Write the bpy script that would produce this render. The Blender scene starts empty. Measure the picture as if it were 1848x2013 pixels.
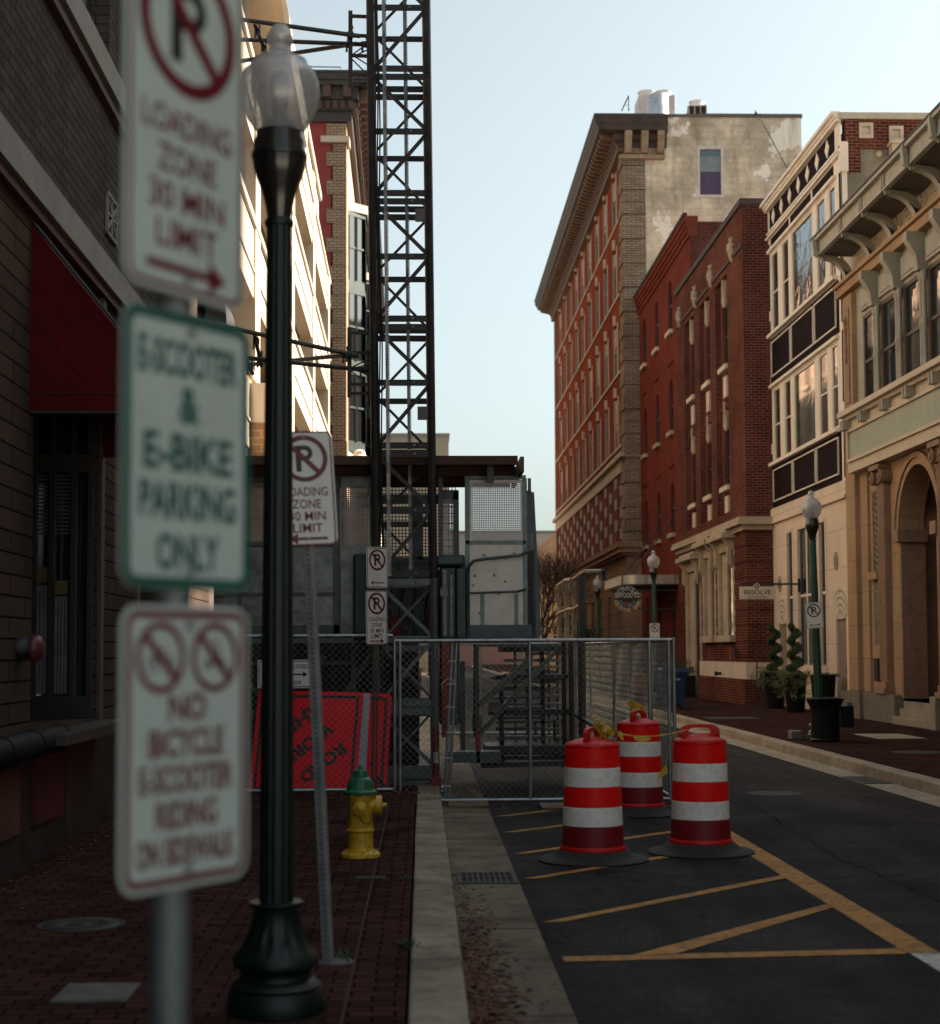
import bpy, math, random
from mathutils import Vector, Matrix, Euler
random.seed(7)
R = math.radians
SC = bpy.context.scene
COL = SC.collection
# ------------------------------------------------------------------ camera
YAW, PITCH, ROLL = math.atan(94 / 3150), R(3.5), R(-0.25)
CAMPOS = Vector((0, 0, 1.70))
FPX = 3150.0
SY = 273.5 / FPX - math.tan(PITCH)
cam = bpy.data.cameras.new('camera')
cam.sensor_fit = 'HORIZONTAL'; cam.sensor_width = 36
cam.lens = FPX / 1848 * 36
cam.shift_y = SY * FPX / 1848
cam.clip_start = 0.05; cam.clip_end = 3000
cam.dof.use_dof = True; cam.dof.focus_distance = 19.0; cam.dof.aperture_fstop = 2.7
camo = bpy.data.objects.new('camera', cam); COL.objects.link(camo)
CROT = Matrix.Rotation(-YAW, 3, 'Z') @ Matrix.Rotation(R(90) + PITCH, 3, 'X') @ Matrix.Rotation(ROLL, 3, 'Z')
camo.matrix_world = Matrix.Translation(CAMPOS) @ CROT.to_4x4()
SC.camera = camo
# ------------------------------------------------------------------ light
SUN_EL, SUN_AZ = R(37), R(17)          # azimuth measured from +X towards +Y
world = bpy.data.worlds.new('World'); SC.world = world; world.use_nodes = True
wn = world.node_tree.nodes; wl = world.node_tree.links
bg = wn['Background']
sky = wn.new('ShaderNodeTexSky'); sky.sky_type = 'NISHITA'; sky.sun_disc = False
sky.sun_elevation = SUN_EL; sky.sun_rotation = R(90) - SUN_AZ
sky.air_density = 1.0; sky.dust_density = 3.2; sky.ozone_density = 1.6
hs_ = wn.new('ShaderNodeHueSaturation'); hs_.inputs['Saturation'].default_value = .42; wl.new(sky.outputs[0], hs_.inputs['Color'])
tn_ = wn.new('ShaderNodeMix'); tn_.data_type = 'RGBA'; tn_.blend_type = 'MULTIPLY'; tn_.inputs[0].default_value = 1; tn_.inputs[7].default_value = (.925, 1.0, .945, 1); wl.new(hs_.outputs[0], tn_.inputs[6])
wl.new(tn_.outputs[2], bg.inputs[0]); bg.inputs[1].default_value = 0.064
sun = bpy.data.lights.new('sun', 'SUN'); sun.energy = 5.0; sun.angle = R(0.5); sun.color = (1.0, 0.88, 0.72)
suno = bpy.data.objects.new('sun', sun); COL.objects.link(suno)
sd = Vector((math.cos(SUN_EL) * math.cos(SUN_AZ), math.cos(SUN_EL) * math.sin(SUN_AZ), math.sin(SUN_EL)))
suno.rotation_euler = sd.to_track_quat('Z', 'Y').to_euler()
SC.view_settings.view_transform = 'Standard'; SC.view_settings.look = 'None'
SC.view_settings.exposure = 1.8; SC.view_settings.gamma = 1.0
SC.cycles.max_bounces = 7; SC.cycles.diffuse_bounces = 4; SC.cycles.glossy_bounces = 3
SC.cycles.transparent_max_bounces = 24; SC.cycles.use_denoising = True
SC.cycles.caustics_reflective = False; SC.cycles.caustics_refractive = False
SC.cycles.sample_clamp_indirect = 6

# ------------------------------------------------------------------ photo pixel (1848 wide) -> world
def ray(px, py):
    d = Vector(((px - 924) / FPX, (1006.5 - py) / FPX + SY, -1))
    return (CROT @ d)
def at(px, py, Y):
    d = ray(px, py); return CAMPOS + d * (Y / d.y)
def gr(px, py, z=0.0):
    d = ray(px, py); return CAMPOS + d * ((z - CAMPOS.z) / d.z)

# ------------------------------------------------------------------ frames & mesh builder
class F:
    def __init__(s, o, U, N):
        s.o = Vector(o); s.U = Vector(U).normalized(); s.N = Vector(N).normalized()
    def p(s, u, v, w=0.0):
        return s.o + s.U * u + s.N * w + Vector((0, 0, v))

ZREF = [None]; ZF = [1.0]
SPLIT = {'finial': 'finial', 'archivolt': 'archivolt', 'brick_course': 'brick_course', 'rails_': 'rail', 'impost': 'impost', 'plinth': 'plinth', 'steps': 'step', 'planks': 'plank', 'bearers': 'bearer', 'blocks': 'block', 'green_cabinet': 'green_cabinet', 'red_gear': 'red_housing', 'stone_band': 'stone_band', 'band_flashing': 'band_flashing', 'rust_panel': 'rust_panel', 'tie_rod': 'tie_rod', 'spandrel': 'spandrel', 'edge_strip': 'edge_strip', 'sill_course': 'sill_course', 'tall_sheet': 'tall_sheet', 'side_sheet': 'side_sheet', 'solid_sheet': 'solid_sheet', 'deck': 'deck', 'warning_label': 'warning_label', 'cables': 'cable', 'power_cable': 'power_cable', 'warning_labels': 'warning_label', 'slats_': 'slat', 'posts': 'hanger_post', 'base_beam': 'base_beam', 'corner_block': 'corner_block'}
def zw(z):
    if ZREF[0] is None or z < 1.7: return z
    e = (z - 1.7) / ZREF[0]
    return 1.7 + ZF[0] * (z - 1.7) / (1 - .0612 * (e - .0612))
class MB:
    def __init__(s): s.v = []; s.f = []; s.sm = []
    def add(s, vs, fs, smooth=False):
        n = len(s.v); s.v += [tuple(x) for x in vs]
        for f in fs: s.f.append([i + n for i in f]); s.sm.append(smooth)
    def quad(s, *p): s.add(p, [list(range(len(p)))])
    def box(s, x0, x1, y0, y1, z0, z1):
        vs = [(x, y, z) for z in (z0, z1) for y in (y0, y1) for x in (x0, x1)]
        s.add(vs, [(0, 2, 3, 1), (4, 5, 7, 6), (0, 1, 5, 4), (2, 6, 7, 3), (0, 4, 6, 2), (1, 3, 7, 5)])
    def fbox(s, fr, u0, u1, v0, v1, w0, w1):
        vs = [fr.p(u, v, w) for v in (v0, v1) for w in (w0, w1) for u in (u0, u1)]
        s.add(vs, [(0, 2, 3, 1), (4, 5, 7, 6), (0, 1, 5, 4), (2, 6, 7, 3), (0, 4, 6, 2), (1, 3, 7, 5)])
    def pbox(s, px0, py0, px1, py1, Y, dep):
        """box whose front face at depth Y covers a rectangle of the street seen there"""
        a = at(px0, py1, Y); b = at(px1, py0, Y)
        s.box(a.x, b.x, Y, Y + dep, a.z, b.z)
    def prism(s, pts, ext):
        """closed polygon pts (3D list) extruded by vector ext"""
        n = len(pts); e = Vector(ext)
        vs = [Vector(p) for p in pts] + [Vector(p) + e for p in pts]
        fs = [list(range(n))[::-1], list(range(n, 2 * n))] + [(i, (i + 1) % n, n + (i + 1) % n, n + i) for i in range(n)]
        s.add(vs, fs)
    def tube(s, p0, p1, r, n=8, r1=None, cap=True):
        p0 = Vector(p0); p1 = Vector(p1); d = (p1 - p0)
        if d.length < 1e-6: return
        q = d.to_track_quat('Z', 'Y'); r1 = r if r1 is None else r1
        vs = []
        for (p, rr) in ((p0, r), (p1, r1)):
            for k in range(n):
                a = 2 * math.pi * k / n
                vs.append(p + q @ Vector((rr * math.cos(a), rr * math.sin(a), 0)))
        fs = [(k, (k + 1) % n, n + (k + 1) % n, n + k) for k in range(n)]
        s.add(vs, fs, n > 4)
        if cap: s.add(vs[:n], [list(range(n))[::-1]]); s.add(vs[n:], [list(range(n))])
    def path(s, pts, r, n=8):
        pts = [Vector(p) for p in pts]; rings = []
        up = None
        for i, p in enumerate(pts):
            d = (pts[min(i + 1, len(pts) - 1)] - pts[max(i - 1, 0)]).normalized()
            if up is None:
                up = d.orthogonal().normalized()
            up = (up - d * up.dot(d)).normalized(); sd_ = d.cross(up)
            rr = r[i] if isinstance(r, (list, tuple)) else r
            rings.append([p + (up * math.cos(2 * math.pi * k / n) + sd_ * math.sin(2 * math.pi * k / n)) * rr for k in range(n)])
        vs = [v for g in rings for v in g]
        fs = [(i * n + k, i * n + (k + 1) % n, (i + 1) * n + (k + 1) % n, (i + 1) * n + k) for i in range(len(pts) - 1) for k in range(n)]
        fs += [list(range(n))[::-1], [(len(pts) - 1) * n + k for k in range(n)]]
        s.add(vs, fs, True)
    def bar(s, p0, p1, w, h, up=(0, 0, 1)):
        """rectangular bar, w sideways, h along up"""
        p0 = Vector(p0); p1 = Vector(p1); d = (p1 - p0).normalized(); u = Vector(up)
        if abs(d.dot(u)) > .99: u = Vector((0, 1, 0))
        sdv = d.cross(u).normalized(); u = sdv.cross(d).normalized()
        o = [sdv * (w / 2) * a + u * (h / 2) * b for a, b in ((-1, -1), (1, -1), (1, 1), (-1, 1))]
        s.add([p0 + x for x in o] + [p1 + x for x in o], [(3, 2, 1, 0), (4, 5, 6, 7), (0, 1, 5, 4), (1, 2, 6, 5), (2, 3, 7, 6), (3, 0, 4, 7)])
    def lathe(s, prof, n=24, c=(0, 0, 0), flute=0, famp=0.0, axis='Z', smooth=True, frange=None):
        vs = []; c = Vector(c)
        for (r, z) in prof:
            for k in range(n):
                a = 2 * math.pi * k / n
                am = famp if (frange is None or frange[0] <= z <= frange[1]) else 0
                rr = r * (1 - am * abs(math.sin(a * flute / 2))) if flute and am else r
                x, y = rr * math.cos(a), rr * math.sin(a)
                q = (x, y, z) if axis == 'Z' else ((z, x, y) if axis == 'X' else (x, -z, y))
                vs.append(c + Vector(q))
        m = len(prof)
        fs = [(i * n + k, i * n + (k + 1) % n, (i + 1) * n + (k + 1) % n, (i + 1) * n + k) for i in range(m - 1) for k in range(n)]
        s.add(vs, fs, smooth)
        s.add(vs[:n], [list(range(n))[::-1]]); s.add(vs[-n:], [list(range(n))])
    def ring(s, fr, cu, cv, r0, r1, w, t=.004, n=36):
        pts = []
        for k in range(n):
            a = 2 * math.pi * k / n; b = 2 * math.pi * (k + 1) / n
            s.quad(fr.p(cu + r0 * math.cos(a), cv + r0 * math.sin(a), w), fr.p(cu + r1 * math.cos(a), cv + r1 * math.sin(a), w),
                   fr.p(cu + r1 * math.cos(b), cv + r1 * math.sin(b), w), fr.p(cu + r0 * math.cos(b), cv + r0 * math.sin(b), w))
    def pieces(s):
        n = len(s.v); par = list(range(n))
        def fd(x):
            while par[x] != x: par[x] = par[par[x]]; x = par[x]
            return x
        for f in s.f:
            r0 = fd(f[0])
            for i in f[1:]: par[fd(i)] = r0
        out = {}
        for f, sm in zip(s.f, s.sm): out.setdefault(fd(f[0]), []).append((f, sm))
        res = []
        for fs in out.values():
            m = MB(); mp = {}
            for f, sm in fs:
                for i in f:
                    if i not in mp: mp[i] = len(m.v); m.v.append(s.v[i])
                m.f.append([mp[i] for i in f]); m.sm.append(sm)
            res.append(m)
        return res
    def build(s, name, mat, parent=None, world=True, smooth=None, bevel=0):
        if name in SPLIT:
            ps = s.pieces()
            if 1 < len(ps) <= 30:
                os_ = [m.build(SPLIT[name] + ' ', mat, parent, world, smooth, bevel) for m in ps]
                for o in os_: o.name = SPLIT[name]
                return os_[0]
            name = SPLIT[name]
        me = bpy.data.meshes.new(name)
        if ZREF[0] is not None and world: s.v = [(v[0], v[1], zw(v[2])) for v in s.v]
        off = Vector((0, 0, 0))
        if parent is not None and world:
            q = parent
            while q is not None: off += q.location; q = q.parent
        me.from_pydata([tuple(Vector(v) - off) for v in s.v], [], s.f)
        me.polygons.foreach_set('use_smooth', [bool(x) for x in s.sm])
        me.update()
        if any(s.sm):
            try: me.set_sharp_from_angle(angle=R(40))
            except Exception: pass
        me.materials.append(mat)
        o = bpy.data.objects.new(name, me); COL.objects.link(o)
        if parent is not None: o.parent = parent
        if bevel:
            b = o.modifiers.new('bevel', 'BEVEL'); b.width = bevel; b.segments = 2; b.limit_method = 'ANGLE'; b.angle_limit = R(50)
        return o

def tag(o, label=None, cat=None, group=None, kind=None):
    if label: o['label'] = label
    if cat: o['category'] = cat
    if group: o['group'] = group
    if kind: o['kind'] = kind
    return o
def thing(name, label, cat, loc=(0, 0, 0), group=None, rot=None):
    o = bpy.data.objects.new(name, None); COL.objects.link(o); o.empty_display_size = .2
    o.location = loc
    if rot: o.rotation_euler = rot
    return tag(o, label, cat, group)
KIDS = {}
def copy_tree(o, parent=None):
    c = o.copy(); COL.objects.link(c)
    if parent is not None: c.parent = parent
    for ch in [x for x in bpy.data.objects if x.parent == o]: copy_tree(ch, c)
    return c

# ------------------------------------------------------------------ text
TXT = {}
def glyphs(s, bold=.013):
    if (s, bold) in TXT: return TXT[(s, bold)]
    cu = bpy.data.curves.new('t', 'FONT'); cu.body = s; cu.size = 1; cu.resolution_u = 3; cu.offset = bold
    ob = bpy.data.objects.new('t', cu); COL.objects.link(ob)
    bpy.context.view_layer.update()
    dg = bpy.context.evaluated_depsgraph_get()
    me = ob.evaluated_get(dg).to_mesh()
    vs = [(v.co.x, v.co.y) for v in me.vertices]; fs = [list(p.vertices) for p in me.polygons]
    ob.evaluated_get(dg).to_mesh_clear()
    bpy.data.objects.remove(ob); bpy.data.curves.remove(cu)
    x0 = min(v[0] for v in vs); x1 = max(v[0] for v in vs); y0 = min(v[1] for v in vs); y1 = max(v[1] for v in vs)
    vs = [((x - (x0 + x1) / 2), (y - (y0 + y1) / 2)) for x, y in vs]
    TXT[(s, bold)] = (vs, fs, x1 - x0, y1 - y0); return TXT[(s, bold)]
def text(mb, fr, s, cu, cv, h, w=None, t=.002, rot=0.0, bold=.013):
    vs, fs, W, H = glyphs(s, bold)
    sy = h / H; sx = (w / W) if w else sy
    c, sn = math.cos(rot), math.sin(rot)
    mb.add([fr.p(cu + x * sx * c - y * sy * sn, cv + x * sx * sn + y * sy * c, t) for x, y in vs], fs)

# ------------------------------------------------------------------ materials
def newmat(name):
    m = bpy.data.materials.new(name); m.use_nodes = True
    nt = m.node_tree; b = nt.nodes['Principled BSDF']
    return m, nt, b
def node(nt, t, **kw):
    n = nt.nodes.new(t)
    for k, v in kw.items(): setattr(n, k, v)
    return n
def mixcol(nt, fac, a, b, mode='MIX'):
    n = node(nt, 'ShaderNodeMix', data_type='RGBA', blend_type=mode)
    for i, x in ((0, fac), (6, a), (7, b)):
        if isinstance(x, (int, float)): n.inputs[i].default_value = x
        elif isinstance(x, (tuple, list)): n.inputs[i].default_value = (*x[:3], 1)
        else: nt.links.new(x, n.inputs[i])
    return n.outputs[2]
def noise(nt, vec, scale, detail=4, rough=.6):
    n = node(nt, 'ShaderNodeTexNoise'); n.inputs['Scale'].default_value = scale
    n.inputs['Detail'].default_value = detail; n.inputs['Roughness'].default_value = rough
    if vec is not None: nt.links.new(vec, n.inputs['Vector'])
    return n.outputs[0]
def ramp(nt, fac, p0, p1, c0=(0, 0, 0), c1=(1, 1, 1)):
    n = node(nt, 'ShaderNodeValToRGB'); e = n.color_ramp.elements
    e[0].position = p0; e[0].color = (*c0, 1); e[1].position = p1; e[1].color = (*c1, 1)
    nt.links.new(fac, n.inputs[0]); return n.outputs[0]
def bumpn(nt, b, h, strength=.3, dist=.01):
    n = node(nt, 'ShaderNodeBump'); n.inputs['Strength'].default_value = strength; n.inputs['Distance'].default_value = dist
    nt.links.new(h, n.inputs['Height']); nt.links.new(n.outputs[0], b.inputs['Normal'])
def M(name, col, rough=.6, metal=0.0, var=.18, vs=2.5, bump=0.0, bs=60, spec=.5, grime=0.0, gcol=(.03, .025, .02), stretch=None, coat=0):
    m, nt, b = newmat(name)
    g = node(nt, 'ShaderNodeNewGeometry'); v = g.outputs['Position']
    if stretch:
        mp = node(nt, 'ShaderNodeMapping'); mp.inputs['Scale'].default_value = stretch
        nt.links.new(v, mp.inputs[0]); v = mp.outputs[0]
    n = noise(nt, v, vs, 6, .65)
    f = ramp(nt, n, .32, .68)
    c = mixcol(nt, f, tuple(x * (1 - var) for x in col), tuple(min(1, x * (1 + var)) for x in col))
    if grime:
        n2 = noise(nt, v, vs * 2.7 + .3, 8, .7)
        f2 = ramp(nt, n2, .5, .72)
        mm = node(nt, 'ShaderNodeMath', operation='MULTIPLY'); nt.links.new(f2, mm.inputs[0]); mm.inputs[1].default_value = grime
        c = mixcol(nt, mm.outputs[0], c, gcol)
    nt.links.new(c, b.inputs['Base Color'])
    rr = node(nt, 'ShaderNodeMapRange'); nt.links.new(n, rr.inputs[0])
    rr.inputs[3].default_value = max(.02, rough - .12); rr.inputs[4].default_value = min(1, rough + .12)
    nt.links.new(rr.outputs[0], b.inputs['Roughness'])
    b.inputs['Metallic'].default_value = metal; b.inputs['Specular IOR Level'].default_value = spec
    if coat: b.inputs['Coat Weight'].default_value = coat; b.inputs['Coat Roughness'].default_value = .15
    if bump: bumpn(nt, b, noise(nt, g.outputs['Position'], bs, 5), bump, .004)
    return m
def walluv(nt, su=1, sv=1):
    g = node(nt, 'ShaderNodeNewGeometry')
    sp = node(nt, 'ShaderNodeSeparateXYZ'); nt.links.new(g.outputs['Position'], sp.inputs[0])
    sn = node(nt, 'ShaderNodeSeparateXYZ'); nt.links.new(g.outputs['True Normal'], sn.inputs[0])
    def absgt(o, t):
        a = node(nt, 'ShaderNodeMath', operation='ABSOLUTE'); nt.links.new(o, a.inputs[0])
        c = node(nt, 'ShaderNodeMath', operation='GREATER_THAN'); nt.links.new(a.outputs[0], c.inputs[0]); c.inputs[1].default_value = t
        return c.outputs[0]
    fx = absgt(sn.outputs[0], .7); fz = absgt(sn.outputs[2], .7)
    def mx(f, a, b):
        n = node(nt, 'ShaderNodeMix', data_type='FLOAT'); nt.links.new(f, n.inputs[0]); nt.links.new(a, n.inputs[2]); nt.links.new(b, n.inputs[3]); return n.outputs[0]
    u = mx(fx, sp.outputs[0], sp.outputs[1])
    v = mx(fz, sp.outputs[2], sp.outputs[1])
    cb = node(nt, 'ShaderNodeCombineXYZ'); nt.links.new(u, cb.inputs[0]); nt.links.new(v, cb.inputs[1])
    return cb.outputs[0], g.outputs['Position'], sp
def MBrick(name, c1, c2, mort, bw=.215, bh=.075, ms=.012, rough=.8, bump=.5, var=.25, vs=.8, off=.5, grime=0, gcol=(.02, .015, .012), gs=.5, swap=False, warp=0):
    m, nt, b = newmat(name)
    uv, pos, sp = walluv(nt)
    if swap:
        s2 = node(nt, 'ShaderNodeSeparateXYZ'); nt.links.new(uv, s2.inputs[0])
        c2_ = node(nt, 'ShaderNodeCombineXYZ'); nt.links.new(s2.outputs[1], c2_.inputs[0]); nt.links.new(s2.outputs[0], c2_.inputs[1]); uv = c2_.outputs[0]
    if warp:
        nw = node(nt, 'ShaderNodeTexNoise'); nw.inputs['Scale'].default_value = 1.3; nt.links.new(pos, nw.inputs['Vector'])
        va = node(nt, 'ShaderNodeVectorMath', operation='MULTIPLY_ADD'); nt.links.new(nw.outputs['Color'], va.inputs[0]); va.inputs[1].default_value = (warp,) * 3; nt.links.new(uv, va.inputs[2]); uv = va.outputs[0]
    br = node(nt, 'ShaderNodeTexBrick'); br.offset = off; nt.links.new(uv, br.inputs['Vector'])
    br.inputs['Color1'].default_value = (*c1, 1); br.inputs['Color2'].default_value = (*c2, 1); br.inputs['Mortar'].default_value = (*mort, 1)
    br.inputs['Scale'].default_value = 1; br.inputs['Mortar Size'].default_value = ms; br.inputs['Mortar Smooth'].default_value = .2
    br.inputs['Brick Width'].default_value = bw; br.inputs['Row Height'].default_value = bh
    f = ramp(nt, noise(nt, pos, vs, 6, .7), .3, .7, (1 - var,) * 3, (1 + var,) * 3)
    c = mixcol(nt, 1.0, br.outputs[0], f, 'MULTIPLY')
    if grime:
        mp = node(nt, 'ShaderNodeMapping'); mp.inputs['Scale'].default_value = (1, 1, .35); nt.links.new(pos, mp.inputs[0])
        g2 = ramp(nt, noise(nt, mp.outputs[0], gs, 8, .75), .48, .7)
        mm = node(nt, 'ShaderNodeMath', operation='MULTIPLY'); nt.links.new(g2, mm.inputs[0]); mm.inputs[1].default_value = grime
        c = mixcol(nt, mm.outputs[0], c, gcol)
    nt.links.new(c, b.inputs['Base Color']); b.inputs['Roughness'].default_value = rough
    b.inputs['Specular IOR Level'].default_value = 0.0
    inv = node(nt, 'ShaderNodeMath', operation='SUBTRACT'); inv.inputs[0].default_value = 1; nt.links.new(br.outputs[1], inv.inputs[1])
    ad = node(nt, 'ShaderNodeMath', operation='MULTIPLY_ADD'); nt.links.new(noise(nt, pos, 35, 4), ad.inputs[0]); ad.inputs[1].default_value = .5; nt.links.new(inv.outputs[0], ad.inputs[2])
    bumpn(nt, b, ad.outputs[0], bump, .008)
    return m
def MGlass(name, col=(.02, .025, .03), rough=.04, warp=.0):
    m, nt, b = newmat(name)
    b.inputs['Base Color'].default_value = (*col, 1); b.inputs['Roughness'].default_value = rough
    b.inputs['Specular IOR Level'].default_value = .9; b.inputs['Coat Weight'].default_value = .6; b.inputs['Coat Roughness'].default_value = .02
    g = node(nt, 'ShaderNodeNewGeometry')
    if warp: bumpn(nt, b, noise(nt, g.outputs['Position'], 1.6, 2), warp, .02)
    return m
def MPerf(name, col, pitch=.022, hole=.58, rough=.45, metal=.7):
    """perforated sheet: round holes cut through with alpha"""
    m, nt, b = newmat(name)
    uv, pos, sp = walluv(nt)
    sc = node(nt, 'ShaderNodeVectorMath', operation='SCALE'); nt.links.new(uv, sc.inputs[0]); sc.inputs[3].default_value = 1 / pitch
    fr = node(nt, 'ShaderNodeVectorMath', operation='FRACTION'); nt.links.new(sc.outputs[0], fr.inputs[0])
    sb = node(nt, 'ShaderNodeVectorMath', operation='SUBTRACT'); nt.links.new(fr.outputs[0], sb.inputs[0]); sb.inputs[1].default_value = (.5, .5, 0)
    ab = node(nt, 'ShaderNodeVectorMath', operation='ABSOLUTE'); nt.links.new(sb.outputs[0], ab.inputs[0])
    ss = node(nt, 'ShaderNodeSeparateXYZ'); nt.links.new(ab.outputs[0], ss.inputs[0])
    mxn = node(nt, 'ShaderNodeMath', operation='MAXIMUM'); nt.links.new(ss.outputs[0], mxn.inputs[0]); nt.links.new(ss.outputs[1], mxn.inputs[1])
    gt = node(nt, 'ShaderNodeMath', operation='GREATER_THAN'); nt.links.new(mxn.outputs[0], gt.inputs[0]); gt.inputs[1].default_value = hole / 2
    nt.links.new(gt.outputs[0], b.inputs['Alpha'])
    c = mixcol(nt, ramp(nt, noise(nt, pos, 3, 6), .3, .7), tuple(x * .7 for x in col), col)
    nt.links.new(c, b.inputs['Base Color']); b.inputs['Roughness'].default_value = rough; b.inputs['Metallic'].default_value = metal
    return m

def facade(mb, fr, u0, u1, v0, v1, ops, depth=.3, w=0.0):
    """wall sheet with real openings and their reveals; ops: (u0,u1,v0,v1[,'arch'])"""
    us = sorted({u0, u1, *[o[0] for o in ops], *[o[1] for o in ops]}); vs = sorted({v0, v1, *[o[2] for o in ops], *[o[3] for o in ops]})
    for j in range(len(vs) - 1):
        run = None; vm = (vs[j] + vs[j + 1]) / 2
        for i in range(len(us)):
            solid = False
            if i < len(us) - 1:
                um = (us[i] + us[i + 1]) / 2
                solid = not any(o[0] < um < o[1] and o[2] < vm < o[3] for o in ops)
            if solid and run is None: run = us[i]
            if not solid and run is not None:
                mb.quad(fr.p(run, vs[j], w), fr.p(us[i], vs[j], w), fr.p(us[i], vs[j + 1], w), fr.p(run, vs[j + 1], w)); run = None
    for o in ops:
        a, b, c, d = o[:4]; wi = w - depth
        arch = len(o) > 4
        sp_ = d - (b - a) / 2 if arch else d
        mb.quad(fr.p(a, c, w), fr.p(a, sp_, w), fr.p(a, sp_, wi), fr.p(a, c, wi))
        mb.quad(fr.p(b, c, w), fr.p(b, c, wi), fr.p(b, sp_, wi), fr.p(b, sp_, w))
        mb.quad(fr.p(a, c, w), fr.p(a, c, wi), fr.p(b, c, wi), fr.p(b, c, w))
        if not arch:
            mb.quad(fr.p(a, d, w), fr.p(b, d, w), fr.p(b, d, wi), fr.p(a, d, wi))
        else:
            r = (b - a) / 2; cu = (a + b) / 2; n = 14
            P = [(cu - r * math.cos(math.pi * k / n), sp_ + r * math.sin(math.pi * k / n)) for k in range(n + 1)]
            for k in range(n):
                (x0, z0), (x1, z1) = P[k], P[k + 1]
                mb.quad(fr.p(x0, z0, w), fr.p(x1, z1, w), fr.p(x1, z1, wi), fr.p(x0, z0, wi))
                mb.quad(fr.p(x0, z0, w), fr.p(x1, z1, w), fr.p(x1, d, w), fr.p(x0, d, w))
def shell(mb, x0, x1, y0, y1, z0, z1, sides='EWNST'):
    if 'S' in sides: mb.quad((x0, y0, z0), (x1, y0, z0), (x1, y0, z1), (x0, y0, z1))
    if 'N' in sides: mb.quad((x0, y1, z0), (x0, y1, z1), (x1, y1, z1), (x1, y1, z0))
    if 'W' in sides: mb.quad((x0, y0, z0), (x0, y0, z1), (x0, y1, z1), (x0, y1, z0))
    if 'E' in sides: mb.quad((x1, y0, z0), (x1, y1, z0), (x1, y1, z1), (x1, y0, z1))
    if 'T' in sides: mb.quad((x0, y0, z1), (x1, y0, z1), (x1, y1, z1), (x0, y1, z1))
def sash(parent, fr, u0, u1, v0, v1, w, fm, gm, bars=1, name='window', fw=.07, split=True):
    """a window: frame part with its pane as sub-part"""
    f = MB()
    f.fbox(fr, u0, u0 + fw, v0, v1, w - .04, w + .02); f.fbox(fr, u1 - fw, u1, v0, v1, w - .04, w + .02)
    f.fbox(fr, u0 + fw, u1 - fw, v0, v0 + fw, w - .04, w + .018); f.fbox(fr, u0 + fw, u1 - fw, v1 - fw, v1, w - .04, w + .018)
    if bars: f.fbox(fr, u0 + fw, u1 - fw, (v0 + v1) / 2 - fw * .35, (v0 + v1) / 2 + fw * .35, w - .035, w + .012)
    o = f.build(name, fm, parent)
    g = MB(); g.fbox(fr, u0 + fw * .5, u1 - fw * .5, v0 + fw * .5, v1 - fw * .5, w - .03, w - .012); g.build('pane', gm, o)
    return o
def chainlink(mb, fr, u0, u1, v0, v1, p=.075, r=.002, n=3, jit=0.0):
    k = int((u1 - u0) / p); q = (u1 - u0) / k; m = int((v1 - v0) / (q / 2)); h = (v1 - v0) / m
    for i in range(k):
        a = u0 + i * q
        for sgn, x0 in ((1, a), (-1, a + q)):
            P = [fr.p(x0 + sgn * (q * .52 if j % 2 else -q * .02), v0 + j * h, .002 * sgn + (jit * math.sin((x0 + j * h) * 4) if jit else 0)) for j in range(m + 1)]
            for j in range(m): mb.tube(P[j], P[j + 1], r, n, cap=False)
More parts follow.
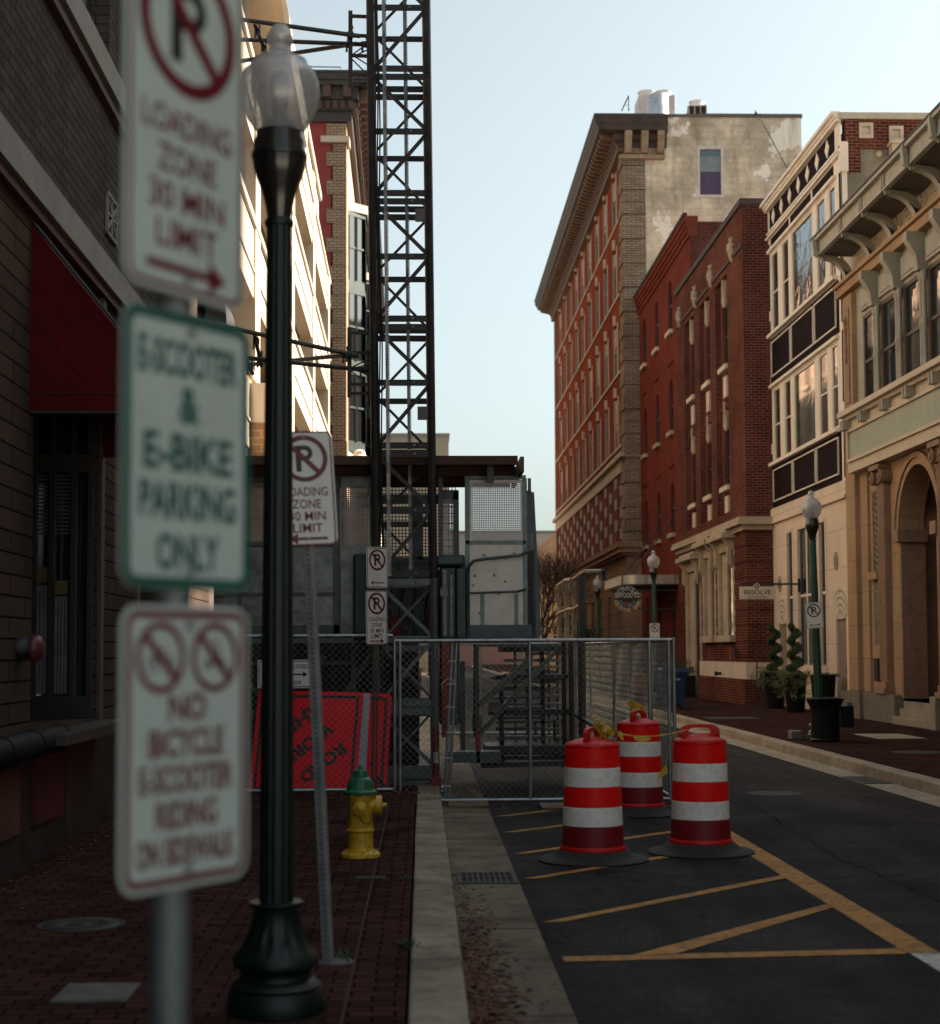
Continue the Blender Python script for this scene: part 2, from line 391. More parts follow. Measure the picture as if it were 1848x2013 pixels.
# ================================================================== materials
def MAsphalt():
    m, nt, b = newmat('asphalt'); g = node(nt, 'ShaderNodeNewGeometry'); P = g.outputs['Position']
    c = mixcol(nt, ramp(nt, noise(nt, P, .45, 6, .6), .35, .65), (.0175, .0165, .0165), (.034, .031, .0305))
    c = mixcol(nt, 1.0, c, ramp(nt, noise(nt, P, 34, 4, .8), .42, .62, (.66,) * 3, (1.5,) * 3), 'MULTIPLY')
    sp_ = ramp(nt, noise(nt, P, 95, 5, .8), .44, .64, (.5,) * 3, (2.4,) * 3); c = mixcol(nt, 1.0, c, sp_, 'MULTIPLY')
    c = mixcol(nt, 1.0, c, ramp(nt, noise(nt, P, 7, 7, .75), .38, .66, (.72,) * 3, (1.35,) * 3), 'MULTIPLY')
    st = node(nt, 'ShaderNodeMapping'); st.inputs['Scale'].default_value = (1.2, .12, 1); nt.links.new(P, st.inputs[0])
    c = mixcol(nt, 1.0, c, ramp(nt, noise(nt, st.outputs[0], 1.5, 5), .38, .66, (.68,) * 3, (1.3,) * 3), 'MULTIPLY')
    oil = ramp(nt, noise(nt, P, 1.9, 7, .7), .60, .70); mm = node(nt, 'ShaderNodeMath', operation='MULTIPLY'); nt.links.new(oil, mm.inputs[0]); mm.inputs[1].default_value = .55
    c = mixcol(nt, mm.outputs[0], c, (.007, .0065, .0065))
    nw = node(nt, 'ShaderNodeTexNoise'); nw.inputs['Scale'].default_value = 1.7; nw.inputs['Detail'].default_value = 6; nt.links.new(P, nw.inputs['Vector'])
    va = node(nt, 'ShaderNodeVectorMath', operation='MULTIPLY_ADD'); nt.links.new(nw.outputs['Color'], va.inputs[0]); va.inputs[1].default_value = (.9, .9, 0); nt.links.new(P, va.inputs[2])
    vo = node(nt, 'ShaderNodeTexVoronoi', feature='DISTANCE_TO_EDGE'); vo.inputs['Scale'].default_value = .38; nt.links.new(va.outputs[0], vo.inputs['Vector'])
    ck = ramp(nt, vo.outputs['Distance'], .003, .009, (1, 1, 1), (0, 0, 0)); bk = ramp(nt, noise(nt, P, .7, 3), .42, .50); cm = mixcol(nt, 1.0, ck, bk, 'MULTIPLY')
    c = mixcol(nt, cm, c, (.005, .0045, .0045))
    nt.links.new(c, b.inputs['Base Color']); nt.links.new(ramp(nt, noise(nt, P, .8, 5), .3, .7, (.7,) * 3, (.95,) * 3), b.inputs['Roughness']); b.inputs['Specular IOR Level'].default_value = .12
    bumpn(nt, b, noise(nt, P, 120, 4), .8, .006); return m
m_asphalt = MAsphalt()
m_ground = M('far_ground', (.05, .048, .045), .9)
m_paver = MBrick('brick_paving', (.078, .038, .033), (.038, .022, .020), (.012, .007, .006), .2, .1, .007, .8, .6, .42, 1.3, grime=.6, gcol=(.022, .014, .012), gs=1.3, swap=False, warp=.05)
m_kerb = M('kerb_concrete', (.27, .235, .185), .85, var=.45, vs=1.8, bump=.5, bs=70, grime=.75, gcol=(.09, .065, .045), spec=.1)
m_gutter = M('gutter_concrete', (.17, .14, .11), .9, var=.45, vs=1.2, bump=.5, bs=60, grime=.85, gcol=(.045, .03, .024), spec=.1)
m_kerbfar = M('kerb_concrete_pale', (.31, .265, .20), .85, var=.3, vs=1.6, bump=.5, bs=70, grime=.6, gcol=(.13, .10, .07))
m_joint = M('joint_dark', (.03, .026, .022), .9)
def MPaint(name, col):
    m, nt, b = newmat(name)
    g = node(nt, 'ShaderNodeNewGeometry')
    w = ramp(nt, noise(nt, g.outputs['Position'], 11, 10, .8), .47, .62)
    w2 = ramp(nt, noise(nt, g.outputs['Position'], 2.1, 5, .6), .35, .75, (.62,) * 3, (1.1,) * 3)
    c = mixcol(nt, 1.0, mixcol(nt, w, col, tuple(x * .38 for x in col)), w2, 'MULTIPLY')
    nt.links.new(c, b.inputs['Base Color']); b.inputs['Roughness'].default_value = .75
    bumpn(nt, b, noise(nt, g.outputs['Position'], 90, 4), .5, .003)
    return m
m_yellow = MPaint('road_paint_yellow', (.58, .27, .05))
m_white = MPaint('road_paint_white', (.62, .60, .56))
m_iron = M('cast_iron', (.020, .019, .018), .6, .1, var=.3, bump=.4, bs=50)
m_leaf = M('dead_leaf', (.13, .055, .035), .8, var=.5, vs=30)
m_litter = M('pale_litter', (.42, .38, .32), .8, var=.4, vs=30)
m_weed = M('weed_green', (.035, .07, .02), .7, var=.4, vs=20)

# ================================================================== ground
LT = .0108                      # slight swing of the west building line
def LX(Y): return -2.75 - LT * Y
g = MB(); g.box(-700, 700, -300, 1100, -.3, -.02); tag(g.build('ground', m_ground), kind='structure')
g = MB(); g.quad((.70, -5.9, 0), (5.56, -5.9, 0), (5.56, 210, 0), (.70, 210, 0)); tag(g.build('road', m_asphalt), kind='structure')
for nm, x0, x1, x2, mg, mk in (('left', .20, .705, -.07, m_gutter, m_kerb), ('right', 5.555, 5.95, 6.2, m_kerbfar, m_kerbfar)):
    g = MB(); g.quad((x0, -5.9, .004), (x1, -5.9, .004), (x1, 210, .004), (x0, 210, .004)); tag(g.build('gutter', mg), kind='structure')
    a, b = (x2, x0) if nm == 'left' else (x1, x2)
    g = MB(); y = -5.9; random.seed(3)
    while y < 120:
        L = 2.35 if nm == 'left' else 3.0
        dz = random.uniform(-.004, .004)
        g.box(a + random.uniform(0, .006), b - random.uniform(0, .006), y + .006, y + L - .006, -.05, .15 + dz); y += L
    tag(g.build('kerb', mk, bevel=.018), kind='structure')
g = MB(); g.box(-60, 60, -90, -6, .0, .012); tag(g.build('bounce_paving', M('pale_bounce_paving', (.70, .64, .56), .9)), kind='structure')  # pale paving added behind the camera, bounces sunlight onto surfaces facing it
g = MB(); g.box(-9, -.078, -5.9, 210, -.05, .142); tag(g.build('sidewalk', m_paver), kind='structure')
g = MB(); g.box(6.208, 22, -5.9, 210, -.05, .142); tag(g.build('sidewalk', m_paver), kind='structure')
# gutter joints and seams in the walk
g = MB()
for k in range(12):
    y = 5.2 + k * 2.35
    g.box(.21, .70, y, y + .012, .0045, .0062)
g.box(-.35, -.342, -5, 40, .1425, .1445)
tag(g.build('pavement_joints', m_joint), kind='structure')

# painted markings: every stripe a thing of its own
def stripe(pts, mat, label, cat, group=None, name='road_marking'):
    s = MB(); s.quad(*[(x, y, .0045) for x, y in pts]); s.quad(*[(x, y, .0015) for x, y in reversed(pts)])
    tag(s.build(name, mat), label, cat, group)
stripe([(2.70, 9.02), (2.89, 9.02), (2.89, 17.4), (2.70, 17.4)], m_yellow, 'long yellow line along the open lane, right edge of the hatched area', 'road marking', name='yellow_line')
stripe([(2.72, -3.3), (2.9, -3.3), (2.9, 9.0), (2.72, 9.0)], m_white, 'white lane line where the yellow line stops, nearest the bottom corner', 'road marking', name='white_line')
stripe([(.772, 8.86), (2.695, 8.99), (2.695, 9.15), (.772, 9.0)], m_yellow, 'yellow cross line closing the near end of the hatched area', 'road marking', name='yellow_line')
desc = ['nearest slanting yellow stripe, meeting the cross line', 'second slanting yellow stripe from the cross line, full length and clear of the barrels',
        'slanting yellow stripe passing under the front barrel base', 'slanting yellow stripe ending behind the front barrel near the hydrant side',
        'slanting yellow stripe half hidden by the front barrel, second from the fence', 'short slanting yellow stripe just in front of the chain link fence']
for k, (ya, l) in enumerate(zip((8.5, 10.15, 12.08, 13.55, 15.15, 16.62), desc)):
    x0 = .755; x1 = 2.695; sl = 1.02 if k else 1.13
    if k == 0: x0, ya = 1.16, 9.02
    yb = ya + (x1 - x0) * sl; t = .155
    p = [(x0, ya), (x0 + (.22 if k == 0 else .11), ya + (.0 if k == 0 else -.01)), (x1, yb - t), (x1, yb)]
    if yb > 18.0: p = [(x0, ya), (x0 + .11, ya - .01), (x0 + 1.25, ya + 1.25 * sl - t), (x0 + 1.25, ya + 1.25 * sl)]
    stripe(p, m_yellow, l, 'road marking', name='yellow_stripe')

random.seed(31)
for (pts_, lab) in (([(3.4, 6.2), (3.55, 9.5), (3.38, 13), (3.6, 17.5), (3.5, 24), (3.66, 34)], 'thin tar seam running down the open lane'),):
    s = MB(); P_ = []
    for (xa, ya), (xb, yb) in zip(pts_[:-1], pts_[1:]):
        for k in range(14): q = k / 14; P_.append((xa + (xb - xa) * q + random.gauss(0, .012), ya + (yb - ya) * q + random.gauss(0, .012)))
    ln = abs(pts_[-1][1] - pts_[0][1]) > 5
    for (xa, ya), (xb, yb) in zip(P_[:-1], P_[1:]):
        w_ = random.uniform(.002, .006)
        if ln: s.quad((xa - w_, ya, .0022), (xa + w_, ya, .0022), (xb + w_, yb, .0022), (xb - w_, yb, .0022))
        else: s.quad((xa, ya - w_, .0022), (xb, yb - w_, .0022), (xb, yb + w_, .0022), (xa, ya + w_, .0022))
    tag(s.build('tar_seam', M('tar', (.006, .006, .006), .95, spec=.0)), kind='structure')
# drains, covers
def grate(name, x0, x1, y0, y1, z, label, cat, nx=9):
    t = thing(name, label, cat, (x0, y0, z))
    f = MB(); f.box(x0, x1, y0, y0 + .045, z - .03, z + .008); f.box(x0, x1, y1 - .045, y1, z - .03, z + .008)
    f.box(x0, x0 + .04, y0 + .045, y1 - .045, z - .03, z + .008); f.box(x1 - .04, x1, y0 + .045, y1 - .045, z - .03, z + .008)
    f.build('frame', m_iron, t, bevel=.004)
    b = MB(); q = (x1 - x0 - .08) / nx
    for i in range(1, nx): b.box(x0 + .04 + i * q - .008, x0 + .04 + i * q + .008, y0 + .045, y1 - .045, z - .03, z + .005)
    b.box(x0 + .04, x1 - .04, (y0 + y1) / 2 - .012, (y0 + y1) / 2 + .012, z - .03, z + .006)
    b.build('bars', m_iron, t)
    p = MB(); p.box(x0 + .04, x1 - .04, y0 + .045, y1 - .045, z - .012, z + .0012); p.build('pit', M('pit_black', (.004, .004, .004), .9), t)
grate('storm_drain', .25, .70, 11.80, 12.38, .006, 'iron drain grate in the concrete gutter near the hydrant', 'drain')
grate('storm_drain', 5.57, 5.93, 20.2, 21.3, .006, 'iron drain grate in the gutter across the street', 'drain', 14)
def cover(x, y, z, r, label, mat=None, name='manhole_cover'):
    c = MB(); c.lathe([(r + .03, z), (r + .03, z + .004), (r + .012, z + .005), (r, z + .002), (r * .97, z + .006), (r * .55, z + .006), (r * .52, z + .003), (r * .2, z + .003), (r * .18, z + .006), (.01, z + .006)], 32, (x, y, 0))
    tag(c.build(name, mat or m_iron), label, 'manhole cover')
cover(4.17, 19.0, 0, .30, 'round manhole cover in the asphalt behind the right barrel', M('worn_cover', (.028, .024, .022), .7, .1))
p = gr(160, 1815, .15); cover(p.x, p.y, .142, .22, 'dark round cover in the brick walk by the nearest signs')
p = gr(1805, 1478, .15); cover(p.x, p.y, .142, .36, 'large round cover in the far brick walk below the stone steps')
def plate(px0, px1, py0, py1, mat, label, name='access_cover', cat='access cover'):
    a = gr(px0, py1, .15); b = gr(px1, py0, .15); x0 = a.x; x1 = gr(px1, (py0 + py1) / 2, .15).x
    t = MB(); t.box(x0, x1, a.y, b.y, .12, .149); t.box(x0 + .02, x1 - .02, a.y + .02, b.y - .02, .149, .152)
    tag(t.build(name, mat, bevel=.003), label, cat)
m_plate = M('concrete_lid', (.11, .105, .10), .8, var=.4, vs=7, bump=.6, grime=.5)
plate(98, 262, 1931, 1968, m_plate, 'pale concrete utility box lid in the brick walk, bottom corner')
plate(1727, 1797, 1442, 1452, m_kerbfar, 'pale square hatch in the far brick walk')
plate(1400, 1490, 1409, 1414, m_iron, 'dark strip plate in the far walk near the blue bin')
plate(700, 758, 1721, 1728, M('valve_box', (.02, .014, .012), .85), 'small dark valve box in the walk in front of the hydrant')

# leaves, litter, weeds
def flat_bits(name, mat, pts, smin, smax, label=None, kind='stuff'):
    s = MB()
    for (x, y, z) in pts:
        a = random.uniform(0, 6.28); r = random.uniform(smin, smax); h = random.uniform(.2, .7) * r
        c, n_ = math.cos(a), math.sin(a)
        s.add([(x - c * r, y - n_ * r, z + .003), (x + n_ * r * .5, y - c * r * .5, z + h), (x + c * r, y + n_ * r, z + .004), (x - n_ * r * .5, y + c * r * .5, z + h * .4)], [(0, 1, 2, 3)])
    o = s.build(name, mat); tag(o, kind=kind); 
    if label: tag(o, label, 'leaves')
random.seed(11)
pts = []
for _ in range(6500):
    y = 5.2 + abs(random.gauss(0, 2.3)); x = .22 + abs(random.gauss(0, .11)) + max(0, (7.4 - y)) * random.random() * .13
    if x < .69: pts.append((x, y, .005))
for _ in range(900):
    pts.append((random.gauss(.15, .45), 17.55 + abs(random.gauss(0, .22)), .005 if True else 0))
pts = [(x, y, .146 if x < .2 else z) for x, y, z in pts]
for _ in range(260): pts.append((random.uniform(-2.6, -.4), random.uniform(17.2, 17.9), .146))
for _ in range(160): pts.append((LX(12) + abs(random.gauss(0, .12)) + .05, random.uniform(7, 17), .146))
flat_bits('fallen_leaves', m_leaf, pts, .008, .025, 'brown fallen leaves gathered in the gutter and under the fence')
pts = [(random.uniform(-2.5, 5.6), random.uniform(6.5, 30), 0) for _ in range(90)] + [(random.uniform(6.3, 9), random.uniform(20, 45), 0) for _ in range(50)] + [(random.gauss(-.9, .8), random.gauss(17.3, .3), 0) for _ in range(60)]
pts = [(x, y, .146 if (x < .2 or x > 5.95) else .003) for x, y, z in pts]
flat_bits('scattered_litter', m_litter, pts, .004, .011, 'pale specks of litter and leaf scattered over road and walks')
for (px, py, l) in ((797, 1727, 'small weed tuft beside the kerb, farther one'), (800, 1858, 'small weed tuft beside the kerb, nearer one'), (678, 1880, 'green weeds at the foot of the leaning post')):
    p = gr(px, py, .15); s = MB()
    for _ in range(70):
        a = random.uniform(0, 6.28); r = random.uniform(.01, .06); h = random.uniform(.01, .045)
        q = Vector((p.x + random.gauss(0, .016), p.y + random.gauss(0, .05), .146)); d = Vector((math.cos(a) * r, math.sin(a) * r, h)); w = Vector((-d.y, d.x, 0)) * .16
        s.add([q - w, q + w, q + d], [(0, 1, 2)])
    tag(s.build('weed', m_weed), l, 'weed')
# ================================================================== signs
m_galv = M('galvanised', (.30, .32, .33), .5, .55, var=.25, vs=9, bump=.15, bs=40)
m_signw = M('sign_white_sheeting', (.74, .74, .71), .5, var=.05, vs=6, grime=.12, gcol=(.4, .38, .33))
m_signr = M('sign_maroon', (.12, .002, .011), .45, var=.08)
m_signk = M('sign_black', (.012, .012, .013), .5, var=.1)
m_signg = M('sign_green', (.008, .085, .068), .45, var=.08)
m_back = M('sign_aluminium_back', (.4, .4, .4), .45, .8)
def rrect(w, h, r, n=6):
    P = []
    for cx, cz, a0 in ((w / 2 - r, h / 2 - r, 0), (-w / 2 + r, h / 2 - r, 90), (-w / 2 + r, -h / 2 + r, 180), (w / 2 - r, -h / 2 + r, 270)):
        for k in range(n + 1):
            a = R(a0 + 90 * k / n); P.append((cx + r * math.cos(a), cz + r * math.sin(a)))
    return P
FR0 = F((0, 0, 0), (1, 0, 0), (0, -1, 0))
def border(mb, fr, w, h, r, inset, t, off=.0035):
    A = rrect(w - 2 * inset, h - 2 * inset, max(.004, r - inset)); B = rrect(w - 2 * inset - 2 * t, h - 2 * inset - 2 * t, max(.003, r - inset - t))
    for i in range(len(A)):
        j = (i + 1) % len(A)
        mb.quad(fr.p(*A[i], off), fr.p(*A[j], off), fr.p(*B[j], off), fr.p(*B[i], off))
def arrow(mb, fr, cx, cz, L, t, heads='r', off=.0035):
    hw = t * 2.1; hl = t * 3.2
    a = -L / 2 + (hl if 'l' in heads else 0); b = L / 2 - (hl if 'r' in heads else 0)
    mb.quad(fr.p(cx + a, cz - t / 2, off), fr.p(cx + b, cz - t / 2, off), fr.p(cx + b, cz + t / 2, off), fr.p(cx + a, cz + t / 2, off))
    if 'r' in heads: mb.quad(fr.p(cx + b, cz - hw, off), fr.p(cx + L / 2, cz, off), fr.p(cx + b, cz + hw, off))
    if 'l' in heads: mb.quad(fr.p(cx + a, cz + hw, off), fr.p(cx - L / 2, cz, off), fr.p(cx + a, cz - hw, off))
def noP(k_, r_, fr, cx, cz, rad, off=.0035):
    """struck-out P: ring and bar in r_, letter in k_"""
    th = rad * .2
    for k in range(40):
        a = 2 * math.pi * k / 40; b = 2 * math.pi * (k + 1) / 40
        r_.quad(*[fr.p(cx + q * math.cos(x), cz + q * math.sin(x), off + .001) for q, x in ((rad - th, a), (rad, a), (rad, b), (rad - th, b))])
    c = math.cos(R(45)); d = (rad - th * .5)
    ux, uz = -c, c; px_, pz_ = c * th / 2, c * th / 2
    r_.quad(fr.p(cx + ux * d - px_, cz + uz * d - pz_, off + .0014), fr.p(cx - ux * d - px_, cz - uz * d - pz_, off + .0014), fr.p(cx - ux * d + px_, cz - uz * d + pz_, off + .0014), fr.p(cx + ux * d + px_, cz + uz * d + pz_, off + .0014))
    # bold P
    s = rad * .115; x0 = cx - rad * .36; z0 = cz - rad * .56; z1 = cz + rad * .56; wv = s * 2.0
    k_.quad(fr.p(x0, z0, off), fr.p(x0 + wv, z0, off), fr.p(x0 + wv, z1, off), fr.p(x0, z1, off))
    zc = (z1 + cz - rad * .08) / 2; ro = (z1 - (cz - rad * .08)) / 2; ri = ro - s * 1.7; xc = x0 + wv + rad * .18
    for za, zb in ((zc + ri, zc + ro), (zc - ro, zc - ri)): k_.quad(fr.p(x0 + wv, za, off), fr.p(xc, za, off), fr.p(xc, zb, off), fr.p(x0 + wv, zb, off))
    for k in range(12):
        a = R(-90 + 15 * k); b = R(-90 + 15 * (k + 1))
        k_.quad(*[fr.p(xc + q * math.cos(x), zc + q * math.sin(x), off) for q, x in ((ri, a), (ro, a), (ro, b), (ri, b))])
def sheet(parent, name, w, h, loc, rot, mats, draw, label=None, r=.035, face=None):
    """a flat sign plate part (w x h) with its marks as sub-parts"""
    p = MB(); P = rrect(w, h, r); p.prism([FR0.p(x, z, .0025) for x, z in P], (0, .004, 0))
    o = p.build(name, face or m_signw, parent, world=False)
    o.location = loc; o.rotation_euler = rot
    if label: o['label'] = label
    layers = {}
    draw(lambda k: layers.setdefault(k, MB()), FR0)
    for k, mb in layers.items():
        mb.build(k, mats[k], o, world=False)
    bt = MB()
    for z in (h / 2 - .03, -h / 2 + .03): bt.lathe([(.007, -.001), (.007, .008), (.004, .012)], 8, (0, -.003, z), axis='Y')
    bt.build('bolts', m_galv, o, world=False)
    return o
RED = {'border': m_signr, 'lettering': m_signr, 'strike_ring': m_signr, 'letter': m_signk, 'arrow': m_signr, 'icon': m_signk}
def draw_load(heads):
    def d(L, fr):
        border(L('border'), fr, .305, .61, .035, .008, .008)
        noP(L('letter'), L('strike_ring'), fr, 0, .155, .122)
        for s, z, w in (('LOADING', -.018, .225), ('ZONE', -.082, .15), ('30 MIN', -.145, .19), ('LIMIT', -.207, .155)): text(L('lettering'), fr, s, 0, z, .047, w, .0035)
        arrow(L('arrow'), fr, 0, -.262, .2, .014, heads)
    return d
def draw_park(heads):
    def d(L, fr):
        border(L('border'), fr, .305, .457, .035, .008, .008)
        noP(L('letter'), L('strike_ring'), fr, 0, .085, .118)
        arrow(L('arrow'), fr, 0, -.17, .19, .012, heads)
    return d
def draw_ebike(L, fr):
    border(L('border'), fr, .305, .457, .035, .001, .018)
    for s, z, w in (('E-SCOOTER', .151, .238), ('&', .076, .05), ('E-BIKE', -.004, .212), ('PARKING', -.084, .228), ('ONLY', -.168, .15)): text(L('lettering'), fr, s, 0, z, .062, w, .0035, 0, .03)
def draw_nobike(L, fr):
    border(L('border'), fr, .305, .457, .035, .008, .012)
    for cx in (-.065, .065):
        th = .011
        L('strike_ring').ring(fr, cx, .145, .047, .058, .0045)
        c = .7071 * .05; q = .0045
        L('strike_ring').quad(fr.p(cx - c - q, .145 + c - q, .005), fr.p(cx + c - q, .145 - c - q, .005), fr.p(cx + c + q, .145 - c + q, .005), fr.p(cx - c + q, .145 + c + q, .005))
        ic = L('icon')
        for sx in ((-.02, .022) if cx < 0 else (-.017, .019)): ic.ring(fr, cx + sx, .133, .010 if cx < 0 else .004, .013 if cx < 0 else .008, .0036, n=16)
        for (a, b, c2, d2) in (((-.02, .133, -.003, .155), (-.003, .155, .022, .133), (-.003, .155, .012, .158)) if cx < 0 else ((-.017, .133, .014, .134), (.014, .134, .006, .172), (.006, .172, -.004, .172))):
            v = Vector((c2 - a, d2 - b)).normalized() * .0022
            ic.quad(fr.p(cx + a - v.y, b + v.x, .0037), fr.p(cx + a + v.y, b - v.x, .0037), fr.p(cx + c2 + v.y, d2 - v.x, .0037), fr.p(cx + c2 - v.y, d2 + v.x, .0037))
    for s, z, w in (('NO', .064, .09), ('BICYCLE', .006, .18), ('E-SCOOTER', -.052, .225), ('RIDING', -.11, .145), ('ON SIDEWALK', -.168, .235)): text(L('lettering'), fr, s, 0, z, .046, w, .0035, 0, .028)

# --- nearest post (out of focus), three plates
NX, NY = at(334, 1850, 2.68).x, 2.68
t = thing('sign_post', 'out of focus round grey post right in front with three stacked street signs', 'sign post', (NX, NY, .14))
m_near = M('dimmed_sign_face', (.44, .51, .495), .55, var=.06, vs=6, grime=.2, gcol=(.34, .38, .36))  # sign white darkened in colour to imitate dim light on the nearest post
p = MB(); p.tube((NX, NY, .10), (NX, NY, 3.25), .031, 20); p.build('post', M('dull_galvanised', (.13, .15, .16), .5, .4, var=.3, vs=9), t)
nrm = Vector((math.sin(R(56)), -math.cos(R(56)), 0)) * .038; tng = Vector((math.cos(R(56)), math.sin(R(56)), 0))
def nz(py): return at(355, py, NY).z
sheet(t, 'loading_zone_sign', .305, .61, (nrm.x - tng.x * .014, nrm.y - tng.y * .014, nz(577) + .305 - .154), (0, 0, R(58)), RED, draw_load('r'), 'tall loading zone sign, topmost on its post', face=m_near)
sheet(t, 'scooter_parking_sign', .305, .457, (nrm.x - tng.x * .006, nrm.y - tng.y * .006, nz(1155) + .228 - .144), (0, 0, R(55)), {'border': m_signg, 'lettering': m_signg}, draw_ebike, 'green and white scooter parking sign', face=m_near)
sheet(t, 'no_riding_sign', .305, .457, (nrm.x - tng.x * .006, nrm.y - tng.y * .006, nz(1738) + .228 - .14), (0, 0, R(56)), RED, draw_nobike, 'sign banning bicycle and scooter riding', face=m_near)

# --- leaning perforated post
P0 = gr(645, 1890, .145); P1 = at(597, 848, 8.32)
t = thing('sign_post', 'leaning grey perforated square post with loading zone sign behind the lamp post', 'sign post', P0)
d = (P1 - P0); p = MB()
q = d.to_track_quat('Z', 'Y') @ Euler((0, 0, R(28))).to_quaternion()
hs = .024
vs = [P0 + q @ Vector((x * hs, y * hs, -.05)) for x, y in ((-1, -1), (1, -1), (1, 1), (-1, 1))] + [P0 + d + q @ Vector((x * hs, y * hs, 0)) for x, y in ((-1, -1), (1, -1), (1, 1), (-1, 1))]
p.add(vs, [(3, 2, 1, 0), (4, 5, 6, 7), (0, 1, 5, 4), (1, 2, 6, 5), (2, 3, 7, 6), (3, 0, 4, 7)])
p.build('post', m_galv, t, bevel=.003)
hm = MB(); n_h = int(d.length / .0254)
for k in range(3, n_h):
    for sd_, ax in (((0, -1), 0), ((1, 0), 1)):
        c0 = P0 + q @ Vector((sd_[0] * (hs + .0006), sd_[1] * (hs + .0006), k * .0254))
        u_ = q @ Vector((1, 0, 0) if ax == 0 else (0, 1, 0)); v_ = q @ Vector((0, 0, 1))
        hm.add([c0 + u_ * .0055 * math.cos(a) + v_ * .0055 * math.sin(a) for a in [i * math.pi / 3 for i in range(6)]], [tuple(range(6))])
hm.build('punched_holes', M('hole_dark', (.01, .01, .01), .9), t)
p = MB(); p.tube((P0.x - .25, P0.y, .143), (P0.x - .249, P0.y, .143), .001, 4)
c = at(602, 961, 8.28) - P0
tilt = math.atan2(P0.x - P1.x, P1.z - P0.z)
sheet(t, 'loading_zone_sign', .305, .585, (c.x, c.y - .03, c.z), (R(-3), -tilt, R(14)), RED, draw_load('l'))
# concrete footing
f = MB(); f.lathe([(.10, .138), (.09, .148), (.02, .149)], 9, (P0.x + .04, P0.y, 0)); f.build('footing', m_plate, t)

# --- third post by the orange signs
P0 = gr(735, 1558, .145); PT = at(741.5, 1072, P0.y)
t = thing('sign_post', 'slim bronze channel post behind the hydrant with two parking signs', 'sign post', P0)
m_bronze = M('bronze_channel', (.07, .055, .045), .5, .6, var=.3)
p = MB(); p.bar(P0 - Vector((0, 0, .05)), PT, .012, .03); 
for s in (-.022, .022): p.bar(P0 + Vector((s, .008, -.05)), PT + Vector((s, .008, 0)), .022, .006, (0, 1, 0))
p.build('post', m_bronze, t)
c = at(741.5, 1116, P0.y) - P0; sheet(t, 'no_parking_sign', .305, .457, (c.x, c.y - .03, c.z), (0, R(-.8), R(41)), RED, draw_park('l'))
c = at(740.5, 1214, P0.y) - P0; sheet(t, 'loading_zone_sign', .305, .6, (c.x, c.y - .03, c.z), (0, R(-.8), R(41)), RED, draw_load('r'))

# ================================================================== street lamps
m_lampg = M('lamp_green_black', (.003, .011, .010), .42, .0, var=.3, vs=5, spec=.4)
m_lampk = M('lamp_black', (.008, .009, .009), .3, .1, var=.2, spec=.6, coat=.4)
m_lampf = M('lamp_green', (.007, .055, .032), .4, .1, var=.3, vs=4, spec=.5, coat=.2)
def MGlobe():
    m, nt, b = newmat('frosted_globe')
    out = nt.nodes['Material Output']
    b.inputs['Base Color'].default_value = (.85, .87, .9, 1); b.inputs['Roughness'].default_value = .22
    b.inputs['Subsurface Weight'].default_value = 0
    tr = node(nt, 'ShaderNodeBsdfTransparent'); tr.inputs[0].default_value = (.80, .82, .84, 1)
    tl = node(nt, 'ShaderNodeBsdfTranslucent'); tl.inputs[0].default_value = (.8, .8, .82, 1)
    df = node(nt, 'ShaderNodeBsdfDiffuse'); df.inputs[0].default_value = (.55, .56, .58, 1)
    gl = node(nt, 'ShaderNodeBsdfGlossy'); gl.inputs['Roughness'].default_value = .3; gl.inputs[0].default_value = (.9, .9, .92, 1)
    td = node(nt, 'ShaderNodeMixShader'); td.inputs[0].default_value = .4; nt.links.new(tl.outputs[0], td.inputs[1]); nt.links.new(df.outputs[0], td.inputs[2])
    fz = node(nt, 'ShaderNodeLayerWeight'); fz.inputs[0].default_value = .45
    g_ = node(nt, 'ShaderNodeTexCoord'); wv = node(nt, 'ShaderNodeMapping'); wv.inputs['Scale'].default_value = (1, 1, .2); nt.links.new(g_.outputs['Object'], wv.inputs[0])
    tex = noise(nt, wv.outputs[0], 170, 2)
    mr = node(nt, 'ShaderNodeMapRange'); nt.links.new(fz.outputs[1], mr.inputs[0]); mr.inputs[3].default_value = .55; mr.inputs[4].default_value = .95
    ml = node(nt, 'ShaderNodeMath', operation='MULTIPLY'); nt.links.new(mr.outputs[0], ml.inputs[0]); nt.links.new(ramp(nt, tex, .35, .65, (.7,) * 3, (1.3,) * 3), ml.inputs[1]); ml.use_clamp = True
    a = node(nt, 'ShaderNodeMixShader'); nt.links.new(ml.outputs[0], a.inputs[0]); nt.links.new(tr.outputs[0], a.inputs[1]); nt.links.new(td.outputs[0], a.inputs[2])
    c = node(nt, 'ShaderNodeMixShader'); c.inputs[0].default_value = .12; nt.links.new(a.outputs[0], c.inputs[1]); nt.links.new(gl.outputs[0], c.inputs[2])
    nt.links.new(c.outputs[0], out.inputs[0])
    return m
m_globe = MGlobe()
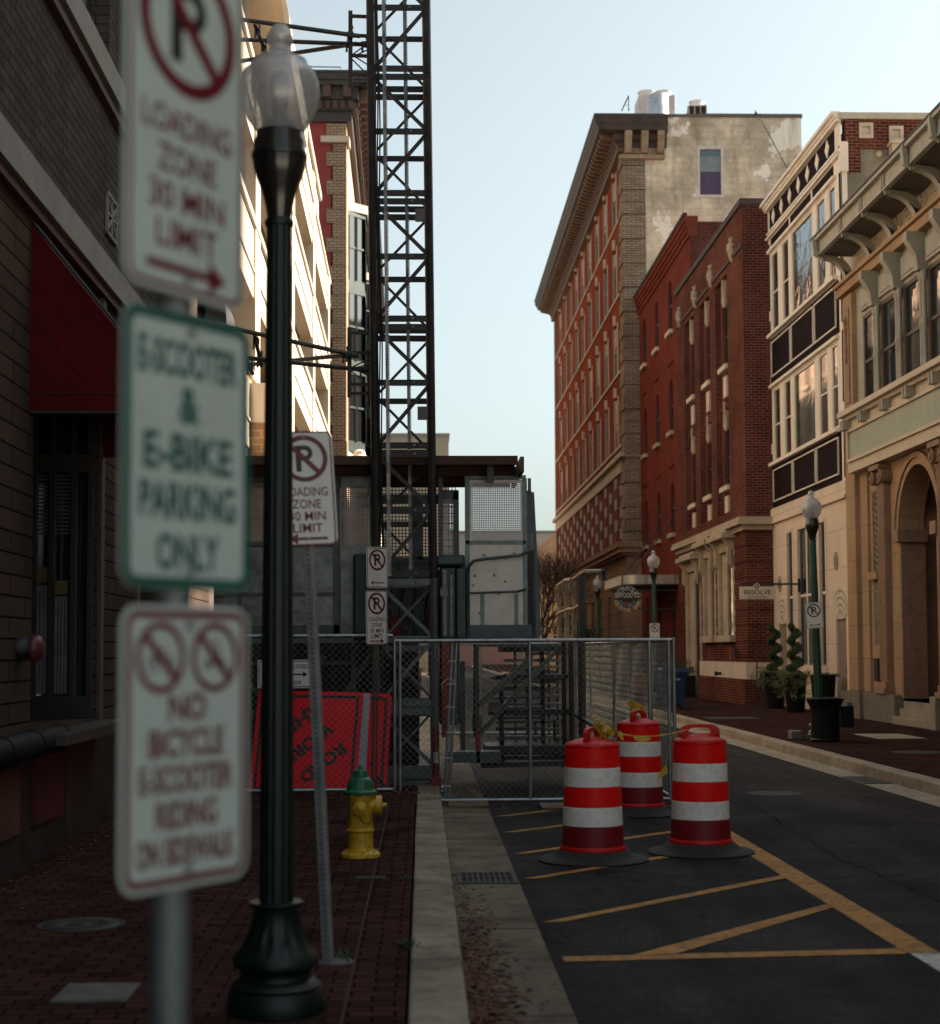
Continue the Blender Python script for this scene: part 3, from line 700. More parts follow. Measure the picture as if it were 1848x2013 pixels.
def make_lamp(label, loc, pm):
    t = thing('street_lamp', label, 'street lamp', loc)
    b = MB(); b.lathe([(.212, 0), (.214, .03), (.205, .085), (.192, .10), (.198, .113), (.176, .135), (.158, .145), (.152, .165), (.158, .182), (.185, .2), (.188, .222), (.180, .245), (.155, .27), (.128, .32), (.108, .38), (.098, .44), (.104, .452), (.118, .462), (.118, .474), (.085, .476)], 48, flute=16, famp=.07, frange=(.25, .43))
    b.build('base', pm, t, world=False)
    s = MB(); s.lathe([(.074, .47), (.071, 1.3), (.064, 2.4), (.056, 3.5)], 48, flute=16, famp=.05); s.lathe([(.05, 3.495), (.063, 3.5), (.066, 3.515), (.06, 3.53), (.05, 3.535)], 24)
    s.build('shaft', pm, t, world=False)
    c = MB(); c.lathe([(.052, 3.53), (.06, 3.58), (.068, 3.62), (.082, 3.67), (.103, 3.72), (.117, 3.77), (.121, 3.81)], 48, flute=16, famp=.025)
    c.lathe([(.112, 3.80), (.124, 3.81), (.126, 3.83), (.117, 3.845), (.117, 3.885), (.108, 3.905), (.104, 3.93), (.08, 3.93)], 32)
    c.build('capital', m_lampk, t, world=False)
    g = MB(); g.lathe([(.096, 3.92), (.118, 3.95), (.146, 3.99), (.168, 4.04), (.178, 4.09), (.176, 4.14), (.160, 4.185), (.130, 4.215), (.122, 4.225), (.122, 4.236), (.088, 4.25), (.062, 4.268), (.046, 4.285), (.044, 4.30), (.058, 4.32), (.061, 4.337), (.05, 4.355), (.044, 4.372), (.03, 4.388), (.01, 4.396)], 64)
    go = g.build('globe', m_globe, t, world=False)
    go.location.z = 3.92 * (1 - 1.085); go.scale.z = 1.085
    k = MB(); k.lathe([(.07, 3.92), (.07, 3.97), (.05, 3.985), (.034, 3.99), (.034, 4.03), (.04, 4.05), (.045, 4.15), (.03, 4.185), (.01, 4.19)], 20); k.build('bulb', M('lamp_socket', (.25, .25, .25), .5), go, world=False)
    return t
lp = at(549, 1968, 7.10)
L1 = make_lamp('nearest street lamp, dark green fluted post with frosted acorn globe', (gr(549, 1967, .15).x, 7.10, .145), m_lampg)
L1.rotation_euler = (0, R(.08), 0); L1.scale = (1, 1, .9885)
for (px, D, lab, lean) in ((1611, 28.2, 'green street lamp rising behind the black trash can', -1.1), (1290, 45.2, 'green street lamp in front of the red brick building, middle distance', -.4), (1177, 60.2, 'farthest small street lamp, in front of the tan ground floor', 0)):
    x = at(px, 1400, D).x
    c = copy_tree(L1); c.location = (x, D, .145); c['label'] = lab; c.rotation_euler = (0, R(lean), 0)
    for ch in c.children:
        if ch.name.startswith(('shaft', 'base')): ch.data = ch.data.copy(); ch.data.materials[0] = m_lampf
def lamp_sign(px, py, D, lab, rot):
    p = at(px, py, D); t = thing('no_parking_sign', lab, 'sign', (p.x, p.y - .1, p.z))
    o = sheet(t, 'plate', .305, .457, (0, 0, 0), rot, RED, draw_park('lr'))
    b = MB(); b.box(-.03, .03, .004, .03, -.15, .15); b.build('bracket', m_galv, t, world=False)
lamp_sign(1598, 1210, 28.2, 'small no parking sign on the green lamp post above the trash can', (0, R(-4), R(-8)))
lamp_sign(1286, 1241, 45.2, 'small no parking sign on the lamp post in front of the red brick building', (0, 0, R(10)))

# ================================================================== hydrant
m_hy = M('hydrant_yellow', (.62, .37, .014), .48, 0, var=.3, vs=9, grime=.75, gcol=(.13, .065, .02), bump=.6, bs=45, coat=.15)
m_hg = M('hydrant_green', (.008, .125, .062), .48, 0, var=.35, vs=9, bump=.6, bs=45, coat=.15, grime=.5, gcol=(.01, .03, .02))
hp = gr(709, 1683, .145)
t = thing('fire_hydrant', 'yellow fire hydrant with a green bonnet on the brick walk', 'fire hydrant', hp)
H = MB(); H.lathe([(.150, -.01), (.152, .012), (.146, .026), (.118, .04), (.10, .055), (.097, .07), (.094, .18), (.103, .187), (.108, .198), (.103, .21), (.094, .217), (.094, .46), (.1, .47)], 40); H.build('body', m_hy, t, world=False)
H = MB(); H.lathe([(.118, .468), (.127, .478), (.125, .492), (.112, .5), (.108, .515), (.104, .535), (.092, .57), (.072, .592), (.058, .598), (.055, .61), (.054, .645), (.048, .652), (.02, .655), (.017, .66), (.016, .685), (.01, .69)], 40, flute=10, famp=.05, frange=(.51, .59)); H.build('bonnet', m_hg, t, world=False)
H = MB(); H.lathe([(.066, .06), (.066, .112), (.074, .116), (.074, .15), (.066, .163), (.02, .165), (.016, .168), (.016, .198), (.01, .2)], 28, (0, 0, .385), axis='X'); H.build('pumper_outlet', m_hy, t, world=False)
H = MB(); H.lathe([(.05, .07), (.05, .105), (.055, .11), (.054, .125), (.045, .13), (.02, .132), (.015, .135), (.015, .155), (.01, .157)], 24, (0, 0, .37), axis='Y'); H.build('hose_outlet', m_hy, t, world=False)
H = MB(); H.path([(.115 - .0 * k, -.02 - .012 * k, .32 - .02 * math.sin(k * .8)) for k in range(9)], .004, 5); H.path([(.10, -.05, .33), (.095, -.08, .28), (.06, -.105, .25), (.02, -.12, .27), (.0, -.115, .31)], .004, 5); H.build('cap_chain', M('chain_rust', (.08, .05, .03), .7), t, world=False)
H = MB()
for k in range(8):
    a = k * math.pi / 4 + .2
    H.lathe([(.008, .03), (.008, .048), (.004, .05)], 6, (.126 * math.cos(a), .126 * math.sin(a), 0))
    H.lathe([(.007, .455), (.007, .502), (.004, .504)], 6, (.113 * math.cos(a), .113 * math.sin(a), 0))
H.build('flange_bolts', m_hy, t, world=False)

# ================================================================== traffic barrels
m_bo = M('barrel_orange_sheeting', (1.0, .012, .010), .4, 0, var=.05, vs=6, spec=.2, grime=.5, gcol=(.5, .015, .01), bump=.15, bs=20)
m_bw = M('barrel_white_sheeting', (.95, .92, .88), .35, 0, var=.06, vs=8, grime=.6, gcol=(.5, .45, .4), bump=.15, bs=20)
m_bp = M('barrel_orange_plastic', (.62, .012, .012), .4, 0, var=.1, vs=5, grime=.5, gcol=(.2, .012, .01), spec=.3, bump=.2, bs=25)
m_bd = M('barrel_faded_plastic', (.22, .004, .010), .5, 0, var=.15, vs=5)
m_rub = M('black_rubber', (.022, .022, .022), .75, 0, var=.35, vs=5, bump=.4, bs=30)
def make_barrel(label, p, rz):
    t = thing('traffic_barrel', label, 'traffic barrel', (p.x, p.y, .002), rot=(0, 0, rz))
    b = MB(); b.lathe([(.448, 0), (.45, .012), (.43, .022), (.38, .03), (.33, .045), (.30, .07), (.285, .085), (.25, .09)], 48); b.build('rubber_base', m_rub, t, world=False)
    b = MB(); b.lathe([(.268, .088), (.27, .10), (.262, .115), (.256, .12), (.254, .125)], 48); b.build('foot_rim', m_bp, t, world=False)
    z = [.122, .285, .44, .60, .755, .915]; r = [.252, .245, .239, .233, .228, .223]
    nm = ['lower_body', 'white_band', 'orange_band', 'white_band', 'orange_band']; mt = [m_bd, m_bw, m_bo, m_bw, m_bo]
    for i in range(5):
        b = MB(); b.lathe([(r[i] - .008, z[i]), (r[i], z[i] + .004), ((r[i] + r[i + 1]) / 2, (z[i] + z[i + 1]) / 2), (r[i + 1] + .001, z[i + 1] - .010), (r[i + 1] - .006, z[i + 1] - .004), (r[i + 1] - .006, z[i + 1])], 64); b.build(nm[i], mt[i], t, world=False)
    b = MB(); b.lathe([(.216, .914), (.226, .918), (.226, .93), (.218, .943), (.17, .962), (.11, .982), (.06, .992), (.01, .994)], 48); b.build('lid', m_bp, t, world=False)
    # handle: flat loop plate with an oblong hole and a bolt hole
    h = MB(); n = 14; out = []; inn = []
    for k in range(n + 1):
        a = math.pi * k / n
        out.append((-math.copysign(abs(math.cos(a)) ** .45, math.cos(a)) * -.175, .94 + .135 * math.sin(a) ** .55))
        inn.append((-math.copysign(abs(math.cos(a)) ** .6, math.cos(a)) * -.10, 1.0 + .045 * math.sin(a) ** .6))
    for y0, y1 in ((-.018, .018),):
        for k in range(n):
            (x0, z0), (x1, z1) = out[k], out[k + 1]; (a0, c0), (a1, c1) = inn[k], inn[k + 1]
            h.quad((x0, y0, z0), (x1, y0, z1), (a1, y0, c1), (a0, y0, c0)); h.quad((x0, y1, z0), (a0, y1, c0), (a1, y1, c1), (x1, y1, z1))
            h.add([(x0, y0, z0), (x1, y0, z1), (x1, y1, z1), (x0, y1, z0)], [(0, 3, 2, 1)], True); h.add([(a0, y0, c0), (a1, y0, c1), (a1, y1, c1), (a0, y1, c0)], [(0, 1, 2, 3)], True)
    h.prism([(out[0][0], -.018, .94), (out[-1][0], -.018, .94), (out[-1][0], -.018, .998), (out[0][0], -.018, .998)], (0, .036, 0))
    h.build('handle', m_bp, t, world=False, bevel=.006)
    return t
b1 = gr(1166, 1691, 0); b2 = gr(1378, 1676, 0); b3 = gr(1257, 1600, 0)
BR1 = make_barrel('nearest orange and white barrel, left in the front row', b1, R(65))
BR2 = copy_tree(BR1); BR2.location = (b2.x, b2.y, .002); BR2.rotation_euler = (0, 0, R(4)); BR2['label'] = 'orange and white barrel standing on its own beside the open lane'
BR3 = copy_tree(BR1); BR3.location = (b3.x, b3.y, .002); BR3.rotation_euler = (0, 0, R(58)); BR3['label'] = 'rear orange and white barrel touching the fence corner, partly hidden'
for b in (BR1, BR2, BR3): b['group'] = 'traffic barrels in the hatched bay'
# caution tape
m_tape = M('caution_tape', (.62, .40, .03), .5, 0, var=.2, vs=20, bump=.2)
random.seed(5)
tp = MB()
Ta = Vector((b1.x + .08, b1.y + .05, 1.05)); Tb = Vector((b2.x - .10, b2.y - .02, 1.03))
pts = []
for k in range(15):
    s = k / 14; q = Ta.lerp(Tb, s); q.z -= .055 * math.sin(math.pi * s); pts.append(q)
tp.path(pts, [.006 + .003 * math.sin(k * 2.1) for k in range(15)], 6)
def crumple(mb, c, rx, ry, rz, n):
    for _ in range(n):
        p = Vector(c) + Vector((random.gauss(0, rx), random.gauss(0, ry), random.gauss(0, rz)))
        ax = Vector((random.gauss(0, 1), random.gauss(0, 1), random.gauss(0, 1))).normalized(); bx = ax.orthogonal().normalized()
        L = random.uniform(.02, .038); W = random.uniform(.014, .028)
        cx = ax.cross(bx)
        mb.add([p - ax * L - bx * W, p - bx * W * .3 + cx * .015, p + ax * L - bx * W, p + ax * L + bx * W, p + bx * W * .4 - cx * .012, p - ax * L + bx * W], [(0, 1, 4, 5), (1, 2, 3, 4)], True)
crumple(tp, (b1.x + .14, b1.y, 1.025), .04, .02, .016, 30)
crumple(tp, (b1.x + .07, b1.y, 1.07), .02, .01, .018, 10)
crumple(tp, (b1.x + .04, b1.y, 1.13), .006, .005, .015, 3)
q = pts[5]; tp.add([q, q + Vector((.12, 0, .0)), q + Vector((.16, .01, -.03)), q + Vector((.07, -.01, -.055)), q + Vector((.02, 0, -.03))], [(0, 1, 2, 3, 4)])
tag(tp.build('caution_tape', m_tape), 'crumpled yellow tape tied between the front barrel and the right barrel', 'tape')
tp = MB(); q = Vector((b3.x - .03, b3.y - .05, 1.12))
tp.add([q + Vector((-.10, 0, .03)), q + Vector((-.03, -.02, .06)), q + Vector((.06, 0, .01)), q + Vector((.10, .02, -.06)), q + Vector((.02, -.02, -.03)), q + Vector((-.06, .01, -.01))], [(0, 1, 4, 5), (1, 2, 3, 4)], True)
tp.path([q + Vector((.05, 0, 0)), q + Vector((.14, 0, -.03)), q + Vector((.2, 0, -.09)), q + Vector((.23, 0, -.16))], .004, 5); crumple(tp, q, .02, .02, .015, 6)
tag(tp.build('caution_tape', m_tape), 'yellow tape knotted on the handle of the rear barrel', 'tape')
q = Vector((b2.x - .30, b2.y + .1, .66)); tp = MB(); tp.add([q + Vector((.03, 0, .08)), q + Vector((.045, 0, 0)), q + Vector((-.05, .01, -.06)), q + Vector((-.01, 0, .02))], [(0, 1, 2, 3)]); tp.path([q + Vector((.03, 0, .08)), q + Vector((.06, 0, .22)), q + Vector((.1, 0, .36))], .003, 5)
tag(tp.build('caution_tape', m_tape), 'loose end of yellow tape hanging beside the right barrel', 'tape')
# ================================================================== chain link fences
m_wire = M('fence_wire', (.20, .22, .22), .45, .7, var=.2, vs=6)
m_pipe = M('fence_pipe', (.34, .37, .38), .38, .75, var=.25, vs=6, bump=.1)
def fence_panel(label, a, b, z0, z1, posts, p=.075, r=.0021, mid=False, rail_top=True, rail_bot=True, jit=.0, group='chain link fence panels round the work site'):
    a = Vector((a[0], a[1], 0)); b = Vector((b[0], b[1], 0)); U = (b - a).normalized(); L = (b - a).length
    fr = F(a, U, (U.y, -U.x, 0)); t = thing('fence_panel', label, 'fence', (a.x, a.y, z0), group)
    w = MB(); chainlink(w, fr, .02, L - .02, z0 + .03, z1 - .02, p, r, jit=jit); w.build('wire_mesh', m_wire, t)
    for zz in (z1, z0 + .02): f = MB(); f.tube(fr.p(0, zz), fr.p(L, zz), .021, 10); f.build('rail', m_pipe, t)
    if False: pass
    for u in posts:
        q = MB(); q.tube(fr.p(u, z0), fr.p(u, z1 + (.03 if u in (0, L) else 0)), .02, 10); q.build('post', m_pipe, t)
    k = MB()
    n = int(L / .34)
    for i in range(1, n): k.tube(fr.p(i * L / n, z1 - .024), fr.p(i * L / n + .004, z1 + .026), .004, 4); k.tube(fr.p(i * L / n - .006, z1), fr.p(i * L / n + .006, z1), .0255, 8)
    k.build('ties', m_wire, t)
    return t
xl = at(776, 1400, 18.0).x; xr = at(1316, 1400, 18.0).x; xm = at(1042, 1400, 18.0).x
zt = at(1000, 1259, 18.0).z
fence_panel('main chain link fence panel across the closed lane, behind the front barrels', (xl, 18.0), (xr, 18.0), .02, zt, [0, .06, xm - xl, xr - xl - .22, xr - xl])
fence_panel('chain link fence in front of the orange signs, left of the hoist', (LX(17.9) + .05, 17.86), (xl - .02, 17.96), .15, at(600, 1250, 17.9).z, [0, 1.2])
xc = xr + .06
fence_panel('side run of chain link fence going back along the open lane from the corner', (xc, 18.02), (xc - .02, 23.4), .02, zt, [0, 1.75, 3.6, 5.38], jit=.012)
fence_panel('farther side run of chain link fence along the open lane', (xc - .02, 23.5), (xc - .06, 31), .02, zt, [.06, 3.1, 6.2, 7.5], p=.1, r=.0025)
fence_panel('chain link fence closing the far end of the work site', (LX(33) + .3, 33), (xc - .1, 32.6), .02, 1.85, [.1, 2, 4], p=.12, r=.003)
# the two leaning loose pipes tied inside the panel
t = thing('leaning_pipe', 'two grey pipes leaning together against the fence by the hoist mast', 'pipes', (at(884, 1570, 18.15).x, 18.15, 0))
for dx in (-4, 5):
    q = MB(); q.tube(at(878 + dx, 1574, 18.1), at(893 + dx * .9, 1264, 18.12), .019, 10); q.build('pipe', m_pipe, t)
q = MB()
for y in (1300, 1345, 1390, 1440, 1490, 1545): q.tube(at(884 + (1420 - y) * .045 - 8, y, 18.08), at(884 + (1420 - y) * .045 + 8, y, 18.08), .007, 5)
q.path([at(868, 1353, 18.05), at(869, 1344, 18.03), at(876, 1337, 18.02), at(884, 1334, 18.02), at(891, 1338, 18.02), at(897, 1347, 18.03), at(895, 1352, 18.05)], .004, 5)
q.build('wire_tie', M('pale_wire', (.7, .7, .66), .5), t)
# boards / brick under the fence foot
for i, (x0, x1, y0, y1, l) in enumerate(((1066, 1150, 1584, 1594, 'timber block under the fence foot behind the front barrel'), (882, 958, 1580, 1590, 'grey plank lying at the fence foot over the gutter'), (1330, 1350, 1590, 1600, 'small wood scrap at the fence corner'))):
    a = gr(x0, y1, 0); b = gr(x1, y0, 0); s = MB(); s.box(a.x, max(b.x, a.x + .12), a.y, b.y + .05, .0, .035); tag(s.build('timber_block', M('old_timber', (.16, .11, .075), .85, var=.35, bump=.4), bevel=.004), l, 'timber')

# ================================================================== orange construction signs
m_or = M('orange_fluorescent_sheeting', (1.0, .008, .022), .45, 0, var=.04, vs=5, spec=.2)
def quadmap(TL, TR, BR, BL):
    c = (TL + TR + BR + BL) / 4; U = ((TR - TL) + (BR - BL)) / 2; V = ((TL - BL) + (TR - BR)) / 2
    N = U.cross(V).normalized()
    if N.y > 0: N = -N
    return lambda v: c + U * (v[0] / 1.22) + V * (v[2] / 1.22) + N * (-v[1])
def roadsign(label, quad, draw, name='road_work_sign', mat=None, w=1.22, h=1.22):
    mp = quadmap(*quad); t = thing(name, label, 'sign', mp((0, 0, -h / 2)))
    p = MB(); P = rrect(w, h, .05); p.prism([FR0.p(x, z, .002) for x, z in P], (0, .005, 0)); p.v = [tuple(mp(v)) for v in p.v]; p.build('panel', mat or m_or, t)
    L = {}
    draw(lambda k: L.setdefault(k, MB()), FR0)
    for k, mb in L.items():
        mb.v = [tuple(mp(v)) for v in mb.v]; mb.build(k, m_signk, t)
def d_work(L, fr):
    border(L('border'), fr, 1.22, 1.22, .08, .045, .035, .004)
    for s, x, z, w in (('ROAD', .21, -.24, .60), ('WORK', .01, -.03, .68), ('AHEAD', -.19, .18, .84)): text(L('lettering'), fr, s, x, z, .155, w, .004, R(221), .045)
def d_b(L, fr):
    border(L('border'), fr, 1.22, 1.22, .08, .045, .035, .004)
    text(L('lettering'), fr, 'K', .50, -.47, .16, None, .004, R(221)); text(L('lettering'), fr, 'WOR', -.1, .1, .16, None, .004, R(221))
Yb, Yt = 18.14, 18.42
roadsign('front fluorescent orange square sign stood on its side against the fence, road work ahead', (at(508, 1357, Yt), at(716, 1361, Yt), at(698, 1564, Yb), at(489, 1560, Yb)), d_work)
roadsign('second fluorescent orange square sign behind the first, its right border showing past the thin post', (at(566, 1359, Yt + .07), at(771, 1363, Yt + .07), at(759, 1568, Yb + .07), at(552, 1563, Yb + .07)), d_b)
roadsign('third orange sign whose lower edge peeks out under the front orange sign', (at(560, 1380, Yt + .1), at(742, 1382, Yt + .1), at(728, 1573, Yb - .02 + .05), at(606, 1570, Yb + .03)), lambda L, fr: border(L('border'), fr, 1.22, 1.22, .08, .045, .03, .004))
s = MB(); s.prism([at(640, 1362, Yt + .035), at(728, 1363, Yt + .035), at(717, 1560, Yb + .035), at(640, 1560, Yb + .035)], (0, .01, 0))
tag(s.build('white_board', M('pale_board', (.5, .5, .54), .5, grime=.2, gcol=(.3, .3, .3))), 'pale grey board edge wedged between the orange signs', 'board')
t = thing('sidewalk_closed_sign', 'white sidewalk closed sign with double arrow on the fence above the orange signs', 'sign', at(562, 1352, 17.8))
Fs = F(at(562, 1325, 17.82) - Vector((0, 0, at(562, 1325, 17.82).z)), (1, 0, 0), (0, -1, 0)); z = at(562, 1325, 17.82).z
p = MB(); p.prism([Fs.p(x, z + zz, 0) for x, zz in rrect(.62, .312, .012)], (0, .004, 0)); p.build('panel', m_signw, t)
k = MB()
A = rrect(.60, .292, .03); B = rrect(.58, .272, .022)
for i in range(len(A)):
    j = (i + 1) % len(A); k.quad(Fs.p(A[i][0], z + A[i][1], .003), Fs.p(A[j][0], z + A[j][1], .003), Fs.p(B[j][0], z + B[j][1], .003), Fs.p(B[i][0], z + B[i][1], .003))
k.build('border', m_signk, t)
k = MB(); text(k, Fs, 'SIDEWALK CLOSED', 0, z + .083, .045, .50, .003); text(k, Fs, 'USE OTHER SIDE', 0, z - .095, .042, .34, .003); k.build('lettering', m_signk, t)
k = MB(); arrow(k, Fs, 0, z - .005, .48, .016, 'lr', .003); k.build('arrow', m_signk, t)

# ================================================================== hoist mast
m_mast = M('mast_steel_dark', (.036, .036, .038), .5, .5, var=.5, vs=4, grime=.35, gcol=(.07, .04, .025), bump=.5)
m_mast2 = M('mast_steel_grey', (.12, .135, .14), .5, .6, var=.3, vs=4, bump=.2)
m_rack = M('rack_steel', (.20, .20, .20), .4, .6, var=.7, vs=5, grime=.6, gcol=(.10, .03, .02))
m_redp = M('red_painted_steel', (.25, .018, .028), .5, .2, var=.3, vs=5, grime=.3)
YF, YR = 18.78, 19.42
def mxx(side, z): return (-.535 if side == 0 else .132) - .0088 * (z - 1.7)
t = thing('hoist_mast', 'tall dark lattice hoist mast rising past the top of the picture', 'hoist mast', (-.2, 19.1, .05))
zj = [at(800, y, YF).z for y in (1390, 1137)]; ZJ0 = zj[0]; SEC = 1.508
def lv(k): return ZJ0 + k * SEC
for (mat, k0, k1, nm) in ((m_mast2, -1, 1, 'base_section'), (m_mast, 1, 7, 'upper_section')):
    for k in range(k0, k1):
        z0 = max(lv(k), .12); z1 = lv(k + 1); zm = (lv(k) + z1) / 2
        s = MB(); 
        for sd_ in (0, 1):
            for yy in (YF, YR):
                s.tube((mxx(sd_, z0), yy, z0 + .004), (mxx(sd_, z1), yy, z1 - .004), .052 if yy == YF else .038, 8)
        for z_, hh in ((z0 + .05 if k >= 0 else z0 + .15, .052), (z1 - .05, .052)):
            for yy in (YF - .03, YR + .03): s.bar((mxx(0, z_), yy, z_), (mxx(1, z_), yy, z_), .012, hh * 1.45)
            for sd_ in (0, 1): s.bar((mxx(sd_, z_), YF, z_), (mxx(sd_, z_), YR, z_), .03, hh)
        s.bar((mxx(0, zm), YF - .032, zm + .04), (mxx(1, zm), YF - .032, zm + .04), .012, .074)
        s.bar((mxx(0, zm), YR + .032, zm - .07), (mxx(1, zm), YR + .032, zm - .07), .012, .07)
        a0, a1 = mxx(0, zm) + .05, mxx(1, zm) - .03
        if k >= 0 or True:
            s.bar((a0, YF - .014, z1 - .09), (a1, YF - .014, zm + .08), .012, .046); s.bar((a1, YF - .014, zm - .0), (a0 + .02, YF - .014, z0 + .09), .012, .046)
            s.bar((a1, YR + .014, z1 - .09), (a0, YR + .014, zm + .04), .012, .032); s.bar((a0, YR + .014, zm - .06), (a1, YR + .014, z0 + .09), .012, .032)
            for sd_ in (0, 1): s.bar((mxx(sd_, zm), YF, z0 + .1), (mxx(sd_, zm), YR, z1 - .1), .02, .02)
        s.build(nm, mat, t)
        b = MB()
        for z_ in (z0 + .05, z1 - .05, zm + .04):
            if z_ < .3: continue
            b.lathe([(.017, 0), (.017, .012), (.012, .018)], 8, (mxx(1, z_) - .20, YF - .038, z_), axis='Y')
        b.build('bolts', m_rack, t)
for (dx, yy, z0) in ((.155, YF - .055, at(766, 1255, YF).z if False else at(760, 1133, YF).z), (.40, YR - .02, at(760, 1133, YF).z)):
    s = MB(); X0 = mxx(0, z0) + dx; zt_ = 10.4; X1 = mxx(0, zt_) + dx
    s.bar((X0, yy, z0), (X1, yy, zt_), .036, .036, (0, 1, 0))
    n = int((zt_ - z0) / .0315)
    for i in range(n):
        z_ = z0 + i * .0315; x_ = X0 + (X1 - X0) * (z_ - z0) / (zt_ - z0) + .017
        s.add([(x_, yy - .014, z_), (x_ + .016, yy - .014, z_ + .006), (x_ + .016, yy - .014, z_ + .013), (x_, yy - .014, z_ + .019), (x_, yy + .014, z_), (x_ + .016, yy + .014, z_ + .006), (x_ + .016, yy + .014, z_ + .013), (x_, yy + .014, z_ + .019)], [(0, 1, 2, 3), (0, 4, 5, 1), (1, 5, 6, 2), (2, 6, 7, 3)])
    s.build('gear_rack', m_rack, t)
# cable and hose down the mast
s = MB()
for k_ in range(3):
    s.path([(mxx(0, z_) + .05 + .02 * k_ + .012 * math.sin(z_ * 2.3 + k_), YF - .06 - .02 * k_, z_) for z_ in [1.2 + .45 * i for i in range(20)]], .009, 6)
s.build('power_cable', M('cable_rubber', (.008, .008, .008), .5), t)
s = MB()
for z_ in (lv(2) + .35, lv(4) - .3): s.box(mxx(1, z_) - .16, mxx(1, z_) - .05, YF - .05, YF - .04, z_, z_ + .16)
s.build('warning_label', M('label_grey_worn', (.12, .12, .12), .6, grime=.5), t)
# foot jack
x_ = at(857, 1500, 18.6).x
j = MB(); j.tube(at(856, 1431, 18.62), at(857, 1524, 18.62), .030, 12); j.tube(at(856, 1434, 18.62), at(856, 1440, 18.62), .04, 12)
a = at(857, 1543, 18.62); j.box(a.x - .06, a.x + .06, 18.56, 18.68, a.z - .08, a.z + .09); j.box(a.x - .085, a.x + .085, 18.60, 18.66, a.z + .045, a.z + .07); j.box(a.x - .085, a.x + .085, 18.60, 18.66, a.z - .06, a.z - .035)
jo = j.build('foot_jack', m_redp, t, bevel=.004)
j = MB(); j.tube(at(857, 1478, 18.615), at(857, 1500, 18.615), .0315, 12); j.tube((a.x, 18.62, a.z - .08), (a.x, 18.62, .02), .024, 12); j.box(a.x - .09, a.x + .09, 18.53, 18.71, 0, .02); j.build('white_sticker', M('worn_white', (.55, .55, .5), .6, grime=.5), jo)
# base cross beams at ground
j = MB(); zb = at(800, 1555, YF).z; j.box(-.56, .16, YF + .05, YF + .12, zb - .05, zb + .1); j.box(-.56, .16, YR - .1, YR, .1, .28); j.box(-.62, .25, YF - .1, YR + .15, .02, .08); j.build('base_beam', m_mast2, t)

# ties from the mast back to the wall
m_scaf = M('scaffold_tube', (.06, .062, .06), .5, .5, var=.5, vs=8, grime=.3, gcol=(.12, .07, .04), bump=.2)
def coupler(mb, p, ax=(1, 0, 0)):
    p = Vector(p); ax = Vector(ax)
    mb.tube(p - ax * .04, p + ax * .04, .042, 8)
    for s in (-1, 1): mb.tube(p + Vector((.025 * s, -.05, .0)), p + Vector((.025 * s, -.03, .085 * s)), .008, 5); mb.tube(p + Vector((.025 * s, -.03, .06 * s)), p + Vector((.025 * s, -.03, .1 * s)), .014, 6)
def tie(label, ys, vb, tubes, cross):
    t = thing('mast_tie', label, 'scaffold tubes', at(690, sum(vb) / 2, 19.1), 'tube ties from the mast to the building')
    f = MB(); xv, (ya, yb) = ys[0], vb; Yp = 19.1
    A = at(xv, ya, Yp); B = at(xv, yb, Yp); f.bar(A, B, .05, .05)
    xm_ = at(735, ya, Yp).x
    zs = [A.z - .06, A.z - .30, (A.z * .42 + B.z * .58), B.z + .05, B.z + .16]
    for z_ in zs: f.bar((A.x, Yp, z_), (xm_, Yp, z_ - .01), .035, .035)
    for za, zb in ((zs[1] - .05, zs[2]), (zs[2] - .03, zs[3] + .12)): f.tube((A.x + .02, Yp - .02, zb if za > zb and False else zs[2]), (xm_, Yp - .02, za), .009, 5)
    f.tube((A.x + .02, Yp + .05, zs[2]), (xm_, Yp + .05, A.z - .42), .009, 5); f.tube((A.x + .02, Yp - .02, zs[2]), (xm_, Yp - .02, zs[3] + .18), .009, 5); f.tube((A.x + .02, Yp + .05, zs[2] - .03), (xm_, Yp + .05, zs[3] + .05), .009, 5)
    f.build('bracket', m_mast, t)
    for (p0, p1) in tubes:
        q = MB(); q.tube(p0, p1, .027, 10); q.build('tube', m_scaf, t)
    c = MB()
    for p0, p1 in tubes:
        coupler(c, Vector(p1) - (Vector(p1) - Vector(p0)).normalized() * .12)
    for p0, p1 in cross:
        c.tube(p0, p1, .0245, 10); coupler(c, Vector(p0).lerp(Vector(p1), .25), (0, 0, 1)); coupler(c, Vector(p0).lerp(Vector(p1), .8), (0, 0, 1))
    c.build('couplers', m_scaf, t)
def wallpt(px, py, Yw):   # a point on the west wall whose line of sight continues a tube
    z = at(px, py, Yw).z; return Vector((LX(Yw), Yw, z))
def ext(px0, py0, Ya, px1, py1, Yb_):
    """tube seen from (px0,py0) to (px1,py1), run on to the wall line"""
    a = at(px0, py0, Ya); b = at(px1, py1, Yb_); k = (LX(a.y) - a.x) / (b.x - a.x); return (a + (b - a) * k, b)
tie('upper tube tie from the mast towards the left building', [689], (22, 172), [ext(480, 39, 18.9, 708, 71, 19.05), ext(480, 78, 19.6, 735, 88, 19.12), ext(480, 119, 20.4, 700, 86, 19.15)], [(at(501, 48, 19.2), at(524, 108, 19.6))])
tie('lower tube tie from the mast towards the left building', [687], (644, 781), [ext(380, 628, 18.6, 705, 700, 19.05), ext(560, 710, 20.4, 690, 697, 19.15), ext(480, 703, 19.2, 733, 729, 19.12)], [(at(500, 655, 19.1), at(514, 720, 19.4)), (at(470, 672, 19.5), at(497, 735, 19.2))])

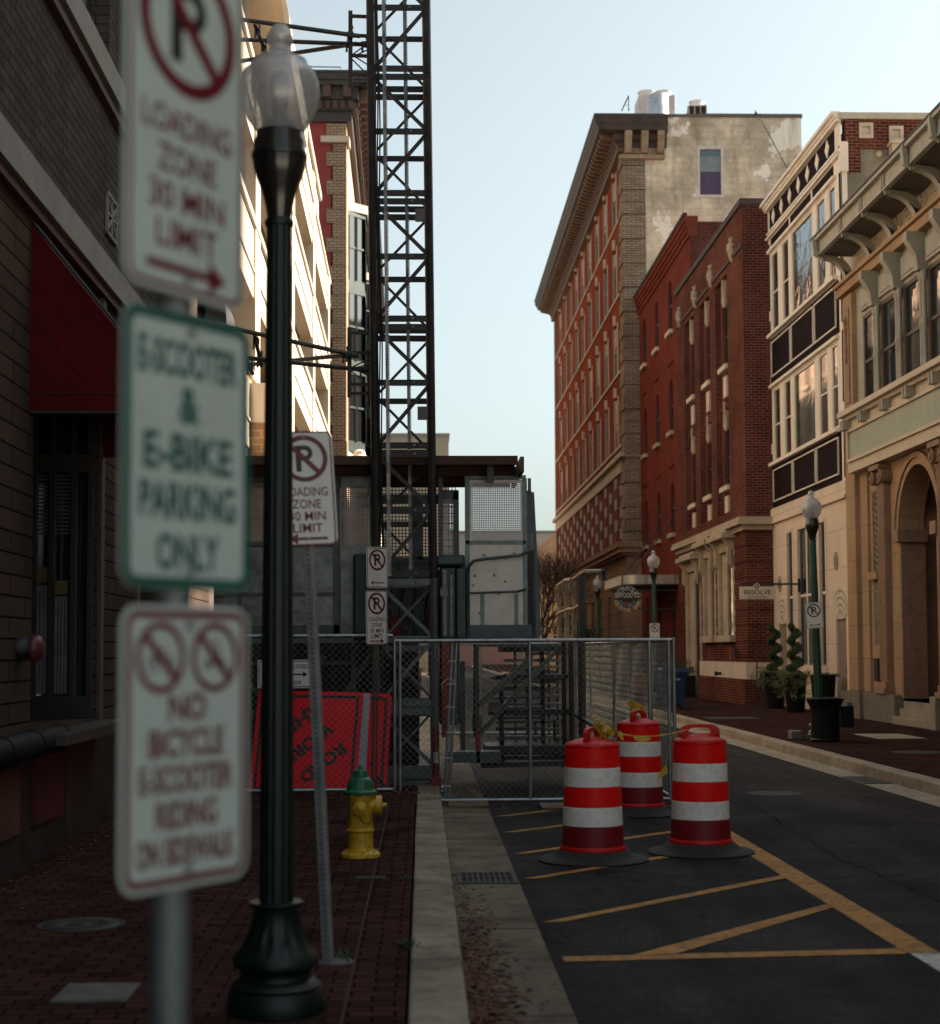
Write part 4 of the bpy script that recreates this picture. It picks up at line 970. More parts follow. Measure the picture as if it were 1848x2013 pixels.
# ================================================================== work platform, cages, canopy
m_sheet = M('galvanised_sheet', (.21, .225, .225), .42, .65, var=.5, vs=3.5, grime=.6, gcol=(.06, .045, .035), bump=1.0, bs=5)
m_sheetl = M('galvanised_sheet_bright', (.50, .47, .44), .42, .5, var=.18, vs=2.2, grime=.4, gcol=(.22, .18, .15), bump=1.0, bs=4)
m_frame = M('platform_frame', (.10, .115, .12), .5, .55, var=.35, vs=5, grime=.3)
m_perf = MPerf('perforated_sheet', (.28, .28, .28), .026, .54)
m_perfb = MPerf('perforated_sheet_bright', (.42, .41, .43), .022, .50)
m_expd = MPerf('expanded_metal', (.10, .10, .10), .042, .72, .6, .4)
m_grn = M('machine_green', (.006, .042, .032), .45, .1, var=.3, vs=4, grime=.25, coat=.2)
m_wood = M('canopy_timber', (.20, .095, .055), .8, var=.35, vs=2, stretch=(1, 8, 8), bump=.4)
t = thing('work_platform', 'galvanised work platform with perforated side sheets behind the mast', 'work platform', at(720, 1255, 19.8))
Y = 19.75
def P(name, mat, rects, Y=Y, dep=.03, bevel=0, parent=None):
    s = MB()
    for r_ in rects:
        yy = r_[4] if len(r_) > 4 else Y; s.pbox(*r_[:4], yy, dep)
    return s.build(name, mat, parent or t, bevel=bevel)
P('solid_sheet', m_sheet, [(420, 1068, 655, 1228)], Y + .03, .006)
P('perforated_sheet', m_perf, [(420, 948, 655, 1066)], Y + .03, .004)
P('solid_sheet', m_sheet, [(670, 935, 740, 956), (670, 956, 677, 1072), (726, 956, 740, 1072), (670, 1072, 740, 1250)], Y + .02, .008)
P('perforated_sheet', m_perf, [(677, 956, 726, 1072)], Y + .024, .004)
P('frame', m_frame, [(420, 937, 655, 946), (420, 1064, 655, 1074), (420, 1164, 660, 1171), (655, 935, 668, 1262), (606, 1166, 615, 1300), (420, 1228, 668, 1250), (468, 1166, 475, 1250), (732, 938, 740, 1255)], Y - .02, .04, .004)
# sheets seen behind the mast
P('perforated_sheet', m_expd, [(740, 952, 900, 1095)], 20.25, .004)
P('solid_sheet', m_frame, [(739, 972, 900, 990), (805, 990, 832, 1100), (740, 1095, 905, 1110), (740, 1108, 862, 1250)], 20.24, .008)
P('perforated_sheet', m_perf, [(866, 982, 892, 1100)], 19.9, .004)
P('tall_sheet', m_frame, [(892, 966, 902, 1255), (862, 964, 902, 982)], 19.9, .01)
P('frame', m_frame, [(862, 935, 871, 1100)], 19.72, .04, .003)
# green drive cabinets
s = MB(); a = at(694, 1258, 19.45); b = at(732, 1088, 19.45); s.box(a.x, b.x, 19.45, 19.7, a.z, b.z); a = at(864, 1425, 19.5); b = at(903, 1112, 19.5); s.box(a.x, b.x, 19.5, 20.3, a.z, b.z)
a = at(895, 1260, 19.44); b = at(919, 1115, 19.44); s.box(a.x, b.x, 19.44, 19.9, a.z, b.z)
s.build('green_cabinet', m_grn, t, bevel=.03)
s = MB(); a = at(858, 1112, 19.4); b = at(914, 1090, 19.4); s.box(a.x, b.x, 19.4, 19.9, a.z, b.z); s.build('cabinet_lid', M('blue_grey_lid', (.06, .09, .10), .45, .2), t, bevel=.03)
s = MB(); s.pbox(871, 1120, 878, 1250, 19.43, .03); s.pbox(885, 1130, 890, 1250, 19.43, .03); s.pbox(866, 1155, 880, 1172, 19.42, .02); s.build('control_gear', M('gear_grey', (.2, .21, .2), .5, .3, var=.5, vs=9), t)
s = MB()
for (a_, b_, c_, d_, yy) in ((766, 1210, 790, 1255, 19.95), (838, 1200, 846, 1262, 19.6), (868, 1260, 884, 1450, 19.35), (842, 1192, 852, 1330, 19.55), (850, 1255, 862, 1340, 19.5), (935, 1436, 945, 1500, 19.6)): s.pbox(a_, b_, c_, d_, yy, .05)
s.build('red_gear', m_redp, t, bevel=.008)
s = MB(); random.seed(4)
for _ in range(26):
    x = random.uniform(748, 900); y = random.uniform(1115, 1250); w = random.uniform(3, 12); h = random.uniform(3, 22); s.pbox(x, y, x + w, y + h, random.uniform(19.7, 20.2), .06)
s.build('machinery', M('machinery_dark', (.035, .035, .035), .5, .4, var=.7, vs=12), t)
s = MB()
for k in range(5): s.path([at(760 + 25 * k, 1110 + 5 * k, 19.9), at(770 + 24 * k, 1160, 19.6), at(758 + 26 * k, 1200, 19.7), at(772 + 22 * k, 1250, 19.6)], .012, 6)
s.build('cables', M('cable_black', (.01, .01, .01), .5), t)
# deck slab and under-structure
a = at(420, 1262, 19.6); b = at(1050, 1248, 19.6); s = MB(); s.box(a.x, b.x, 19.6, 21.6, a.z - .02, b.z - .03); s.build('deck', m_frame, t)
s = MB()
for (x, y0) in ((480, 1262), (690, 1262), (745, 1262), (905, 1300)): s.pbox(x, y0, x + 9, 1475, 20.6, .06)
s.pbox(420, 1300, 700, 1308, 20.55, .05); s.pbox(420, 1395, 905, 1410, 20.9, .05); s.pbox(880, 1478, 985, 1500, 19.6, .4)
for (x0, y0, x1, y1) in ((420, 1265, 540, 1400), (655, 1400, 740, 1270), (545, 1380, 640, 1290)): s.bar(at(x0, y0, 20.5), at(x1, y1, 20.5), .04, .05)
s.build('under_frame', m_frame, t)
# right-hand cage
c = thing('access_cage', 'upright sheet metal cage with perforated upper panel beside the open sky', 'access cage', at(975, 1255, 19.6))
t = c; Yc = 19.55
P('perforated_sheet', m_perfb, [(926, 950, 1024, 1062)], Yc + .02, .004)
o = P('solid_sheet', m_sheetl, [(922, 943, 1030, 950), (922, 950, 927, 1064), (1024, 950, 1030, 1064), (922, 1070, 1030, 1232)], Yc + .018, .006)
P('frame', M('frame_teal_grey', (.16, .20, .20), .45, .5, var=.3, vs=6), [(915, 935, 923, 1258), (1029, 940, 1036, 1232), (915, 1062, 1034, 1070), (920, 934, 1034, 942), (945, 1167, 952, 1230), (1012, 1167, 1019, 1230)], Yc, .04, .003)
P('toe_board', m_frame, [(918, 1228, 1046, 1258)], Yc - .02, .03)
P('side_sheet', m_frame, [(1036, 965, 1045, 1256)], Yc + .3, .5)
P('frame', m_frame, [(905, 1100, 911, 1258), (905, 1168, 916, 1173), (1038, 940, 1044, 965)], Yc + .1, .04)
s = MB(); s.path([at(920, 1258, Yc - .12), at(920, 1130, Yc - .12), at(922, 1113, Yc - .12), at(931, 1103, Yc - .13), at(945, 1100, Yc - .13), at(1020, 1092, Yc - .14), at(1044, 1082, Yc + .1)], .019, 8)
s.path([at(920, 1166, Yc - .12), at(1015, 1163, Yc - .14), at(1045, 1156, Yc + .1)], .014, 8)
s.tube(at(1046, 1085, Yc), at(1050, 1256, Yc), .024, 8)
s.bar(at(1034, 965, Yc + .2), at(1057, 1256, Yc + .1), .05, .05); s.bar(at(1046, 968, Yc + .5), at(1060, 1250, Yc + .4), .05, .05)
s.path([at(908, 1104, Yc), at(912, 1108, Yc), at(916, 1120, Yc)], .014, 6)
s.build('handrail', m_frame, t)
dn = MB(); random.seed(9)
for _ in range(9):
    p_ = at(random.uniform(930, 1020), random.uniform(1075, 1225), Yc + .017); dn.lathe([(.018, 0), (.012, .006), (.004, .009)], 10, p_, axis='Y')
dn.build('dents', m_sheetl, t)
# timber canopy
t = thing('timber_canopy', 'brown timber plank canopy over the work platform, its end hanging past the cage', 'canopy', at(760, 905, 19.6))
s = MB(); zc = at(900, 905, 18.95).z
xa = at(400, 905, 19).x
for k in range(6):
    yy = 18.95 + k * .34; xb = at(1012, 900, 19).x + (-.02, .03, -.01, .02, .0, .03)[k]
    s.box(xa, xb, yy, yy + .31, zc - .01 + (k % 2) * .004, zc + .035 + (k % 2) * .004)
s.build('planks', m_wood, t, bevel=.004)
s = MB()
s.box(xa, xb, 18.90, 18.945, zc - .055, zc + .05)
for yy in (19.5, 20.2, 20.9): s.box(xa, xb + .02, yy, yy + .04, zc - .12, zc - .012)
s.build('bearers', M('bearer_timber', (.09, .045, .03), .85, var=.3), t)
s = MB(); s.box(xb + .03, xb + .075, 18.9, 20.9, zc - .14, zc + .04); s.build('end_board', M('end_board', (.14, .085, .06), .8, var=.3), t)
s = MB()
for px in (640, 738, 962):
    a_ = at(px, 905, 19.3); s.box(a_.x - .03, a_.x + .05, 19.25, 19.33, at(px, 940, 19.3).z - .05, zc - .02)
s.build('posts', m_frame, t)
# stair tower of tubes below and beyond the cage
t = thing('stair_frame', 'tube stair frame with green brace under the access cage', 'stair frame', at(1030, 1480, 20.4))
P('green_frame', m_grn, [(931, 1266, 1098, 1272, 19.7), (931, 1332, 939, 1340, 19.7)], 19.7, .05)
s = MB(); s.tube(at(936, 1268, 19.7), at(936, 1448, 19.7), .034, 10); s.bar(at(940, 1446, 19.66), at(1090, 1282, 19.66), .05, .055); s.bar(at(938, 1388, 19.95), at(1040, 1300, 19.95), .06, .08); s.build('green_brace', m_grn, t)
dk = MB(); lt = MB()
for (x, y0, y1, Y_, r_) in ((985, 1340, 1500, 20.3, .032), (1066, 1280, 1490, 21.0, .028), (1108, 1262, 1510, 20.4, .03), (1122, 1262, 1515, 20.1, .03), (1140, 1262, 1520, 19.9, .028), (1052, 1415, 1480, 21.6, .02), (1090, 1415, 1490, 21.2, .02)): dk.tube(at(x, y0, Y_), at(x + 2, y1, Y_), r_, 8)
for y, x0, x1 in ((1330, 985, 1118), (1398, 970, 1125), (1402, 960, 1125), (1470, 960, 1125), (1480, 955, 1125), (1490, 970, 1125)): dk.bar(at(x0, y, 20.4), at(x1, y, 20.4), .05, .05)
for y, x0, x1 in ((1285, 1040, 1110), (1298, 990, 1108), (1311, 1000, 1108), (1326, 990, 1108), (1354, 990, 1108), (1383, 990, 1106), (1433, 975, 1104), (1340, 1000, 1108), (1367, 1010, 1106), (1419, 975, 1104), (1448, 975, 1104)): lt.tube(at(x0, y + .5, 21.2), at(x1, y, 21.2), .019, 8)
for (x0, y0, x1, y1, Y_) in ((975, 1327, 1112, 1337, 20.5), (965, 1397, 1122, 1407, 20.4), (955, 1466, 1128, 1482, 20.2), (985, 1268, 1108, 1282, 20.9)): dk.pbox(x0, y0, x1, y1, Y_, .9)
dk.bar(at(1125, 1402, 20.4), at(1172, 1430, 19.2), .04, .04); dk.bar(at(945, 1505, 19.9), at(1128, 1500, 19.9), .07, .06)
for x in (1012, 1035, 1078, 1095): dk.tube(at(x, 1268, 21.3), at(x + 2, 1490, 21.3), .016, 6)
for k in range(7): dk.pbox(965 + k * 2, 1330 + k * 20, 1062 + k * 2, 1334 + k * 20, 20.9 - k * .12, .22)
dk.build('frame', M('tube_dark', (.03, .034, .034), .5, .4, var=.4), t); lt.build('guard_rails', M('rail_light', (.62, .58, .52), .55, .1), t)
# handrail gate of tubes along the lane
t = thing('tube_barrier', 'tall barrier of rusty tubes with a blue capped top rail beyond the fence', 'barrier', (2.04, 20.5, 0))
m_rt = M('rusty_tube', (.46, .35, .25), .6, .3, var=.5, vs=6, grime=.3, gcol=(.12, .05, .02))
s = MB(); z1 = at(1143, 1127, 20.5).z; z2 = at(1143, 1190, 20.5).z
s.path([(2.04 + .26, 20.4, z1 + .02), (2.04 + .05, 20.45, z1 + .02), (2.04, 20.6, z1 - .01), (2.04, 21.6, z1 - .03), (2.04, 22.8, z1 + .01), (2.04, 24.2, z1 - .02)], .03, 8)
s.path([(2.04, 20.5, z2 + .02), (2.04, 21.4, z2 - .02), (2.04, 22.6, z2), (2.04, 24.2, z2 - .03)], .026, 8); s.build('rail', m_rt, t)
for i, yy in enumerate((20.5, 21.5, 22.6, 23.9)):
    s = MB(); s.tube((2.04, yy, .05), (2.04, yy, z1 - .02), .045 if i == 0 else .034, 8)
    if i: s.tube((2.07, yy + .25, .05), (2.05, yy + .15, z1 - .06), .018, 6); s.path([(2.0, yy, z1), (1.98, yy, z1 - .12), (2.04, yy, z1 - .35)], .012, 6)
    s.build('post', m_rt if i else m_frame, t)
s = MB(); s.tube((2.29, 20.4, z1 + .02), (2.33, 20.39, z1 + .02), .032, 10); s.tube((2.32, 20.4, z1 + .03), (2.325, 20.4, z1 - .09), .022, 8); s.build('blue_cap', M('blue_cap', (.01, .04, .12), .5), t)
# dark box added behind the hoist so the view through the fence stays dark
t = thing('dark_backing_box', 'dark green black site container standing behind the hoist base', 'dark filler', (-1.5, 22.2, 0))
s = MB(); s.box(LX(24) + .1, -.05, 22.2, 24.6, .1, 1.95); s.build('body', M('backing_box_dark', (.016, .022, .02), .7, .2, var=.4, vs=3), t, bevel=.02)
s = MB()
for k in range(16): s.box(LX(24) + .2 + k * .17, LX(24) + .27 + k * .17, 22.16, 22.2, .2, 1.85)
s.build('ribs', M('backing_box_rib', (.022, .028, .026), .6, .2), t)
# clutter on the ground inside the fence
t = thing('timber_cribbing', 'stacked timber blocks under the hoist base behind the leaning pipes', 'timber', gr(920, 1560, 0))
s = MB()
for (x0, y0, x1, y1, Y_) in ((913, 1540, 930, 1560, 18.7), (905, 1556, 935, 1570, 18.7), (930, 1405, 948, 1440, 19.9), (962, 1380, 985, 1400, 20.2)): s.pbox(x0, y0, x1, y1, Y_, .25)
s.build('blocks', M('old_timber2', (.22, .16, .11), .85, var=.35, bump=.4), t, bevel=.006)
# ================================================================== building materials
m_glass = MGlass('window_glass', (.015, .018, .02), .05, .15)
m_glassw = MGlass('old_window_glass', (.03, .035, .035), .03, .9)
m_dark = M('interior_dark', (.012, .012, .012), .9)
m_frd = M('dark_window_frame', (.02, .02, .022), .5)
m_red1 = MBrick('red_brick_flat', (.245, .060, .034), (.195, .046, .028), (.17, .08, .055), .22, .075, .006, .8, .3, .2, .4, grime=.35, gcol=(.10, .03, .02), gs=.35)
m_red2 = MBrick('painted_red_brick', (.195, .050, .037), (.165, .043, .033), (.16, .055, .042), .22, .075, .005, .75, .35, .2, .5, grime=.4, gcol=(.11, .03, .025), gs=.5)
m_brown = MBrick('dark_red_brick', (.125, .032, .024), (.066, .020, .016), (.19, .11, .085), .23, .08, .011, .8, .6, .3, .6, grime=.4, gcol=(.03, .012, .01), gs=.8)
m_tan = MBrick('tan_brick', (.36, .25, .165), (.30, .21, .14), (.16, .12, .085), .30, .10, .009, .8, .4, .15, .4, grime=.3, gcol=(.14, .10, .07))
m_quoin = MBrick('grey_tan_quoin_brick', (.36, .29, .21), (.26, .205, .15), (.10, .08, .06), .40, .11, .016, .8, .5, .2, .5, grime=.35, gcol=(.12, .1, .08))
m_stone = M('limestone', (.42, .34, .25), .8, var=.18, vs=1.2, bump=.3, bs=25, grime=.45, gcol=(.16, .12, .085))
m_stonew = M('pale_stone_trim', (.60, .50, .40), .75, var=.12, vs=1.5, grime=.25, gcol=(.3, .23, .17))
m_cream = MBrick('cream_stone_blocks', (.68, .56, .45), (.62, .51, .41), (.34, .26, .2), 2.3, .92, .007, .65, .15, .06, .5, off=.3, grime=.15, gcol=(.5, .38, .28))
m_creamp = M('cream_paint', (.74, .66, .57), .65, var=.08, vs=2, grime=.35, gcol=(.48, .39, .31), spec=.15)
m_bank = MBrick('bank_sandstone', (.37, .25, .16), (.325, .22, .14), (.16, .105, .07), 1.5, .75, .006, .75, .2, .12, .6, off=.4, grime=.3, gcol=(.28, .17, .10))
m_bankd = M('bank_brown_stone', (.24, .145, .095), .75, var=.18, vs=1.5, grime=.45)
m_bankg = M('bank_sage_paint', (.31, .29, .235), .6, var=.12, vs=2, grime=.5, gcol=(.15, .13, .10))
m_bankc = M('bank_cream_paint', (.48, .40, .30), .6, var=.1, vs=2, grime=.4, gcol=(.34, .27, .2))
m_gran = M('dark_granite', (.15, .13, .11), .7, var=.25, vs=6, bump=.2, grime=.3)
def MLouv(name, col, pitch=.06):
    m, nt, b = newmat(name); uv, pos, sp = walluv(nt)
    w = node(nt, 'ShaderNodeTexWave', wave_type='BANDS', bands_direction='Z'); w.inputs['Scale'].default_value = 1 / pitch / 3.14159 * 1.57; w.inputs['Distortion'].default_value = 0
    nt.links.new(pos, w.inputs[0]); c = mixcol(nt, w.outputs[1], tuple(x * .55 for x in col), col); nt.links.new(c, b.inputs['Base Color']); b.inputs['Roughness'].default_value = .8; b.inputs['Specular IOR Level'].default_value = .1
    bumpn(nt, b, w.outputs[1], .8, .02); return m
m_louv = MLouv('purple_black_louvre', (.020, .009, .011))
def MParge():
    """old party wall: grey render over block courses, with pale patches where it has been repaired"""
    m, nt, b = newmat('patched_render'); uv, pos, sp = walluv(nt)
    br = node(nt, 'ShaderNodeTexBrick'); nt.links.new(uv, br.inputs['Vector']); br.inputs['Scale'].default_value = 1
    for i, c in (('Color1', (.80, .72, .57)), ('Color2', (.72, .65, .51)), ('Mortar', (.55, .5, .4))): br.inputs[i].default_value = (*c, 1)
    br.inputs['Brick Width'].default_value = .75; br.inputs['Row Height'].default_value = .30; br.inputs['Mortar Size'].default_value = .012; br.inputs['Mortar Smooth'].default_value = .6
    a = ramp(nt, noise(nt, pos, .55, 8, .72), .40, .62, (.60, .58, .54), (1.1, 1.08, 1.02))
    c = mixcol(nt, 1.0, br.outputs[0], a, 'MULTIPLY')
    p = ramp(nt, noise(nt, pos, .42, 7, .6), .53, .55); c = mixcol(nt, p, c, (.95, .90, .78))
    st = node(nt, 'ShaderNodeMapping'); st.inputs['Scale'].default_value = (1.6, 1.6, .18); nt.links.new(pos, st.inputs[0])
    s2 = ramp(nt, noise(nt, st.outputs[0], 1.4, 6), .52, .7, (1, 1, 1), (.66, .64, .6)); c = mixcol(nt, 1.0, c, s2, 'MULTIPLY')
    nt.links.new(c, b.inputs['Base Color']); b.inputs['Roughness'].default_value = .9; bumpn(nt, b, noise(nt, pos, 9, 8, .7), .5, .02); return m
m_parge = MParge()
m_tin = M('old_metal_cornice', (.05, .036, .028), .6, .1, var=.4, vs=1.5, grime=.5, gcol=(.035, .025, .02))
m_roof = M('roof_tar', (.06, .06, .06), .9)

def FE(X): return F((X, 0, 0), (0, 1, 0), (-1, 0, 0))
def FS(Y): return F((0, Y, 0), (1, 0, 0), (0, -1, 0))
FWT = F((-2.75, 0, 0), (-LT, 1, 0), (1, LT, 0))

ZREF[0] = 72; ZF[0] = 1.018
# ================================================================== EAST: big six storey hotel-like block (Y 72-110)
X = 9.25; fr = FE(X); Y0, Y1 = 72.0, 110.0
t = thing('corner_block', 'tall red brick block with a heavy dark bracketed cornice and checkered lower storeys', 'building', (X, Y0, 0))
rows = [21.25, 17.9, 14.4, 11.05]; cols = [75.4 + 3.78 * k for k in range(9)]
ops = [(c - .95, c + .95, z, z + 2.35) for z in rows for c in cols]
w = MB(); facade(w, fr, Y0 + 1.3, Y1, 10.45, 24.3, ops, .1); shell(w, X, X + 8.2, Y0 + .02, Y1, 0, 25.2, 'ENT'); w.build('wall', m_red1, t)
w = MB(); facade(w, fr, Y0, Y1, 0.1, 5.9, [(c - .65, c + .65, 1.6 if i % 3 else .1, 4.3) for i, c in enumerate(cols)], .35); shell(w, X, X + .95, Y0, Y0 + 1, .1, 5.9, 'S'); w.build('ground_storey', m_tan, t)
for i, c in enumerate(cols):
    z0 = 1.6 if i % 3 else .1
    sash(t, fr, c - .65, c + .65, z0, 4.3, -.34, m_frd, m_glass, 1)
    s = MB(); s.fbox(fr, c - .85, c + .85, z0 - .12, z0, 0, .1); s.build('sill', m_stone, t)
s = MB()
for k in range(7): s.fbox(fr, Y0 + .01, Y1, .9 + k * .62, .93 + k * .62, -.01, .004)
s.build('rustic_joint', m_joint, t)
random.seed(8); m_blindp = M('blind_pale', (.42, .37, .31), .8, var=.2)
m_wtrim = M('window_trim_beige', (.38, .295, .22), .7, var=.1)
for z in rows:
    for c in cols:
        f = MB()
        f.fbox(fr, c - .95, c - .62, z, z + 2.35, -.1, .025); f.fbox(fr, c + .88, c + .95, z, z + 2.35, -.1, .01)
        o = f.build('window', m_wtrim, t)
        g = MB(); g.fbox(fr, c - .62, c + .88, z, z + 2.35, -.09, -.07); g.build('pane', m_glass, o)
        g = MB(); g.fbox(fr, c - .62, c + .88, z + 1.1, z + 1.17, -.07, -.045); g.fbox(fr, c + .16, c + .22, z, z + 2.35, -.07, -.05); g.build('glazing_bar', m_frd, o)
        if random.random() < .4: g = MB(); g.fbox(fr, c - .6, c + .85, z + 2.3 - random.choice((.6, .9, 1.4)), z + 2.3, -.069, -.062); g.build('blind', m_blindp, o)
        k = MB(); k.fbox(fr, c - .1, c + .12, z + 2.36, z + 2.8, 0, .12); k.build('keystone', m_stonew, o)
s = MB()
for z in rows: s.fbox(fr, Y0 + 1.3, Y1, z - .15, z - .03, 0, .07)
s.build('sill_course', m_stone, t)
# quoined corner pier
s = MB()
nq = 34
for k in range(nq):
    za = 5.9 + k * .54; d = .0 if k % 2 else .05
    if za > 23.8: break
    s.box(X - .04 - d, X + 1.0, Y0 - .02 - d, Y0 + 1.3, za + .015, min(za + .525, 24.2))
s.box(X + .0, X + .95, Y0 + .03, Y0 + 1.25, 5.9, 24.2); s.build('quoins', m_quoin, t)
s = MB(); s.fbox(fr, Y1 - 1.0, Y1 + .05, 5.9, 24.2, 0, .06); s.build('quoins', m_quoin, t)
# stone band, checkered piers, belt
s = MB(); s.fbox(fr, Y0 + 1.31, Y1, 9.75, 10.42, 0, .08); s.fbox(fr, Y0 - .06, Y1, 10.3, 10.5, 0, .28); s.build('stone_band', m_stone, t)
w = MB(); pit = [(75.4 + 1.89 + 3.78 * k / 1.0 - 3.78, ) for k in range(10)]
ops = [(73.35 + 2.1 * k + 1.1, 73.35 + 2.1 * (k + 1), 6.75, 9.7) for k in range(17)]
facade(w, fr, Y0 + 1.3, Y1, 6.5, 9.76, ops, .04); w.build('lower_wall', m_red1, t)
s = MB(); g = MB(); r_ = MB()
for k in range(17):
    a = 73.35 + 2.1 * k
    for j in range(6):
        if j % 2 == k % 2: s.fbox(fr, a - .0, a + 1.1, 6.78 + j * .49, 6.78 + (j + 1) * .49, 0, .012)
    g.fbox(fr, a + 1.1, a + 2.1, 6.75, 9.7, -.06, -.03)
    r_.fbox(fr, a + 1.1, a + 1.2, 6.75, 9.7, -.03, -.002)
s.build('stone_blocks', M('block_tan', (.27, .19, .13), .8, var=.2), t); g.build('panes', m_dark, t); r_.build('frame', m_tan, t)
s = MB()
for i, (za, zb, w_) in enumerate(((5.9, 6.02, .22), (6.02, 6.12, .42), (6.12, 6.25, .38), (6.25, 6.35, .5), (6.35, 6.5, .44))): s.box(X - w_, X + .99, Y0 - w_, Y1, za, zb)
s.build('belt_cornice', m_tan, t)
# main cornice
s = MB()
prof = [(0, 23.95), (.16, 23.95), (.2, 24.2), (.42, 24.28), (.5, 24.52), (1.15, 24.62), (1.22, 24.8), (1.34, 24.95), (1.34, 25.12), (1.38, 25.14), (1.38, 25.3), (0, 25.45)]
n = len(prof)
ring = []
for (w_, z) in prof: ring.append([(X - w_, Y1 + .3 * w_, z), (X - w_, Y0 - w_ * .45 if w_ else Y0, z), (X + 2.0 if w_ else X + 2.0, Y0 - w_ * .45 if w_ else Y0, z)])
vs = [p for r__ in ring for p in r__]
fs = []
for i in range(n - 1):
    for j in range(2): fs.append((i * 3 + j, i * 3 + j + 1, (i + 1) * 3 + j + 1, (i + 1) * 3 + j))
fs.append(tuple(i * 3 for i in range(n))); fs.append(tuple(i * 3 + 2 for i in range(n)))
s.add(vs, fs); s.build('cornice', m_tin, t)
s = MB(); yy = Y0 + .1
m_brk = M('cornice_bracket_ochre', (.12, .075, .042), .6, 0, var=.3, vs=3)
while yy < Y1:
    s.prism([(X - .0, yy, 23.9), (X - .22, yy, 23.95), (X - .34, yy, 24.3), (X - .95, yy, 24.42), (X - 1.05, yy, 24.62), (X, yy, 24.62)], (0, .28, 0)); yy += .62
s.build('bracket', m_brk, t)
s = MB()
for k in range(3): s.prism([(X + .05 + k * .75, Y0, 23.6), (X + .05 + k * .75, Y0 - .25, 23.7), (X + .05 + k * .75, Y0 - .5, 24.4), (X + .05 + k * .75, Y0 - .5, 24.6), (X + .05 + k * .75, Y0, 24.6)], (.32, 0, 0))
s.box(X - .2, X + 1.9, Y0 - .2, Y0, 23.45, 23.62); s.box(X + .02, X + 1.7, Y0 - .06, Y0, 23.62, 24.5); s.build('end_console', M('console_ochre', (.30, .22, .14), .65, var=.3, vs=3), t)
s = MB(); s.fbox(fr, Y0 - .1, Y1, 23.78, 23.95, 0, .26); s.build('bed_mould', m_brk, t)
# party wall (faces the camera)
fs_ = FS(Y0)
w = MB(); facade(w, fs_, X + .99, X + 8.25, 0.1, 25.35, [(12.72, 13.82, 21.85, 23.98)], .12); w.quad((X + 8.25, Y0, 0), (X + 8.25, Y0 + 20, 0), (X + 8.25, Y0 + 20, 25.35), (X + 8.25, Y0, 25.35)); w.build('party_wall', m_parge, t)
s = MB(); s.box(X + .99, X + 8.3, Y0 - .04, Y0 + .3, 25.35, 25.47); s.box(X + 3.6, X + 8.3, Y0 - .05, Y0 + .2, 25.35, 25.5); s.build('coping', M('coping_brown', (.13, .11, .09), .7), t)
w = MB(); w.fbox(fs_, X + 1.0, X + 1.5, 5, 23.5, 0, .01)
f = MB()
for (a, b, c, d_) in ((12.66, 12.78, 21.78, 24.05), (13.76, 13.88, 21.78, 24.05), (12.78, 13.76, 21.78, 21.9), (12.78, 13.76, 23.92, 24.05)): f.fbox(fs_, a, b, c, d_, -.1, .03)
o = f.build('window', M('window_white', (.62, .58, .52), .5), t)
g = MB(); g.fbox(fs_, 12.78, 13.76, 21.9, 23.92, -.10, -.08); g.build('pane', MGlass('sky_glass', (.06, .10, .13), .06), o)
g = MB(); g.fbox(fs_, 12.80, 13.74, 22.95, 23.62, -.078, -.07); g.build('blind', M('blind_grey', (.22, .28, .28), .8), o)
g = MB()
for k in range(12): g.fbox(fs_, 12.80 + k * .078, 12.80 + (k + 1) * .078 - .004, 21.92, 22.93, -.078, -.066 + .006 * (k % 2))
g.build('curtain', M('curtain_mauve', (.10, .075, .14), .9, var=.25, vs=9), o)
ZREF[0] = None; ZF[0] = 1.0
# roof plant
def fanbox(label, x0, x1, y, z0, z1, fans, r=.45, tank=None, grill=False):
    q = thing('rooftop_unit', label, 'rooftop unit', (x0, y, 25.4), 'air handling units on the block roof')
    s = MB(); s.box(x0, x1, y, y + 1.6, z0, z1); s.build('housing', M('hvac_white', (.58, .56, .52), .5, .2, grime=.2), q, bevel=.02)
    for cx in fans:
        s = MB(); s.lathe([(r * .95, z1), (r * .9, z1 + .08), (r * 1.02, z1 + .26), (r * 1.05, z1 + .32), (r * .9, z1 + .33), (r * .8, z1 + .25), (.02, z1 + .22)], 24, (cx, y + .6, 0)); s.build('fan_cowl', M('hvac_cowl', (.66, .62, .58), .4, .4), q)
    if grill:
        s = MB()
        for i in range(4): s.box(x1 - .95 + i * .3, x1 - .92 + i * .3, y - .02, y, z0 + .1, z1 - .1)
        for i in range(4): s.box(x1 - .95, x1 - .02, y - .03, y - .01, z0 + .1 + i * .4, z0 + .14 + i * .4)
        s.build('grille', m_stonew, q); s = MB(); s.box(x1 - .98, x1 - .01, y - .008, y + .1, z0 + .08, z1 - .08); s.build('grille_opening', m_dark, q)
p0 = at(1256, 186, 77); p1 = at(1327, 186, 77)
fanbox('white double fan unit on the roof of the tall block', p0.x, p1.x, 77, 25.4, at(1256, 186, 77).z, [p0.x + .46, p0.x + 1.28], .42)
p0 = at(1357, 205, 79); p1 = at(1390, 205, 79)
fanbox('single fan unit with dark grille on the roof of the tall block', p0.x, p1.x, 79, 25.4, p0.z, [(p0.x + p1.x) / 2], .38, grill=True)
p0 = at(1294, 222, 74.5); s = MB(); s.lathe([(.50, 25.4), (.5, at(1294, 190, 74.5).z), (.47, at(1294, 190, 74.5).z + .04), (.02, at(1294, 190, 74.5).z + .05)], 28, (p0.x, 74.5, 0)); tag(s.build('roof_tank', M('bright_tin', (.6, .62, .64), .3, .7)), 'shiny round tank in front of the double fan unit', 'tank')
